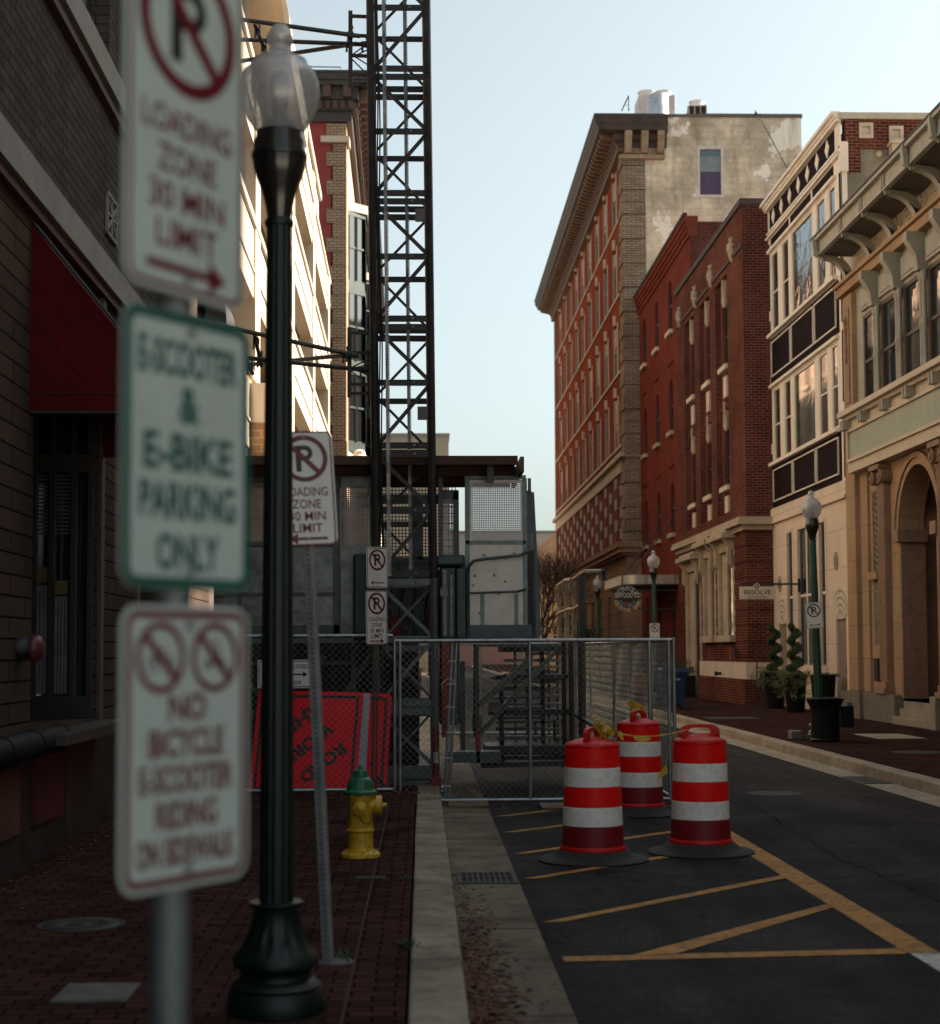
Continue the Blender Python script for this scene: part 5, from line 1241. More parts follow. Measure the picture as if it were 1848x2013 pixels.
s = MB(); a = at(1222, 218, 74); s.tube(a, at(1236, 188, 74), .03, 5); s.tube(at(1236, 188, 74), at(1236, 218, 74), .03, 5); s.tube(at(1228, 206, 74), at(1236, 206, 74.3), .03, 5); tag(s.build('roof_ladder_rail', m_frd), 'thin dark ladder rail at the roof edge beside the fan unit', 'rail')
s = MB(); s.path([at(1550, 335, 71.9), at(1525, 290, 71.8), at(1507, 255, 71.7), at(1497, 236, 71.7), at(1489, 232, 71.7), at(1486, 222, 71.7)], .022, 5); s.lathe([(.05, -.1), (.09, 0), (.04, .16), (.01, .2)], 8, at(1487, 224, 71.7)); tag(s.build('roof_cable', m_frd), 'thin cable and small antenna hanging over the pale party wall', 'cable')

ZREF[0] = 60
# ================================================================== EAST: painted red building (Y 58-72)
X = 9.9; fr = FE(X); Y0, Y1 = 58.0, 72.0
t = thing('narrow_red_building', 'plain painted red brick building with arched windows beside the tall block', 'building', (X, Y0, 0))
cols = [62.9, 66.6, 70.3]
ops = []
for c in cols:
    for z0, z1 in ((14.25, 16.25), (10.3, 12.35), (6.3, 8.3), (.15, 4.05)): ops.append((c - .5, c + .5, z0, z1, 'arch'))
w = MB(); facade(w, fr, Y0, Y1, .1, 17.4, ops, .10); w.build('wall', m_red2, t)
w = MB(); shell(w, X + .002, 20, Y0 + .02, Y1 - .02, 0, 17.3, 'SENT'); w.build('side_wall', m_brown, t)
for c in cols:
    for j, (z0, z1) in enumerate(((14.25, 16.25), (10.3, 12.35), (6.3, 8.3), (.15, 4.05))):
        f = MB(); f.fbox(fr, c - .5, c - .42, z0, z1 - .5, -.10, -.06); f.fbox(fr, c + .42, c + .5, z0, z1 - .5, -.10, -.06); f.fbox(fr, c - .42, c + .42, (z0 + z1) / 2, (z0 + z1) / 2 + .06, -.10, -.065)
        o = f.build('window' if j < 3 else 'door_arch', m_frd, t); g = MB(); g.fbox(fr, c - .5, c + .5, z0, z1, -.12, -.1); g.build('pane', m_glass if j < 3 else m_dark, o)
        if j < 3:
            s = MB(); s.fbox(fr, c - .6, c + .6, z0 - .16, z0, 0, .14); s.build('sill', m_stonew if j == 0 else m_stone, o); s = MB(); s.fbox(fr, c - .55, c + .6, z1 + .6, z1 + .68, 0, .06); s.build('drip_mould', m_red2, o)
s = MB()
for i, (za, zb, w_) in enumerate(((16.75, 16.95, .12), (16.95, 17.12, .22), (17.12, 17.3, .32), (17.3, 17.5, .42))): s.box(X - w_ * .5, X + .3, Y0 - .02, Y1, za, zb)
s.build('cornice', m_red2, t)
s = MB(); yy = Y0
while yy < Y1: s.box(X - .26, X - .1, yy, yy + .16, 17.5, 17.62); yy += .32
s.box(X + 1.4, X + 5, Y0 - .05, Y0 + .3, 17.3, 17.45); s.build('dentils', M('roof_edge_dark', (.03, .02, .02), .8), t)
ZREF[0] = None
# marquee
t = thing('marquee', 'shallow curved pale metal marquee over the arched doorways', 'canopy', (X, 62, 4))
s = MB(); zA = at(1260, 1148, 61.5).z; zB = at(1260, 1130, 61.5).z; P_ = []
for k in range(9):
    a = R(90 + 90 * k / 8) ; P_.append((8.3 + .62 * math.cos(R(180 - k * 0)) * 0 - .6 * math.sin(R(k * 90 / 8)) , 61.5 + .6 - .6 * math.cos(R(k * 90 / 8))))
P_ = [(X, 61.5)] + [(8.3 - .6 * math.sin(R(k * 11.25)), 62.1 - .6 * math.cos(R(k * 11.25))) for k in range(9)] + [(7.7, 67.5), (X, 67.5)]
s.prism([(x, y, zA) for x, y in P_], (0, 0, zB - zA)); s.build('fascia', M('marquee_metal', (.46, .42, .35), .35, .6, var=.35, vs=1.2, stretch=(9, 9, .1)), t)
s = MB(); s.prism([(x + .08, y + .05, zA - .06) for x, y in P_], (0, 0, .055)); s.build('soffit', m_frd, t)
s = MB(); s.tube((8.2, 63, zB), (X, 63, zB + 2.3), .03, 6); s.tube((8.2, 66.5, zB), (X, 66.5, zB + 2.3), .03, 6); s.build('tie_rod', m_frd, t)
# round restaurant sign
ca = at(1233, 1177, 60.6); rd = 26 * 60.6 / 3150
t = thing('round_shop_sign', 'round black and gold restaurant sign on a bracket beside the marquee', 'sign', (ca.x, 60.6, ca.z))
fs_ = FS(60.6)
s = MB(); s.lathe([(rd, -.06), (rd, .06)], 48, ca, axis='Y', smooth=False); s.build('disc', M('sign_gold', (.28, .13, .03), .4, .3, var=.2), t)
s = MB(); s.lathe([(rd * .78, .061), (rd * .78, .075)], 40, (ca.x, ca.y, ca.z), axis='Y', smooth=False); s.lathe([(rd * .99, .062), (rd * .99, .066)], 40, (ca.x, ca.y, ca.z), axis='Y', smooth=False)
s.v = [v for v in s.v]; 
so = MB(); n = 30
for k in range(n):
    a0 = math.pi * k / n; a1 = math.pi * (k + 1) / n
    so.quad(*[fs_.p(ca.x + q * math.cos(a), ca.z + q * math.sin(a), .068) for q, a in ((0.001, a0), (rd * .98, a0), (rd * .98, a1), (.001, a1))])
    so.quad(*[fs_.p(ca.x + q * math.cos(a), ca.z - q * math.sin(a), .068) for q, a in ((0.001, a0), (rd * .76, a0), (rd * .76, a1), (.001, a1))])
so.build('black_face', M('sign_face_black', (.008, .01, .012), .5), t)
s = MB(); s.fbox(fs_, ca.x - rd * 1.05, ca.x + rd * 1.05, ca.z - .02, ca.z + .28, .06, .085); s.build('name_band', M('sign_band', (.02, .018, .018), .5), t)
s = MB(); text(s, fs_, 'SEAFOOD CO', ca.x, ca.z + .13, .19, rd * 1.95, .09); s.build('lettering', M('letter_cream', (.72, .60, .48), .5), t)
s = MB()
def arc(mb, st, rr, a0, a1, h, flip=False):
    for i, ch in enumerate(st):
        if ch == ' ': continue
        a = R(a0 + (a1 - a0) * i / (len(st) - 1)); text(mb, fs_, ch, ca.x + rr * math.cos(a), ca.z + rr * math.sin(a), h, None, .09, a - R(90) if not flip else a + R(90))
arc(s, 'NORFOLK', rd * .78, 150, 30, .17); s.build('lettering', M('letter_grey', (.45, .50, .50), .5), t)
s = MB(); arc(s, 'BIG EASY', rd * .60, 205, 335, .17, True); s.build('lettering', M('letter_blue', (.20, .27, .34), .5), t)
s = MB(); arc(s, 'OYSTER BAR', rd * .88, 198, 342, .14, True); s.build('lettering', M('letter_gold', (.75, .60, .38), .5), t)
s = MB(); s.add([fs_.p(ca.x - .15, ca.z - .12, .08), fs_.p(ca.x + .15, ca.z - .12, .08), fs_.p(ca.x + .1, ca.z - .28, .08), fs_.p(ca.x - .1, ca.z - .28, .08)], [(0, 1, 2, 3)])
for k in range(3): s.fbox(fs_, ca.x - .1 + k * .09, ca.x - .07 + k * .09, ca.z + .31, ca.z + .46, .07, .08)
s.build('emblem', M('emblem_red', (.30, .03, .02), .5), t)
s = MB(); s.box(ca.x + rd * .8, X - .0, 60.58, 60.64, ca.z + .30, ca.z + .35); s.box(ca.x + rd * .8, X, 60.58, 60.64, ca.z - .4, ca.z - .35); s.build('bracket', m_frd, t)

ZREF[0] = 47
# ================================================================== EAST: dark brown brick building (Y 45.8-58)
X = 9.35; fr = FE(X); Y0, Y1 = 45.8, 58.0
t = thing('dark_brick_building', 'dark red brick building with carved white cartouches and stone framed ground windows', 'building', (X, Y0, 0))
recs = [(48.25, 50.25), (51.25, 53.25), (54.25, 56.25)]
w = MB(); facade(w, fr, Y0, Y1, 5.5, 14.6, [(a, b, 5.9, 13.1) for a, b in recs], .16); w.build('upper_wall', m_brown, t)
w = MB()
for a, b in recs: facade(w, fr, a, b, 5.9, 13.1, [(a + .45, b - .45, 10.45, 12.4), (a + .45, b - .45, 6.75, 8.6)], .1, -.16)
w.build('recessed_bay', m_brown, t)
wins = [(47.85, 49.75, 2.15, 4.7), (50.85, 52.45, 2.15, 4.7)]
w = MB(); facade(w, fr, Y0, Y1, .1, 5.2, [wins[0], wins[1], (53.6, 55.9, .16, 4.4)], .1); w.build('ground_wall', m_brown, t)
w = MB(); shell(w, X, 22, Y0, Y1, .1, 5.15, 'SN'); shell(w, X, 22, Y0, Y1, 5.5, 14.6, 'SNT'); w.build('side_wall', m_brown, t)
s = MB()
for k in range(8):
    z = 1.5 + k * .46
    s.box(X - .025, X + 2, Y0 - .025, Y0, z, z + .3)
    for ya, yb in ((Y0, 47.6), (49.95, 50.7), (52.6, 53.3), (56.1, Y1)): s.box(X - .03, X, ya, yb, z, z + .3)
s.build('brick_course', m_brown, t)
s = MB(); s.box(X - .12, X + 2, Y0 - .12, Y1, 5.15, 5.3); s.box(X - .3, X + 2, Y0 - .3, Y1, 5.3, 5.42); s.box(X - .26, X + 2, Y0 - .26, Y1, 5.42, 5.52); s.build('stone_belt', m_stone, t)
s = MB(); s.box(X - .1, X + 2, Y0 - .1, 53.4, .86, 1.34); s.build('base_stone', m_stonew, t)
s = MB(); s.box(X - .16, X + 2, Y0 - .16, 53.4, .12, .86); s.build('plinth', m_brown, t)
s = MB(); s.box(X - .08, X + 2, Y0 - .05, Y1, 14.5, 14.68); s.box(X - .05, X, Y0, Y1, 13.3, 13.4); s.build('coping', M('coping_dark', (.05, .03, .028), .8), t)
for i, (a, b, z0, z1) in enumerate(wins + [(53.6, 55.9, .16, 4.4)]):
    f = MB(); f.fbox(fr, a - .22, a, z0, z1, -.09, .04); f.fbox(fr, b, b + .22, z0, z1, -.09, .1); f.fbox(fr, a - .22, b + .22, z1, z1 + .35, -.1, .1)
    f.fbox(fr, a - .4, b + .4, z1 + .35, z1 + .5, 0, .42); f.fbox(fr, a - .3, b + .3, z1 + .5, z1 + .6, 0, .3)
    for e in (a - .2, b): f.prism([fr.p(e, z1 - .5, .1), fr.p(e, z1 - .4, .22), fr.p(e, z1 + .1, .2), fr.p(e, z1 + .35, .36), fr.p(e, z1 + .35, .1)], (0, .2, 0))
    if z0 > 1: f.fbox(fr, a - .3, b + .3, z0 - .2, z0, 0, .2)
    o = f.build('window' if i < 2 else 'doorway', m_stone, t)
    g = MB(); g.fbox(fr, a, b, z0, z1, -.09, -.07); g.build('pane', m_glass if i < 2 else m_dark, o)
    g = MB(); g.fbox(fr, b - (b - a) * .45, b - .002, z0, z1, -.068, -.01); g.build('jamb', m_stone, o)
for a, b in recs:
    for z0, z1 in ((10.45, 12.4), (6.75, 8.6)):
        o = sash(t, fr, a + .45, b - .45, z0, z1, -.24, m_frd, m_glass, 1)
        s = MB(); s.fbox(fr, a + .35, b - .35, z0 - .15, z0, -.16, .02); s.build('sill', m_stonew, o)
        s = MB(); s.lathe([(.03, -.2), (.08, -.15), (.11, 0), (.07, .1), (.10, .2), (.05, .42)], 7, fr.p((a + b) / 2 - .1, z1 + .05, -.10)); s.fbox(fr, (a + b) / 2 - .16, (a + b) / 2 - .02, z1 + .1, z1 + .75, -.16, -.02); s.build('keystone', m_stone, o)
        s = MB(); s.fbox(fr, (a + b) / 2 - .25, (a + b) / 2 + .25, z0 - .95, z0 - .3, -.16, -.08); s.build('panel', m_stonew, o)
        s = MB(); s.fbox(fr, a + .3, b - .3, z0 - 1.35, z0 - 1.2, -.16, -.06); s.fbox(fr, a + .3, b - .3, z0 - 1.15, z0 - 1.08, -.16, -.07); s.build('ledge', m_brown, o)
m_carv = M('carved_stone', (.32, .26, .19), .8, var=.5, vs=9, grime=.6, gcol=(.12, .08, .06), bump=.6, bs=20)
for c in (47.3, 50.75, 53.75, 57.1):
    s = MB(); s.lathe([(.02, -.42), (.1, -.38), (.16, -.2), (.24, 0), (.22, .2), (.12, .32), (.16, .42), (.02, .5)], 12, fr.p(c, 13.55, .02))
    for a in range(8): s.lathe([(.02, -.06), (.08, 0), (.02, .06)], 6, fr.p(c + .22 * math.cos(a * .785), 13.6 + .34 * math.sin(a * .785), .08))
    s.v = [(X + (x - X) * .7, c + (y - c) * .8, 13.55 + (z - 13.55) * .85) for x, y, z in s.v]; s.build('cartouche', m_carv, t)
s = MB()
for yy in (44.4, 44.9, 45.4): s.tube((9.5, yy, .15), (9.5, yy, 1.9 if yy > 45 else 1.1), .02, 6)
for i in range(3): s.tube((9.5 + .3 * i, 44.1, .15), (9.5 + .3 * i, 44.1, 1.25), .018, 6)
s.tube((9.5, 44.1, 1.2), (9.5, 45.4, 1.2), .02, 6); s.tube((9.5, 44.1, .9), (9.5, 45.4, .9), .016, 6); s.box(9.43, 9.52, 44.2, 44.4, .6, 1.0)
tag(s.build('iron_railing', m_frd), 'black iron railing in the corner between dark brick and cream building', 'railing')
s = MB(); s.lathe([(.05, 0), (.05, .12), (.07, .13), (.07, .2)], 10, (X - .16, 49.2, .98), axis='X'); s.v = [(2 * (X - .16) - x, y, z) for x, y, z in s.v]; tag(s.build('wall_pipe', m_iron), 'small iron wall pipe above the brick plinth', 'pipe')
s = MB(); s.box(X - .19, X - .12, 47.4, 47.6, 1.42, 1.78); tag(s.build('fire_bell_box', m_redp), 'small red box on the dark brick wall', 'alarm box')
s = MB(); s.box(X - .19, X - .12, 46.9, 47.15, 1.5, 1.75); tag(s.build('meter_box', m_frd), 'small black box beside the red box on the dark brick wall', 'box')

ZREF[0] = 41
# ================================================================== EAST: cream building (Y 37.6-45.8)
X = 10.1; fr = FE(X); Y0, Y1 = 37.6, 45.8
t = thing('cream_building', 'cream panelled building with dark louvre bands, diamond frieze and wide windows', 'building', (X, Y0, 0))
wx = [(44.6, 45.45, 1), (43.3, 44.1, 1), (40.6, 42.95, 0), (39.3, 40.17, 1), (38.3, 38.9, 1)]
rowsW = [(10.7, 12.95), (7.05, 9.12)]
wrap = MB()
facade(wrap, fr, Y0, Y1, 5.4, 14.3, [(a, b, z0, z1) for a, b, _ in wx for z0, z1 in rowsW], .1); wrap.build('wall', m_creamp, t)
s = MB(); s.fbox(fr, 38.2, 45.5, 13.66, 14.2, 0, .012); s.build('frieze', m_louv, t)
for k in range(7):
    c = 38.85 + k * 1.02; d = MB(); d.prism([fr.p(c - .2, 13.93, .012), fr.p(c, 13.70, .012), fr.p(c + .2, 13.93, .012), fr.p(c, 14.16, .012)], (-.02, 0, 0)); d.build('diamond', m_creamp, t)
s = MB()
for za, zb, w_ in ((14.22, 14.3, .12), (14.3, 14.36, .16), (14.36, 14.44, .24), (13.58, 13.63, .05), (13.42, 13.48, .09)): s.fbox(fr, Y0 - .02, Y1 + .02, za, zb, .001, w_)
s.build('cornice', m_creamp, t)
for k, (a, b) in enumerate(((38.35, 40.45), (40.65, 42.95), (43.15, 45.4))):
    s = MB(); s.fbox(fr, a, b, 13.1, 13.38, .0, .012); s.build('dark_panel', m_louv, t)
s = MB()
for z0, z1 in ((9.3, 10.55), (5.75, 6.92)):
    s.fbox(fr, 38.05, 45.65, z0, z1, .0, .015)
s.build('spandrel', m_louv, t)
for z0, z1 in ((9.3, 10.55), (5.75, 6.92)):
    for a, b in ((38.25, 40.4), (40.52, 42.98), (43.1, 45.48)):
        s = MB(); z0_, z1_ = z0 + .16, z1 - .1; q = .035
        for (aa, bb, cc, dd) in ((a, a + q, z0_, z1_), (b - q, b, z0_, z1_), (a + q, b - q, z0_, z0_ + q), (a + q, b - q, z1_ - q, z1_)): s.fbox(fr, aa, bb, cc, dd, .015, .05)
        s.build('panel_frame', m_creamp, t)
s = MB()
for (a, b) in ((45.62, 45.74), (37.72, 37.84)):
    for z0, z1 in ((5.8, 7.3), (7.6, 9.3), (9.5, 11.1), (11.4, 13.3)): s.fbox(fr, a, b, z0, z1, 0, .012)
s.build('edge_strip', m_louv, t)
for (z0, z1) in rowsW:
    for a, b, sp_ in wx: sash(t, fr, a, b, z0, z1, -.035, m_creamp, m_glassw if z0 > 9 else MGlass('green_glass' if not sp_ else 'window_glass2', (.012, .04, .028) if not sp_ else (.03, .035, .03), .06, .3), sp_, fw=.06)
s = MB()
for z0, z1 in rowsW:
    s.fbox(fr, 38.1, 45.6, z0 - .12, z0 - .03, 0, .14); s.fbox(fr, 38.1, 45.6, z1 + .04, z1 + .12, 0, .10)
s.build('window_trim', m_creamp, t)
# stone ground storey
slits = [(43.35, 43.85, 1.3, 4.9), (41.1, 42.6, 1.3, 4.9), (39.8, 40.25, 1.3, 4.9)]; drs = [(44.2, 45.2, .16, 2.42), (37.95, 38.9, .16, 2.44)]
w = MB(); facade(w, fr, Y0, Y1, .1, 5.4, slits + drs, .07); w.build('stone_storey', m_cream, t)
for i, (a, b, z0, z1) in enumerate(slits):
    o = sash(t, fr, a, b, z0, z1, -.04, M('bronze_frame', (.12, .10, .09), .5), m_glass, 0, fw=.05)
    s = MB(); s.fbox(fr, a + .05, b - .05, 3.1, 3.17, -.04, -.015)
    if i == 1: s.fbox(fr, (a + b) / 2 - .05, (a + b) / 2 + .05, z0, z1, -.04, -.01)
    s.build('mullion', m_creamp, o)
    s = MB(); s.fbox(fr, a - .12, a, z0, z1 + .1, 0, .02); s.fbox(fr, b, b + .12, z0, z1 + .1, 0, .05); s.fbox(fr, a, b, z1, z1 + .1, 0, .05); s.fbox(fr, a - .12, b + .12, z0 - .3, z0, 0, .08); s.build('surround', m_cream, o)
for i, (a, b, z0, z1) in enumerate(drs):
    f = MB(); f.fbox(fr, a, b, z0, z1, -.1, -.06); o = f.build('door', M('door_taupe', (.22, .17, .14), .5), t)
    f = MB(); f.fbox(fr, a + .1, a + .14, 1.1, 1.3, -.06, -.02); f.build('handle', m_frd, o)
    f = MB()
    for k in range(4):
        r0 = .30 + k * .16; cu = (a + b) / 2
        for j in range(12):
            a0 = R(20 + j * 140 / 12); a1 = R(20 + (j + 1) * 140 / 12)
            f.quad(*[fr.p(cu + q * math.cos(x) * 1.05, z1 + .02 + q * math.sin(x) * 1.0 - .12, .004 + (.03 if q > r0 + .01 else 0)) for q, x in ((r0, a0), (r0 + .1, a0), (r0 + .1, a1), (r0, a1))])
            f.quad(*[fr.p(cu + q * math.cos(x) * 1.05, z1 + .02 + q * math.sin(x) - .12, w_) for q, w_, x in ((r0 + .1, .034, a0), (r0 + .1, 0, a0), (r0 + .1, 0, a1), (r0 + .1, .034, a1))])
    f.build('fan_relief', m_creamp, t)
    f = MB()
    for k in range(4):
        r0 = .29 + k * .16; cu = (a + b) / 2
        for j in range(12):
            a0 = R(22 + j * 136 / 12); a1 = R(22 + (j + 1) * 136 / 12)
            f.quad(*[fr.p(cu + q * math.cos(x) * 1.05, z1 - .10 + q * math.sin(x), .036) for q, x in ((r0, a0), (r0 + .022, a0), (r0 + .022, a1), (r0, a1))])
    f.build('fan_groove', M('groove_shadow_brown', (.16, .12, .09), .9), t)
for i, (c, num, z) in enumerate(((44.95, '101', 3.55), (38.75, '107', 3.85))):
    f = MB(); P_ = [fr.p(c + .2 * math.cos(R(22.5 + 45 * k)), z + .24 * math.sin(R(22.5 + 45 * k)), 0.001) for k in range(8)]; f.prism(P_, (-.02, 0, 0)); o = f.build('number_plaque', M('plaque_tan', (.30, .23, .17), .7), t)
    f = MB(); text(f, fr, num, c, z, .2, .26, .036); f.v = [(x, 2 * c - y, z_) for x, y, z_ in f.v]; f.f = [q[::-1] for q in f.f]; f.build('numerals', M('numeral_bronze', (.14, .11, .07), .5), o)
s = MB(); s.fbox(fr, Y0, Y1, 5.38, 5.72, .0, .05); s.fbox(fr, Y0, Y1, 5.3, 5.38, 0, .09); s.build('stone_belt', m_cream, t)
# camera facing party wall above the bank
fs_ = FS(Y0)
w = MB(); w.fbox(fs_, X + .02, 19, 9, 13.55, -.3, 0); w.build('party_wall', M('grey_parging', (.20, .18, .145), .85, var=.3, vs=1.3, grime=.6, gcol=(.09, .08, .065), bump=.3), t)
w = MB(); w.fbox(fs_, X + .45, 19, 13.55, 14.25, -.3, .02); w.fbox(fs_, X + .1, X + .45, 13.0, 14.25, -.3, .05); w.build('brick_parapet', m_brown, t)
s = MB(); s.fbox(fs_, X - .05, 19, 14.25, 14.4, -.4, .08); s.build('coping', M('coping_cream', (.40, .36, .30), .6), t)
w = MB(); shell(w, X + .3, 19, Y0 + .3, Y1, .1, 14.25, 'ENT'); w.build('back_wall', m_brown, t)
s = MB(); s.fbox(fs_, X - .05, X + .14, 13.0, 13.7, -.1, .1); s.fbox(fs_, X + .0, X + .12, 9.5, 13.0, -.1, .04); s.build('corner_block', m_creamp, t)
for i, cx in enumerate((10.69, 11.42)):
    f = MB(); cz = 13.97 if i == 0 else 13.9
    for (a, b, c, d_) in ((cx - .17, cx - .1, cz - .18, cz + .18), (cx + .1, cx + .17, cz - .18, cz + .18), (cx - .1, cx + .1, cz - .18, cz - .1), (cx - .1, cx + .1, cz + .1, cz + .18)): f.fbox(fs_, a, b, c, d_, .02, .1)
    o = f.build('scupper', m_bankc, t); g = MB(); g.fbox(fs_, cx - .1, cx + .1, cz - .1, cz + .1, .021, .025); g.build('opening', M('scupper_lining', (.5, .47, .42), .5), o)
f = MB(); f.fbox(fs_, 11.2, 11.72, 13.58, 13.66, .02, .4); f.prism([fs_.p(11.24, 13.58, .03), fs_.p(11.68, 13.58, .03), fs_.p(11.66, 13.25, .03), fs_.p(11.5, 13.1, .03), fs_.p(11.42, 13.1, .03), fs_.p(11.26, 13.25, .03)], (0, -.3, 0)); f.fbox(fs_, 11.42, 11.5, 9.6, 13.1, .03, .12); f.build('downspout', m_bankc, t)
f = MB(); f.lathe([(.07, 0), (.07, .08), (.05, .08)], 14, (10.99, Y0 - .01, 13.42), axis='Y'); f.build('vent_pipe', m_stone, t)
ZREF[0] = None
# hanging insurance sign
t = thing('hanging_sign', 'small cream hanging sign on a black bracket in front of dark brick', 'sign', (10.1, 42.6, 3.4))
Ys = 42.55; a = at(1454, 1178, Ys); b = at(1524, 1153, Ys); fs_ = FS(Ys)
s = MB(); s.box(a.x, b.x, Ys - .02, Ys + .02, a.z, b.z); cx = (a.x + b.x) / 2; s.lathe([(.09, -.02), (.09, .0205)], 20, (cx - .02, Ys, b.z + .0), axis='Y', smooth=False); s.build('board', M('sign_cream', (.66, .58, .48), .5, var=.04), t)
k = MB(); k.lathe([(.062, .021), (.062, .024)], 20, (cx - .02, Ys, b.z), axis='Y', smooth=False); text(k, fs_, 'RESOLVE', cx, (a.z * .45 + b.z * .55), .125, (b.x - a.x) * .74, .024); text(k, fs_, 'Insurance Group', cx, a.z + .075, .035, (b.x - a.x) * .42, .024); k.build('lettering', m_signk, t)
k = MB(); text(k, fs_, 'R', cx - .02, b.z, .075, None, .028); k.build('letter', M('letter_white', (.7, .68, .62), .5), t)
k = MB(); k.fbox(fs_, cx - .33, cx + .33, a.z + .047, a.z + .053, .02, .023); text(k, fs_, 'BUSINESS PERSONAL HEALTH', cx, a.z + .025, .02, (b.x - a.x) * .55, .024); k.build('red_line', m_signr, t)
k = MB(); k.box(a.x + .02, 10.1, Ys - .02, Ys + .02, b.z + .04, b.z + .09); k.box(10.04, 10.1, Ys - .02, Ys + .02, b.z - .15, b.z + .22)
for u in (a.x + .25, a.x + .78): k.box(u, u + .02, Ys - .01, Ys + .01, b.z, b.z + .1)
k.build('bracket', m_frd, t)

ZREF[0] = 35
# ================================================================== EAST: bank (Y 24-37.6)
X = 10.1; fr = FE(X); Y0, Y1 = 24.0, 37.6
t = thing('old_bank_building', 'sandstone and sage bank front with arched portal, colonnettes and deep bracketed cornice', 'building', (X, Y0, 0))
arches = [(30.85, 33.5), (26.1, 28.75)]
lower = [(a, b, .67, 5.3, 'arch') for a, b in arches] + [(34.85, 35.32, 1.9, 5.2), (35.2 - .0, 35.95, .2, .5)]
lower = [(a, b, .67, 5.45, 'arch') for a, b in arches] + [(35.08, 35.55, 1.75, 5.2)]
w = MB(); facade(w, fr, Y0, Y1, .1, 5.8, lower, .5); w.build('lower_wall', m_bank, t)
s = MB()
for a, b in arches:
    s.box(X + .5, X + 1.9, a - .1, a, .67, 5.3); s.box(X + .5, X + 1.9, b, b + .1, .67, 5.3); s.box(X + 1.9, X + 2.0, a, b, .1, 5.4); s.box(X + .5, X + 1.9, a - .1, b + .1, 5.3, 5.4); s.box(X + .0, X + 1.9, a, b, .55, .67)
s.build('portal_lining', m_bankd, t)
s = MB()
for a, b in arches: s.box(X + 1.2, X + 1.3, a, b, 2.75, 2.9); s.box(X + 1.85, X + 1.88, a, b, 3, 5.2)
s.build('transom', M('portal_dark', (.05, .035, .03), .6), t)
s = MB()   # imposts and inner jamb pilasters
for a, b in arches:
    for e, sg in ((a, 1), (b, -1)):
        s.fbox(fr, min(e, e + sg * .16), max(e, e + sg * .16), .67, 3.95, -.48, .04)
        s.fbox(fr, min(e - sg * .1, e + sg * .26), max(e - sg * .1, e + sg * .26), 3.95, 4.2, -.5, .14)
s.build('impost', m_bankd, t)
s = MB()
for a, b in arches:
    cu = (a + b) / 2; rr = (b - a) / 2
    for j in range(18):
        a0 = math.pi * j / 18; a1 = math.pi * (j + 1) / 18
        for q0, q1, w_ in ((rr + .0, rr + .14, .05), (rr + .14, rr + .26, .09)):
            s.add([fr.p(cu + q * math.cos(x), 4.125 + q * math.sin(x), ww) for ww in (0, w_) for q, x in ((q0, a0), (q1, a0), (q1, a1), (q0, a1))], [(4, 5, 6, 7), (0, 3, 7, 4), (1, 5, 6, 2)])
s.build('archivolt', m_bank, t)
def pil(u0, u1, z0=.75, z1=5.3, w_=.15):
    s = MB(); n = 7; q = (u1 - u0) / n
    s.fbox(fr, u0, u1, z0 + .25, z1, 0, w_ - .02)
    for k in range(n): s.fbox(fr, u0 + k * q + .012, u0 + (k + 1) * q - .012, z0 + .3, z1 - .05, w_ - .02, w_)
    o = s.build('pilaster', m_bankd, t)
    s = MB(); s.fbox(fr, u0 - .08, u1 + .08, z0, z0 + .12, 0, w_ + .1); s.fbox(fr, u0 - .04, u1 + .04, z0 + .12, z0 + .25, 0, w_ + .05); s.build('pilaster_base', m_bankd, o)
    s = MB(); s.fbox(fr, u0 - .1, u1 + .1, z1 + .28, z1 + .38, 0, w_ + .14)
    for e in (u0 - .02, u1 + .02):
        s.lathe([(.16, 0), (.16, w_ + .1), (.13, w_ + .12), (.12, w_ + .09), (.07, w_ + .09), (.06, w_ + .13), (.01, w_ + .13)], 18, fr.p(e, z1 + .13, 0) , axis='X')
    s.v = [(2 * X - x if x > X + .0005 and x < X + 1 else x, y, z) for x, y, z in s.v]
    s.fbox(fr, u0, u1, z1, z1 + .28, 0, w_ + .03); s.build('capital', m_bankd, o)
for a in (34.15, 30.05, 29.0, 25.2): pil(a, a + .55)
s = MB(); s.fbox(fr, 36.55, 37.25, .75, 9.9, 0, .12); s.fbox(fr, 37.4, 37.58, .75, 9.9, 0, .05); s.fbox(fr, 35.75, 36.25, .75, 5.8, 0, .06); s.build('corner_pier', m_bank, t)
s = MB()
for k in range(5): s.lathe([(.03, -.1), (.08 - .008 * k, 0), (.03, .1)], 8, fr.p(36.9, 9.3 - k * .22, .16))
s.fbox(fr, 36.72, 37.08, 7.4, 9.6, .12, .15); s.fbox(fr, 36.8, 37.0, 6.9, 7.3, .12, .16); s.build('carved_drop', m_bankd, t)
s = MB(); [s.fbox(fr, ya, yb, .1, .74, 0, .2) for ya, yb in ((Y0, 26.1), (28.75, 30.85), (33.5, 35.9))]; s.fbox(fr, 35.9, Y1, .1, .74, 0, .28)
pl = s.build('plinth', m_gran, t)
s = MB(); s.fbox(fr, 36.5, 36.95, .2, .48, .279, .283); s.build('cellar_opening', m_dark, t)
s = MB()
for k, (x0, z1) in enumerate(((9.84, .30), (10.0, .46), (10.09, .62))):
    for a, b in arches: s.box(x0, X + .0, a + .02, b - .02, .14 + (0 if k == 0 else (.16 * k)), z1)
for a, b in arches: s.box(9.8, X - .0, a - .35, a, .14, .78)
s.build('steps', M('step_stone', (.26, .22, .17), .8, var=.2, bump=.3, grime=.3), t, bevel=.012)
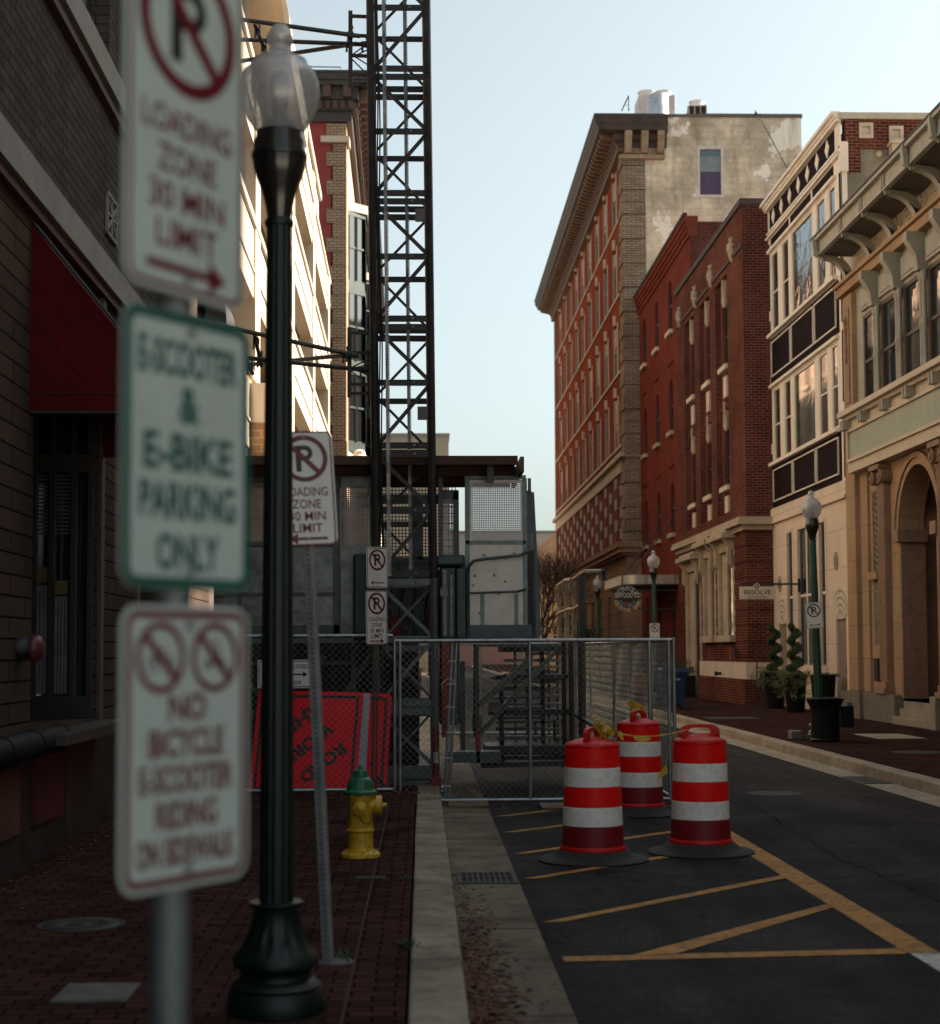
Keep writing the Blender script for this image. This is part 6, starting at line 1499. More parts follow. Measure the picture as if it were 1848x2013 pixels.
# side slit window with lattice
o = sash(t, fr, 35.08, 35.55, 1.75, 5.2, -.08, m_bankg, m_glass, 0, fw=.03)
s = MB()
for k in range(12):
    z = 3.45 + k * .145; s.tube(fr.p(35.1, z, -.02), fr.p(35.53, z + .145, -.02), .009, 4); s.tube(fr.p(35.1, z + .145, -.02), fr.p(35.53, z, -.02), .009, 4)
for k in range(5): s.tube(fr.p(35.13 + k * .095, 1.75, -.02), fr.p(35.13 + k * .095, 3.2, -.02), .009, 5)
for z in (1.78, 1.98, 2.4, 2.6, 3.0, 3.2): s.tube(fr.p(35.09, z, -.02), fr.p(35.54, z, -.02), .01, 5)
s.build('lattice', M('lattice_pale', (.36, .33, .28), .5), o)
s = MB(); s.fbox(fr, 35.0, 35.62, 3.25, 3.42, -.06, .1); s.build('mid_sill', m_bank, o)
s = MB(); s.fbox(fr, 35.1, 35.4, 1.0, 1.5, 0, .08); s.build('wall_box', m_frd, t)
# frieze panel and sill
s = MB(); s.fbox(fr, Y0, 36.42, 5.72, 6.9, 0, .3); s.build('frieze', m_bankc, t)
s = MB(); s.fbox(fr, Y0, 36.3, 5.95, 6.02, .3, .36); s.fbox(fr, Y0, 36.3, 6.62, 6.69, .3, .36); s.fbox(fr, 36.22, 36.3, 6.02, 6.62, .3, .36); s.fbox(fr, Y0, 36.45, 6.9, 6.98, 0, .4); s.fbox(fr, Y0, 36.48, 6.98, 7.1, 0, .52); s.build('frieze_moulding', m_bankc, t)
s = MB(); s.fbox(fr, Y0, 36.2, 6.03, 6.61, .3, .31); s.build('frieze_inset', M('sage_inset', (.30, .33, .27), .6, var=.12, grime=.5, gcol=(.2, .2, .16)), t)
cl = [34.7, 33.05, 31.4, 29.75, 28.1, 26.45, 24.8]
for c in cl + [36.2]:
    s = MB()
    for d_ in (-.12, .06): s.fbox(fr, c + d_, c + d_ + .1, 6.68, 6.9, .3, .5)
    s.build('sill_bracket', m_bankg, t)
ops = [(c + .12, (cl[i - 1] if i else 36.15) - .12, 7.12, 9.25) for i, c in enumerate(cl)]
w = MB(); facade(w, fr, Y0, Y1, 7.0, 10.0, ops, .04); w.build('upper_wall', m_bankg, t)
for a, b, z0, z1 in ops:
    o = sash(t, fr, a + .03, b - .03, z0, z1, -.022, M('sash_brown', (.07, .04, .03), .5), m_glass, 1, fw=.09)
    s = MB(); s.fbox(fr, a + .05, b - .05, 9.33, 9.8, 0, .07); s.fbox(fr, a + .15, b - .15, 9.4, 9.72, .07, .09); s.build('lintel_panel', m_bankg, o)
for c in cl:
    s = MB()
    for d_ in (-.09, .09): s.lathe([(.075, 7.1), (.075, 7.2), (.052, 7.25), (.05, 8.1), (.062, 8.12), (.062, 8.2), (.05, 8.24), (.046, 9.0), (.065, 9.04), (.07, 9.15), (.05, 9.2)], 16, fr.p(c + d_, 0, .075))
    s.v = [(x, y, z) for x, y, z in s.v]
    o = s.build('colonnettes', m_bankg, t)
    s = MB(); s.prism([fr.p(c - .12, 9.2, 0), fr.p(c - .12, 9.2, .2), fr.p(c - .12, 9.5, .24), fr.p(c - .12, 9.8, .42), fr.p(c - .12, 9.95, .42), fr.p(c - .12, 9.95, 0)], (0, .24, 0)); s.build('console', m_bankg, o)
s = MB(); s.fbox(fr, Y0, Y1, 9.96, 10.16, 0, .2); s.fbox(fr, Y0, Y1, 10.16, 10.24, 0, .28); s.build('architrave', m_bank, t)
w = MB(); w.quad(fr.p(Y0, 10.2, 0), fr.p(Y1, 10.2, 0), fr.p(Y1, 10.95, 0), fr.p(Y0, 10.95, 0)); shell(w, X, 19, Y0, Y1, .1, 10.9, 'SENT'); w.build('attic_wall', m_bankc, t)
cb = [36.6, 34.6, 32.95, 31.3, 29.65, 28.0, 26.35, 24.7]
s = MB()
for i, c in enumerate(cb):
    a = cb[i + 1] + .25 if i + 1 < len(cb) else Y0
    n = int((c - .25 - a) / .1)
    for k in range(max(0, n)):
        for j in range(4): s.fbox(fr, a + k * .1 + .05 * (j % 2) + .01, a + k * .1 + .05 * (j % 2) + .07, 10.33 + j * .12, 10.41 + j * .12, 0, .03)
s.build('lattice_frieze', m_bankc, t)
for c in cb:
    s = MB(); out = []; inn = []
    for k in range(9):
        a = R(90 * k / 8); out.append(fr.p(c, 10.28 + .52 * math.sin(a), .08 + .68 * (1 - math.cos(a)))); inn.append(fr.p(c, 10.28 + .40 * math.sin(a), .26 + .55 * (1 - math.cos(a))))
    s.prism([fr.p(c, 10.2, 0)] + [fr.p(c, 10.22 + .5 * math.sin(R(k * 11.25)), .16 + .58 * (1 - math.cos(R(k * 11.25)))) for k in range(9)] + [fr.p(c, 10.78, .74), fr.p(c, 10.78, .70)] + [fr.p(c, 10.32 + .44 * math.sin(R(k * 11.25)), .06 + .54 * (1 - math.cos(R(k * 11.25)))) for k in range(8, -1, -1)], (0, .16, 0))
    s.prism([fr.p(c - .03, 10.3, .1)] + [fr.p(c - .03, 10.18 + .5 * math.sin(R(k * 11.25)), .22 + .52 * (1 - math.cos(R(k * 11.25)))) for k in range(9)] + [fr.p(c - .03, 10.74, .68)] + [fr.p(c - .03, 10.24 + .48 * math.sin(R(k * 11.25)), .16 + .5 * (1 - math.cos(R(k * 11.25)))) for k in range(8, -1, -1)], (0, .22, 0))
    s.build('cornice_bracket', m_bankg, t)
s = MB(); s.fbox(fr, Y0, 36.8, 10.78, 10.84, 0, .8); s.build('soffit', M('soffit_brown', (.10, .085, .065), .7), t)
s = MB(); s.fbox(fr, Y0, 36.82, 10.80, 11.08, .8, .84); s.fbox(fr, Y0, 36.84, 10.76, 10.8, .76, .87); s.fbox(fr, Y0, 36.9, 11.08, 11.16, .7, .95)
for c in cb:
    for d_ in (-.06, .08): s.fbox(fr, c + d_, c + d_ + .06, 10.8, 11.1, .84, .88)
    s.lathe([(.012, -.12), (.03, -.09), (.03, -.04), (.02, 0)], 8, fr.p(c, 10.78, .82))
s.build('fascia', m_bankg, t)
s = MB()
for c in cb[:]: s.prism([fr.p(c - .06, 10.72, .87), fr.p(c - .06, 10.78, .96), fr.p(c - .06, 11.1, 1.0), fr.p(c - .06, 11.22, .93), fr.p(c - .06, 11.22, .86)], (0, .14, 0)) if c in (36.6, 29.65, 28.0) else None
s.build('finial', m_bankg, t)
s = MB(); s.fbox(fr, Y0, 36.9, 11.16, 11.2, -.5, .97); s.build('roof_edge', m_roof, t)
ZREF[0] = None
# beyond the right edge of the view: the next tall block that shades the street
t = thing('tall_street_block', 'plain tall brick block past the bank, out of view, shading the near street', 'building', (10.1, 23, 0))
w = MB(); facade(w, FE(10.1), -3.0, 24, .1, 19, [(a, a + 1.3, z, z + 2) for a in range(-2, 23, 4) for z in (1.5, 5.5, 9, 12.5, 15.5)], .3); shell(w, 10.1, 22, -3.0, 24, .1, 19, 'SENT'); w.build('wall', m_tan, t)
w = MB(); w.box(10.42, 10.5, -2.5, 23.5, .3, 18.5); w.build('panes', m_glass, t)
# ================================================================== WEST: near brick building (to Y 22.7)
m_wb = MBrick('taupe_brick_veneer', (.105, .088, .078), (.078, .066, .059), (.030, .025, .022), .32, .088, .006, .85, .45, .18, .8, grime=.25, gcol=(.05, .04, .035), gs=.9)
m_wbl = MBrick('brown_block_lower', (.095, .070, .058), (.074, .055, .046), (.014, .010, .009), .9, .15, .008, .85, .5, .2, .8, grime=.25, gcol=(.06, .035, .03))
m_band = M('band_stone_grey', (.24, .225, .2), .8, var=.15, vs=2, grime=.4, gcol=(.15, .13, .12))
ZREF[0] = 12
fr = FWT; t = thing('brick_shop_building', 'taupe brick shop building with stone bands, in deep shade along the near walk', 'building', (-2.8, 12, 0))
Y0, Y1 = -3.0, 22.6
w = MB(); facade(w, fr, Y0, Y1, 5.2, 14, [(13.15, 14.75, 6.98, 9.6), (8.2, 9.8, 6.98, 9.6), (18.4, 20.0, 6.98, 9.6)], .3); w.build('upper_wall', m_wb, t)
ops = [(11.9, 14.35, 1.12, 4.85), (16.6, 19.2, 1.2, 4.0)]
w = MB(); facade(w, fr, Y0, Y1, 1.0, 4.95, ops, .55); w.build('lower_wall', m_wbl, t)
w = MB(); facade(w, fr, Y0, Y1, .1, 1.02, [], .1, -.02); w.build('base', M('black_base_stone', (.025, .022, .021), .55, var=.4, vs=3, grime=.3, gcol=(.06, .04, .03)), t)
w = MB(); w.quad(fr.p(Y1, .1, 0), fr.p(Y1, .1, -9), fr.p(Y1, 14, -9), fr.p(Y1, 14, 0)); w.quad(fr.p(Y0, 14, 0), fr.p(Y1, 14, 0), fr.p(Y1, 14, -9), fr.p(Y0, 14, -9)); w.quad(fr.p(Y0, .1, 0), fr.p(Y0, .1, -9), fr.p(Y0, 14, -9), fr.p(Y0, 14, 0)); w.quad(fr.p(Y0, .1, -9), fr.p(Y1, .1, -9), fr.p(Y1, 14, -9), fr.p(Y0, 14, -9)); w.build('back_wall', m_wb, t)
s = MB(); 
for z0, z1, w_ in ((4.95, 5.2, .10), (6.70, 6.95, .10)): s.fbox(fr, Y0, Y1 + .05, z0, z1, -.3, w_)
s.build('stone_band', m_band, t)
s = MB()
for z0 in (4.87, 6.6): s.fbox(fr, Y0, Y1 + .04, z0, z0 + .08, -.2, .06)
s.build('band_flashing', M('flashing_rust', (.07, .03, .025), .7), t)
for a, b in ((13.15, 14.75), (8.2, 9.8), (18.4, 20.0)):
    f = MB(); f.fbox(fr, a, a + .08, 6.98, 9.6, -.25, -.18); f.fbox(fr, b - .08, b, 6.98, 9.6, -.25, -.18); o = f.build('window', m_frd, t)
    g = MB(); g.fbox(fr, a, b, 6.98, 9.6, -.28, -.25); g.build('pane', m_glass, o)
    g = MB()
    for k in range(20): g.fbox(fr, a + .08, b - .08, 7.02 + k * .13, 7.10 + k * .13, -.25, -.2)
    g.build('blind', M('blind_slate', (.10, .12, .13), .5), o)
# shop bay: dark storefront lining the recess
Yd = 14.3; fd = FS(Yd); xw = LX(Yd)
g = MB(); g.fbox(fd, xw - .56, xw - .02, 1.12, 4.84, -.03, .0); g.fbox(fr, 11.95, 14.3, 1.12, 4.84, -.6, -.53); o = g.build('storefront', m_glass, t)
f = MB()
for q in (-.56, -.40, -.21, -.06): f.fbox(fd, xw + q, xw + q + .045, 1.12, 4.84, 0, .05)
f.fbox(fd, xw - .56, xw - .02, 3.3, 3.45, 0, .045); f.fbox(fd, xw - .56, xw - .02, 1.12, 1.32, 0, .045)
for u in (11.95, 12.8, 13.6): f.fbox(fr, u, u + .1, 1.12, 4.84, -.53, -.45)
f.build('frame', m_frd, o)
g = MB()
for (xa, xb, za, zb) in ((-.545, -.41, 1.34, 2.3), (-.35, -.23, 1.34, 2.2)):
    for k in range(4): w_ = (xb - xa) / 4; g.fbox(fd, xw + xa + k * w_, xw + xa + (k + 1) * w_ - .006, za, zb, .002, .006 + .004 * (k % 2))
g.build('curtain', M('curtain_pale', (.17, .145, .165), .9, var=.3, vs=8), o)
g = MB(); g.fbox(fd, xw - .55, xw - .42, 2.32, 2.46, .002, .008); g.fbox(fd, xw - .35, xw - .24, 2.22, 2.34, .002, .008); g.build('yellow_strip', M('strip_olive', (.12, .10, .03), .7), o)
g = MB()
for k in range(16): g.fbox(fd, xw - .55, xw - .42, 2.75 + k * .034, 2.765 + k * .034, .002, .01); g.fbox(fd, xw - .36, xw - .23, 2.75 + k * .034, 2.765 + k * .034, .002, .01)
g.build('louvre_blind', M('blind_grey_dark', (.10, .11, .11), .7), o)
f = MB(); f.fbox(fr, 16.6, 19.2, 1.2, 4.0, -.5, -.45); f.build('storefront', m_glass, t)
for u in (14.42, 16.4, 19.25):
    f = MB(); f.fbox(fr, u, u + .16, 1.02, 4.86, 0, .03); f.build('quoin_strip', M('strip_brown', (.09, .07, .058), .8), t)
# sill rail, red panel below it
s = MB(); s.path([fr.p(-2.9, 1.05, .1), fr.p(6, 1.05, .1), fr.p(12.45, 1.05, .1)], .1, 14); 
for k in range(18): s.path([fr.p(12.4 - k * .9, 1.05, .1), fr.p(12.41 - k * .9, 1.05, .1)], .107, 14)
s.build('sill_roll', M('black_glazed_sill', (.008, .009, .010), .65, .0, var=.3, spec=.15), t)
s = MB(); s.fbox(fr, 11.85, 14.6, 1.02, 1.1, 0, .28); s.build('door_sill', M('sill_dark', (.05, .045, .04), .5), t)
s = MB(); s.fbox(fr, 12.05, 13.05, .42, .95, -.02, .012); s.build('red_panel', M('panel_red', (.085, .008, .010), .6, var=.3, vs=4, grime=.4, gcol=(.05, .02, .02)), t)
s = MB(); s.fbox(fr, 13.2, 13.26, .2, 1.0, -.02, .01); s.fbox(fr, 9.5, 11.6, .42, .9, -.02, .01); s.build('rust_panel', M('panel_rust', (.09, .03, .02), .7, var=.4, vs=4), t)
ZREF[0] = None
# awning (its side faces the camera)
t2 = thing('shop_awning', 'dark red fabric awning over the shaded shop window', 'awning', fr.p(13, 4.8))
s = MB(); Ya, Yb_ = 11.75, 14.5
A = [fr.p(Ya, 4.86, 0), fr.p(Ya, 3.46, 0), fr.p(Ya, 3.46, 1.0), fr.p(Ya, 3.62, 1.0)]
B = [fr.p(Yb_, 4.86, 0), fr.p(Yb_, 3.46, 0), fr.p(Yb_, 3.46, 1.0), fr.p(Yb_, 3.62, 1.0)]
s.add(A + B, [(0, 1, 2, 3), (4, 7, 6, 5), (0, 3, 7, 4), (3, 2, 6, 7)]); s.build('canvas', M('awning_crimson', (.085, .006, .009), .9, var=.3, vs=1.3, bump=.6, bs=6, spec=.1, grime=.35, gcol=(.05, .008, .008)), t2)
s = MB(); s.fbox(F((fr.p(Ya, 0).x, Ya, 0), (1, 0, 0), (0, -1, 0)), .02, .98, 3.60, 3.612, .002, .006)
for k in range(3): s.bar(fr.p(Ya - .004, 4.5 - .33 * k, .02), fr.p(Ya - .004, 3.66, .66 - .22 * k), .008, .008)
s.build('seams', M('awning_seam', (.05, .004, .006), .9), t2)
s = MB(); s.tube(fr.p(Ya - .01, 4.88, .01), fr.p(Ya - .01, 3.64, 1.01), .014, 6); s.tube(fr.p(Ya, 3.46, 0), fr.p(Ya, 3.46, 1), .012, 6); s.tube(fr.p(Ya, 3.62, 1.0), fr.p(Yb_, 3.62, 1.0), .014, 6); s.tube(fr.p(Ya, 3.46, 1.0), fr.p(Yb_, 3.46, 1.0), .014, 6); s.build('frame', m_frd, t2)
# small things on the wall
c = at(40, 1275, 11.5); t3 = thing('alarm_bell', 'faded red alarm bell on the shaded shop wall', 'alarm bell', (LX(11.5), 11.5, c.z))
s = MB(); s.lathe([(.085, .0), (.085, .05), (.06, .08), (.06, .1)], 20, (LX(11.5), 11.5, c.z), axis='X'); s.build('base', m_frd, t3)
s = MB(); s.lathe([(.10, .10), (.105, .115), (.095, .15), (.06, .175), (.01, .185)], 24, (LX(11.5), 11.5, c.z), axis='X'); s.build('gong', M('bell_red', (.11, .02, .025), .4, .1), t3)
zc = at(212, 427, 14.8).z; fm = MB()
for (a, b, c_, d_) in ((14.6, 15.1, zc + .17, zc + .2), (14.6, 15.1, zc - .2, zc - .17), (14.6, 14.63, zc - .2, zc + .2), (15.07, 15.1, zc - .2, zc + .2)): fm.fbox(fr, a, b, c_, d_, .005, .03)
for k in range(4):
    a = R(45 * k); fm.bar(fr.p(14.85 - .24 * math.cos(a), zc - .18 * math.sin(a), .02), fr.p(14.85 + .24 * math.cos(a), zc + .18 * math.sin(a), .02), .02, .02)
tag(fm.build('wall_vent', m_band), 'small pale square vent with crossed bars in the shaded brick wall', 'vent')
# curved awning at the building's end
s = MB(); n = 8; zt_ = at(420, 590, 22.3).z
P_ = [(.0, zt_), (.06, zt_)] + [(.06 + .22 * math.sin(R(90 * k / n)), zt_ - .55 * (1 - math.cos(R(90 * k / n))) ) for k in range(1, n + 1)] + [(.0, zt_ - .55)]
s.prism([fr.p(21.2, z, w_ + .1) for w_, z in P_], fr.U * 1.3); tag(s.build('small_awning', M('awning_black', (.015, .02, .02), .6)), 'small dark curved awning at the far end of the taupe brick building', 'awning')

# ================================================================== WEST: sunlit parking structure (Y 23-58)
m_gar = M('garage_cream_precast', (.56, .47, .37), .75, var=.06, vs=.8, grime=.12, gcol=(.45, .36, .27), bump=.15, bs=25)
m_garb = MBrick('garage_tan_brick', (.42, .24, .125), (.37, .21, .11), (.52, .38, .24), .30, .125, .012, .8, .4, .12, .8)
ZREF[0] = 40
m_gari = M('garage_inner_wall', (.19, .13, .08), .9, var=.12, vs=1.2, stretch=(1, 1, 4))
t = thing('parking_structure', 'sunlit cream parking structure with long spandrel beams and square columns', 'building', (-3, 23, 0))
colY = [23.2, 28.95, 38.3, 47.3, 56.7]
for z0, z1 in ((5.3, 6.7), (8.1, 9.5), (10.9, 12.3), (13.7, 15.05)):
    s = MB(); s.fbox(fr, 22.75, 58.3, z0, z1, -.35, .0); s.fbox(fr, 22.75, 58.35, z1 - .12, z1 + .002, -.4, .06); s.fbox(fr, 22.75, 58.3, z0 + .45, z0 + .5, -.1, .03); s.build('spandrel', m_gar, t)
s = MB(); s.fbox(fr, 22.75, 50.8, 15.06, 16.0, -.35, .0); s.fbox(fr, 22.75, 50.85, 15.9, 16.1, -.4, .1); s.build('parapet', m_gar, t)
for c in colY:
    s = MB(); s.fbox(fr, c, c + .95, 5.0, 15.0 if c > 50 else 15.95, -1.1, .04); s.build('column', m_gar, t)
for c in (28.35, 37.6, 46.8, 56.0):
    s = MB(); s.fbox(fr, c, c + .75, .14, 5.75, -.4, .30); s.build('brick_pier', m_garb, t)
    s = MB(); s.fbox(fr, c - .06, c + .81, 5.75, 6.45, -.4, .34); s.build('pier_cap', m_gar, t)
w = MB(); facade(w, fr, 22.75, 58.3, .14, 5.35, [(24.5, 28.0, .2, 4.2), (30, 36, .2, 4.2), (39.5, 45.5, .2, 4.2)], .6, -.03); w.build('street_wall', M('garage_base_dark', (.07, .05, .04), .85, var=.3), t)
s = MB()
for z in (5.3, 8.1, 10.9, 13.7): s.fbox(fr, 22.75, 58.2, z, z + .25, -12, -.36)
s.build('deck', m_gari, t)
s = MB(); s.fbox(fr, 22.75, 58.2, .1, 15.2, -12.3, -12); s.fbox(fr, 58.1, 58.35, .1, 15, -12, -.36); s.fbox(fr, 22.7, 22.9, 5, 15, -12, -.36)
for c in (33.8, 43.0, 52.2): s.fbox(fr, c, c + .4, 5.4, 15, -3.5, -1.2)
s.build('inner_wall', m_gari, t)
ZREF[0] = None
# projecting arched bay high on its near end
s = MB(); zb = at(540, 144, 29).z; P_ = [(0, zb), (.62, zb), (.70, zb + .02)]
for k in range(13):
    a = R(90 * k / 12); P_.append((.70 - 1.25 * (1 - math.cos(a)), zb + .35 + 2.3 * math.sin(a)))
P_.append((-.5, zb + 2.6)); P_.append((-.5, zb))
s.prism([fr.p(28.6, z, w_) for w_, z in P_], fr.U * 4.8); s.build('arched_bay', m_gar, t)
s = MB(); Q = [(w_ - .1, z) for w_, z in P_]
s.prism([fr.p(28.585, z, max(-.5, w_ - .10)) for w_, z in P_[1:]], fr.U * .012); s.build('bay_end', m_garb if False else M('bay_end_tan', (.50, .36, .22), .85, var=.12, vs=1.5), t)
s = MB()
for k in range(5): s.fbox(fr, 29.4 + k * .35, 29.5 + k * .35, 14.9, 18.5, -.35, -.1)
s.fbox(fr, 29.2, 31.5, 18.3, 18.6, -.5, .1); s.fbox(fr, 31.2, 31.5, 14.8, 18.4, -.5, .05); s.build('louvre_screen', M('louvre_brown', (.12, .08, .06), .6), t)

# ================================================================== WEST: red building with stepped quoins (Y 62-108)
t = thing('quoined_red_building', 'tall red building with stepped beige quoins, dark cornice and bay windows', 'building', (-3, 62, 0))
Yq = 62.0; fs_ = FS(Yq); fq = F((-2.35, 0, 0), (-LT, 1, 0), (1, LT, 0)); xq = -2.35 - LT * Yq
xc_ = at(681, 600, Yq).x; off = xc_ - xq; fq = F((-2.35 + off, 0, 0), (-LT, 1, 0), (1, LT, 0))
zt_ = at(660, 236, Yq).z
w = MB(); w.quad((-16, Yq, .1), (xc_ - .6, Yq, .1), (xc_ - .6, Yq, zt_), (-16, Yq, zt_)); w.build('side_wall', M('crimson_render', (.30, .05, .045), .85, var=.12, vs=.4), t)
m_qb = MBrick('beige_quoin_brick', (.40, .29, .20), (.33, .24, .165), (.15, .105, .07), .30, .115, .016, .8, .3, .1, .6)
s = MB(); z = 9.9; k = 0
while z < zt_ - .3:
    s.box(xc_ - (.78 if k % 2 else .54), xc_, Yq - .06 - .008 * (k % 2), Yq + 1.0, z + .006, z + .56); z += .57; k += 1
s.box(xc_ - 1.2, xc_ + .03, Yq - .12, Yq + 1.0, 9.25, 9.85); s.box(xc_ - 1.15, xc_, Yq - .05, Yq + 1.0, 5, 9.25); s.build('quoins', m_qb, t)
s = MB(); s.box(xc_ - 1.0, xc_ + .12, Yq - .2, Yq + .8, at(700, 282, Yq).z, at(700, 270, Yq).z); s.build('pier_cap', m_stonew, t)
ops = [(a, a + 1.4, z, z + 2.4) for a in (68.5, 72.5, 88, 92, 96, 100, 104) for z in (10.6, 14.2, 17.8)]
w = MB(); facade(w, fq, Yq + 1.0, 108, .1, zt_, ops, .35, -.01); w.build('front_wall', M('orange_beige_front', (.52, .33, .22), .8, var=.15, vs=.8), t)
for a, b, z0, z1 in ops:
    o = sash(t, fq, a, b, z0, z1, -.3, m_frd, m_glass, 1, fw=.1); s = MB(); s.fbox(fq, a - .1, b + .1, z1, z1 + .25, 0, .15); s.fbox(fq, a - .1, b + .1, z0 - .2, z0, 0, .18); s.build('stone_trim', m_stonew, o)
for (b0, b1) in ((64.2, 67.6), (76, 79.6), (82, 85)):
    f = MB(); pr = [(b0, 0), (b0 + .7, .62), (b1 - .7, .62), (b1, 0)]
    for z0, z1 in ((10.2, 12.9), (13.5, 16.2), (16.8, 19.4)):
        f.prism([fq.p(u, z0 - .45, w_) for u, w_ in pr], (0, 0, .45)); f.prism([fq.p(u, z1, w_ + .05 * (w_ > 0)) for u, w_ in pr], (0, 0, .2))
        for (ua, wa), (ub, wb) in zip(pr[:-1], pr[1:]):
            for q in (0, .5, 1): f.bar(fq.p(ua + (ub - ua) * q, z0, wa + (wb - wa) * q), fq.p(ua + (ub - ua) * q, z1, wa + (wb - wa) * q), .1, .1)
            f.bar(fq.p(ua, (z0 + z1) / 2, wa), fq.p(ub, (z0 + z1) / 2, wb), .07, .08)
    o = f.build('bay_window', M('bay_bottle_green', (.025, .045, .04), .5), t)
    g = MB()
    for z0, z1 in ((10.2, 12.9), (13.5, 16.2), (16.8, 19.4)): g.prism([fq.p(u, z0, w_ * .93) for u, w_ in pr], (0, 0, z1 - z0))
    g.build('pane', m_glass, o)
    s = MB(); s.prism([fq.p(u, 19.6, w_ * 1.25) for u, w_ in pr], (0, 0, .35)); s.prism([fq.p(u, 9.3, w_ * .7) for u, w_ in pr], (0, 0, .45)); s.build('hood', m_stonew, o)
s = MB(); 
for za, zb_, w_ in ((zt_ - .1, zt_ + .3, .22), (zt_ + .3, zt_ + .75, .35), (zt_ + .75, zt_ + 1.25, .48), (zt_ + 1.25, zt_ + 1.45, .86), (zt_ + 1.45, zt_ + 1.72, .95), (zt_ + 1.72, zt_ + 1.8, 1.0)):
    s.prism([(xc_ - 2.2, Yq - w_ * .6, za), (xc_ + w_, Yq - w_ * .6, za), (fq.p(108, 0, w_).x, 108, za), (fq.p(108, 0, -1).x, 108, za), (xc_ - 2.2, Yq + .3, za)], (0, 0, zb_ - za))
s.build('cornice', M('cornice_black_brown', (.05, .042, .036), .65, var=.3, vs=2), t)
s = MB(); y = Yq
while y < 107:
    s.fbox(fq, y, y + .3, zt_ + .78, zt_ + 1.24, .4, .82); y += .85
for k in range(3): s.box(xc_ - 1.7 + k * .8, xc_ - 1.4 + k * .8, Yq - .5, Yq - .28, zt_ + .78, zt_ + 1.24)
s.build('cornice_bracket', M('bracket_brown', (.09, .048, .032), .65), t)
s = MB(); y = Yq
while y < 107: s.fbox(fq, y, y + .16, zt_ + .34, zt_ + .7, .25, .42); y += .36
for k in range(8): s.box(xc_ - 2.0 + k * .3, xc_ - 1.85 + k * .3, Yq - .3, Yq - .18, zt_ + .36, zt_ + .7)
s.build('dentils', M('dentil_orange_brown', (.11, .05, .03), .7), t)
w = MB(); w.quad((-16, Yq, zt_), (xc_, Yq, zt_), (fq.p(108, 0, 0).x, 108, zt_), (-16, 108, zt_)); w.quad(fq.p(108, 0), (-16, 108, 0), (-16, 108, zt_), fq.p(108, zt_)); w.build('roof', m_roof, t)
s = MB()
a = at(540, 130, 66); b = at(670, 132, 66); s.tube(a, b, .025, 4); s.tube(b, at(671, 154, 66), .025, 4); s.tube(a, at(540, 160, 66), .025, 4)
tag(s.build('roof_rail', m_frd), 'thin rail on the roof of the quoined red building', 'rail')
# urn-like cap seen over the canopy
p = at(707, 899, 40); s = MB(); s.lathe([(.12, -.5), (.12, -.1), (.2, -.06), (.2, .02), (.15, .06), (.14, .14), (.08, .19), (.02, .2)], 20, p)
tag(s.build('stone_finial', m_stonew), 'small white rounded finial peeking above the timber canopy', 'finial')

# ================================================================== far end of the street
t = thing('far_beige_tower', 'plain grey beige block far down the street behind the mast', 'building', (0, 150, 0))
a = at(700, 1280, 150); b = at(882, 858, 150); w = MB(); w.box(a.x - 6, b.x, 150, 165, 0, b.z); w.build('wall', M('far_beige', (.30, .27, .22), .85, var=.06, vs=.1), t)
w = MB(); w.box(a.x - 6.1, b.x + .1, 149.9, 165, b.z, b.z + .3); w.build('parapet', M('far_grey_cap', (.2, .2, .18), .8), t)
t = thing('far_pink_building', 'long low pinkish building closing the end of the street', 'building', (5, 190, 0))
a = at(860, 1280, 190); b = at(1150, 1045, 190); w = MB(); w.box(a.x, b.x, 190, 200, 0, at(1000, 1100, 190).z); w.build('wall', MBrick('far_pink_brick', (.45, .24, .2), (.42, .22, .18), (.4, .25, .2), .6, .3, .02, .85, .1, .1, .1), t)
w = MB(); w.box(a.x - .1, b.x, 189.8, 200, at(1000, 1100, 190).z, b.z); w.build('parapet', M('far_grey_wall', (.36, .32, .30), .85, var=.06, vs=.2), t)
w = MB(); w.box(a.x - .2, b.x, 189.6, 189.85, b.z - .15, b.z + .1); w.box(a.x - .2, b.x, 189.6, 189.85, at(1000, 1101, 190).z, at(1000, 1097, 190).z); w.build('green_trim', M('far_green_trim', (.12, .17, .14), .7), t)
t = thing('far_street_wall', 'row of low dark facades along the far left of the street', 'building', (-3.8, 110, 0))
w = MB(); w.box(-16, -3.6, 109, 149, 0, 12); w.build('wall', m_stone, t)
t = thing('far_corner_building', 'low brick block just past the tall corner block', 'building', (9.6, 112, 0))
w = MB(); w.box(10.5, 22, 114, 185, 0, 11); w.build('wall', m_tan, t)

# ================================================================== trees, planting, bins
m_bark = M('bark', (.07, .055, .045), .9, var=.3, vs=3)
m_fol = M('foliage_dark', (.03, .045, .018), .8, var=.5, vs=3)
m_blo = M('blossom_pink', (.30, .12, .10), .8, var=.4, vs=2)
def branch(mb, tips, p, d, L, r, depth):
    q = p + d * L; mb.tube(p, q, r, 5 if depth > 2 else 4, r * .68, cap=False)
    if depth == 0: tips.append(q); return
    for _ in range(3 if depth > 1 else 3):
        a = Vector((random.gauss(0, .42), random.gauss(0, .42), random.gauss(.12, .25)))
        branch(mb, tips, q, (d + a).normalized(), L * random.uniform(.68, .86), r * .62, depth - 1)
def leaves(mb, c, rad, n, size):
    for _ in range(n):
        d = Vector((random.gauss(0, 1), random.gauss(0, 1), random.gauss(0, 1))).normalized() * rad * random.random() ** .4
        p = Vector(c) + d; a = Vector((random.gauss(0, 1), random.gauss(0, 1), random.gauss(0, 1))).normalized(); b = a.orthogonal().normalized(); s_ = size * random.uniform(.5, 1.2)
        mb.add([p - a * s_, p + b * s_ * .55, p + a * s_, p - b * s_ * .55], [(0, 1, 2, 3)])
random.seed(21)
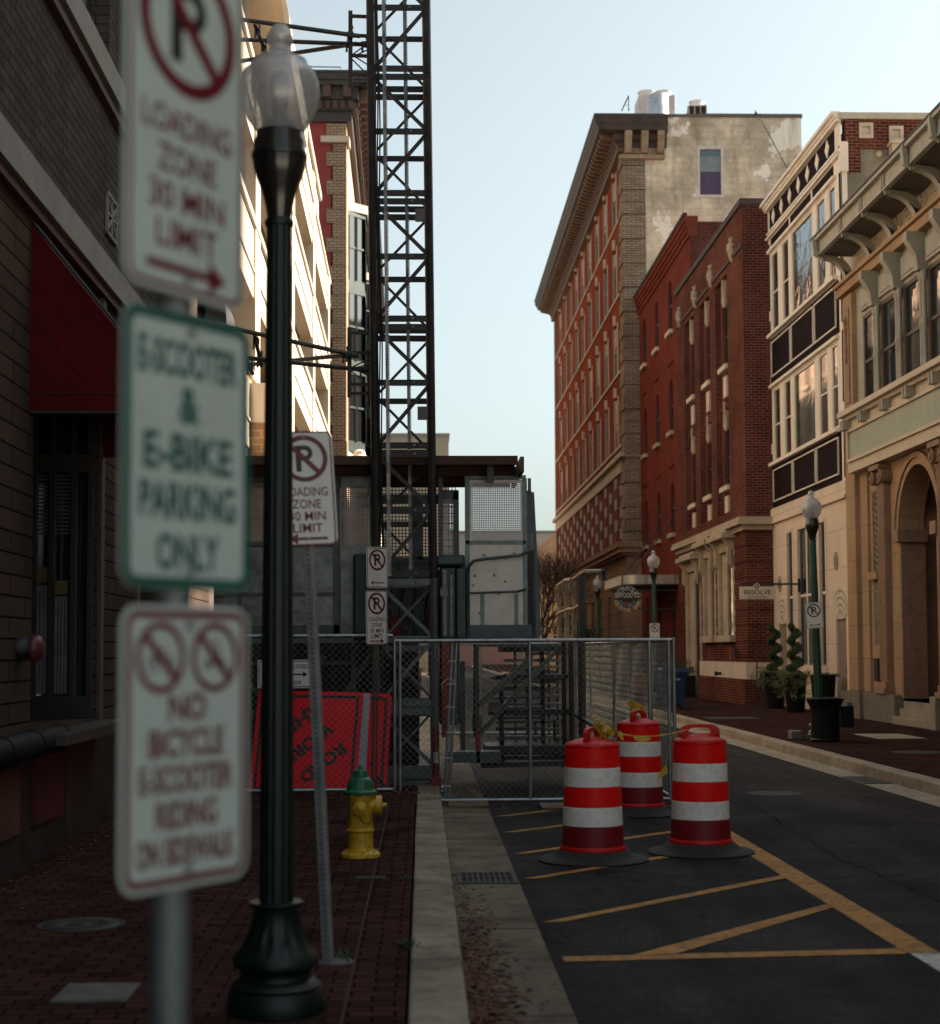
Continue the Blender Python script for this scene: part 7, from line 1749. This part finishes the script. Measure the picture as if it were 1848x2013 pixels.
for (x, y, H, lab, pink) in ((5.6, 76, 7.4, 'bare winter tree with a few pink buds beyond the cage', 1), (6.6, 98, 8.0, 'farther bare tree near the end of the street', 1), (6.4, 66, 3.2, 'low dark evergreen shrub under the bare tree', 0)):
    t = thing('street_tree' if pink else 'evergreen_shrub', lab, 'tree' if pink else 'shrub', (x, y, .15))
    b = MB(); tips = []; base = Vector((x, y, .1))
    if pink:
        b.tube(base, base + Vector((.05, 0, H * .25)), .12, 8, .1); 
        for _ in range(5): branch(b, tips, base + Vector((.05, 0, H * .24)), Vector((random.gauss(0, .4), random.gauss(0, .4), 1)).normalized(), H * .2, .06, 5)
        b.build('trunk', m_bark, t); f = MB()
        for q in tips[::2]: leaves(f, q, .15, 1, .05)
        f.build('crown', m_blo, t)
    else:
        b.tube(base, base + Vector((0, 0, H * .7)), .08, 8); b.build('trunk', m_bark, t); f = MB()
        for _ in range(26): leaves(f, base + Vector((random.gauss(0, .45), random.gauss(0, .45), random.uniform(.5, H))), .38, 60, .07)
        f.build('crown', m_fol, t)
m_pot = M('planter_black', (.007, .008, .009), .6, var=.2, spec=.2)
m_ivy = M('trailing_ivy', (.11, .12, .045), .7, var=.5, vs=9)
m_box_ = M('topiary_green', (.045, .085, .028), .75, var=.6, vs=14)
m_soil = M('soil', (.02, .015, .01), .95)
def planter(label, x, y, r, h, top, name='topiary_planter'):
    t = thing(name, label, 'planter', (x, y, .145))
    s = MB(); s.lathe([(r * .72, 0), (r * .76, .02), (r * .98, h - .04), (r, h), (r * .9, h), (r * .88, h - .06), (.01, h - .06)], 32, (x, y, .145)); s.build('pot', m_pot, t)
    if top == 'spiral':
        s = MB(); s.tube((x, y, h), (x, y, 2.25), .025, 6); s.build('stem', m_bark, t)
        f = MB()
        for k in range(230):
            a = k / 230; ang = a * 2 * math.pi * 3.6; rr = .15 * (1 - a * .45); c = Vector((x + rr * math.cos(ang), y + rr * math.sin(ang), h + .1 + a * 1.28)); leaves(f, c, .115 * (1 - a * .3), 34, .024)
        f.build('topiary', m_box_, t)
        f = MB()
        for k in range(75):
            ang = random.uniform(math.pi * .55, math.pi * 1.6) if random.random() < .75 else random.uniform(0, 6.28); dr = abs(random.gauss(0, .14)); L = random.uniform(0, .5) * (1.3 if y < 41 else .8)
            leaves(f, (x + (r + dr) * math.cos(ang), y + (r + dr) * math.sin(ang), h + .18 - L + .05 * random.random()), .09, 26, .024)
        for k in range(30): leaves(f, (x + random.gauss(0, r * .5), y + random.gauss(0, r * .5), h + .12), .1, 26, .024)
        f.build('trailing_plant', m_ivy, t)
    else:
        f = MB()
        for k in range(40): leaves(f, (x + random.gauss(0, r * .45), y + random.gauss(0, r * .45), h + .13), .07, 22, .02)
        f.build('low_plant', m_fol, t)
x1 = gr(1550, 1396, .15).x; planter('spiral topiary planter farther from the lamp post, in front of the cream building door', gr(1550, 1396, .15).x, 42.6, .29, .95, 'spiral')
planter('spiral topiary planter half behind the green lamp post, trailing ivy to the ground', gr(1590, 1404, .15).x, 39.8, .29, .95, 'spiral')
planter('tall black planter with low plants behind the trash can', gr(1645, 1408, .15).x, 38.4, .31, .95, 'low', 'black_planter')
# trash can
p = gr(1623, 1457, .15); x, y = p.x, p.y; t = thing('trash_can', 'black flared metal trash can on the far walk by the kerb', 'trash can', (x, y, .145))
s = MB(); n = 40
for k in range(n):
    a = 2 * math.pi * k / n; c_, s_ = math.cos(a), math.sin(a); pts = []
    prof = [(.235, .17), (.235, .60), (.25, .72), (.31, .86)]
    for (r0, z0), (r1, z1) in zip(prof[:-1], prof[1:]): s.bar((x + r0 * c_, y + r0 * s_, z0), (x + r1 * c_, y + r1 * s_, z1), .028, .008, (c_, s_, 0))
s.build('slats', m_pot, t)
s = MB(); s.lathe([(.215, .16), (.215, .84), (.20, .84), (.2, .2), (.01, .2)], 32, (x, y, 0)); s.build('liner', m_pot, t)
s = MB(); s.lathe([(.24, .145), (.25, .16), (.25, .19), (.24, .2)], 40, (x, y, 0)); s.lathe([(.3, .85), (.325, .86), (.33, .875), (.31, .885), (.27, .88), (.27, .86)], 40, (x, y, 0)); s.build('rims', M('rim_black', (.02, .02, .02), .3, .5), t)
s = MB(); s.box(x + .27, x + .48, y - .05, y + .05, .38, .74); s.build('ash_box', m_pot, t)
s = MB(); s.box(x - .45, x - .25, y + .55, y + .85, .145, .3); tag(s.build('granite_stub', m_gran, bevel=.02), 'small worn stone block at the foot of the green lamp behind the trash can', 'stone')
# blue bin
p = gr(1323, 1393, .15); x, y = p.x, p.y; t = thing('recycling_bin', 'blue wheeled recycling bin on the far walk behind the fence corner', 'bin', (x, y, .145))
m_blue = M('bin_blue', (.006, .024, .085), .5, var=.15, vs=3)
s = MB(); vs = []
for z, a, b in ((.25, .25, .26), (1.12, .33, .36)): vs += [(x - a, y - b, z), (x + a, y - b, z), (x + a, y + b, z), (x - a, y + b, z)]
s.add(vs, [(3, 2, 1, 0), (4, 5, 6, 7), (0, 1, 5, 4), (1, 2, 6, 5), (2, 3, 7, 6), (3, 0, 4, 7)]); s.box(x - .35, x + .35, y - .38, y + .38, 1.06, 1.12); s.build('body', m_blue, t, bevel=.02)
s = MB(); s.prism([(x - .37, y - .4, 1.13), (x + .37, y - .4, 1.13), (x + .46, y - .36, 1.17), (x + .34, y - .36, 1.22), (x - .3, y - .36, 1.24), (x - .38, y - .38, 1.19)], (0, .76, 0)); s.build('lid', m_blue, t, bevel=.012)
for s_ in (-.26, .26):
    s = MB(); s.lathe([(.05, -.03), (.13, -.03), (.14, -.02), (.14, .02), (.13, .03), (.05, .03)], 20, (x + .3, y + s_, .285), axis='Y'); s.build('wheel', m_rub, t)
s = MB(); text(s, FS(y - .345), 'Norfolk', x + .06, .93, .05, .2, .0); s.build('lettering', M('bin_white', (.6, .6, .6), .6), t)
# bush planter by the dark brick building, flower tub
t = thing('bush_planter', 'dark square planter with a clipped bush against the dark brick building', 'planter', (8.75, 54, .145))
s = MB(); s.box(8.3, 9.15, 53.6, 54.4, .145, .85); s.build('pot', m_pot, t, bevel=.03)
f = MB()
for k in range(60): leaves(f, (8.72 + random.gauss(0, .22), 54 + random.gauss(0, .2), .95 + abs(random.gauss(0, .16))), .13, 40, .03)
f.build('bush', m_fol, t)
t = thing('flower_tub', 'orange terracotta tub with a dark plant behind the fence mesh', 'planter', (8.3, 60.5, .145))
s = MB(); s.lathe([(.36, .145), (.42, .3), (.46, .75), (.5, .8), (.46, .82), (.01, .8)], 28, (8.3, 60.5, 0)); s.build('pot', M('terracotta', (.30, .09, .05), .8, var=.25), t)
f = MB()
for k in range(60): leaves(f, (8.3 + random.gauss(0, .34), 60.5 + random.gauss(0, .3), 1.0 + abs(random.gauss(0, .3))), .15, 40, .04)
f.build('plant', m_fol, t)
t = thing('small_red_planter', 'small red box by the doorways of the narrow red building', 'box', (8.9, 59.2, .145))
s = MB(); s.box(8.75, 9.15, 59, 59.3, .145, .9); s.box(8.72, 9.18, 58.97, 59.33, .9, .96); s.build('box', m_redp, t, bevel=.02)
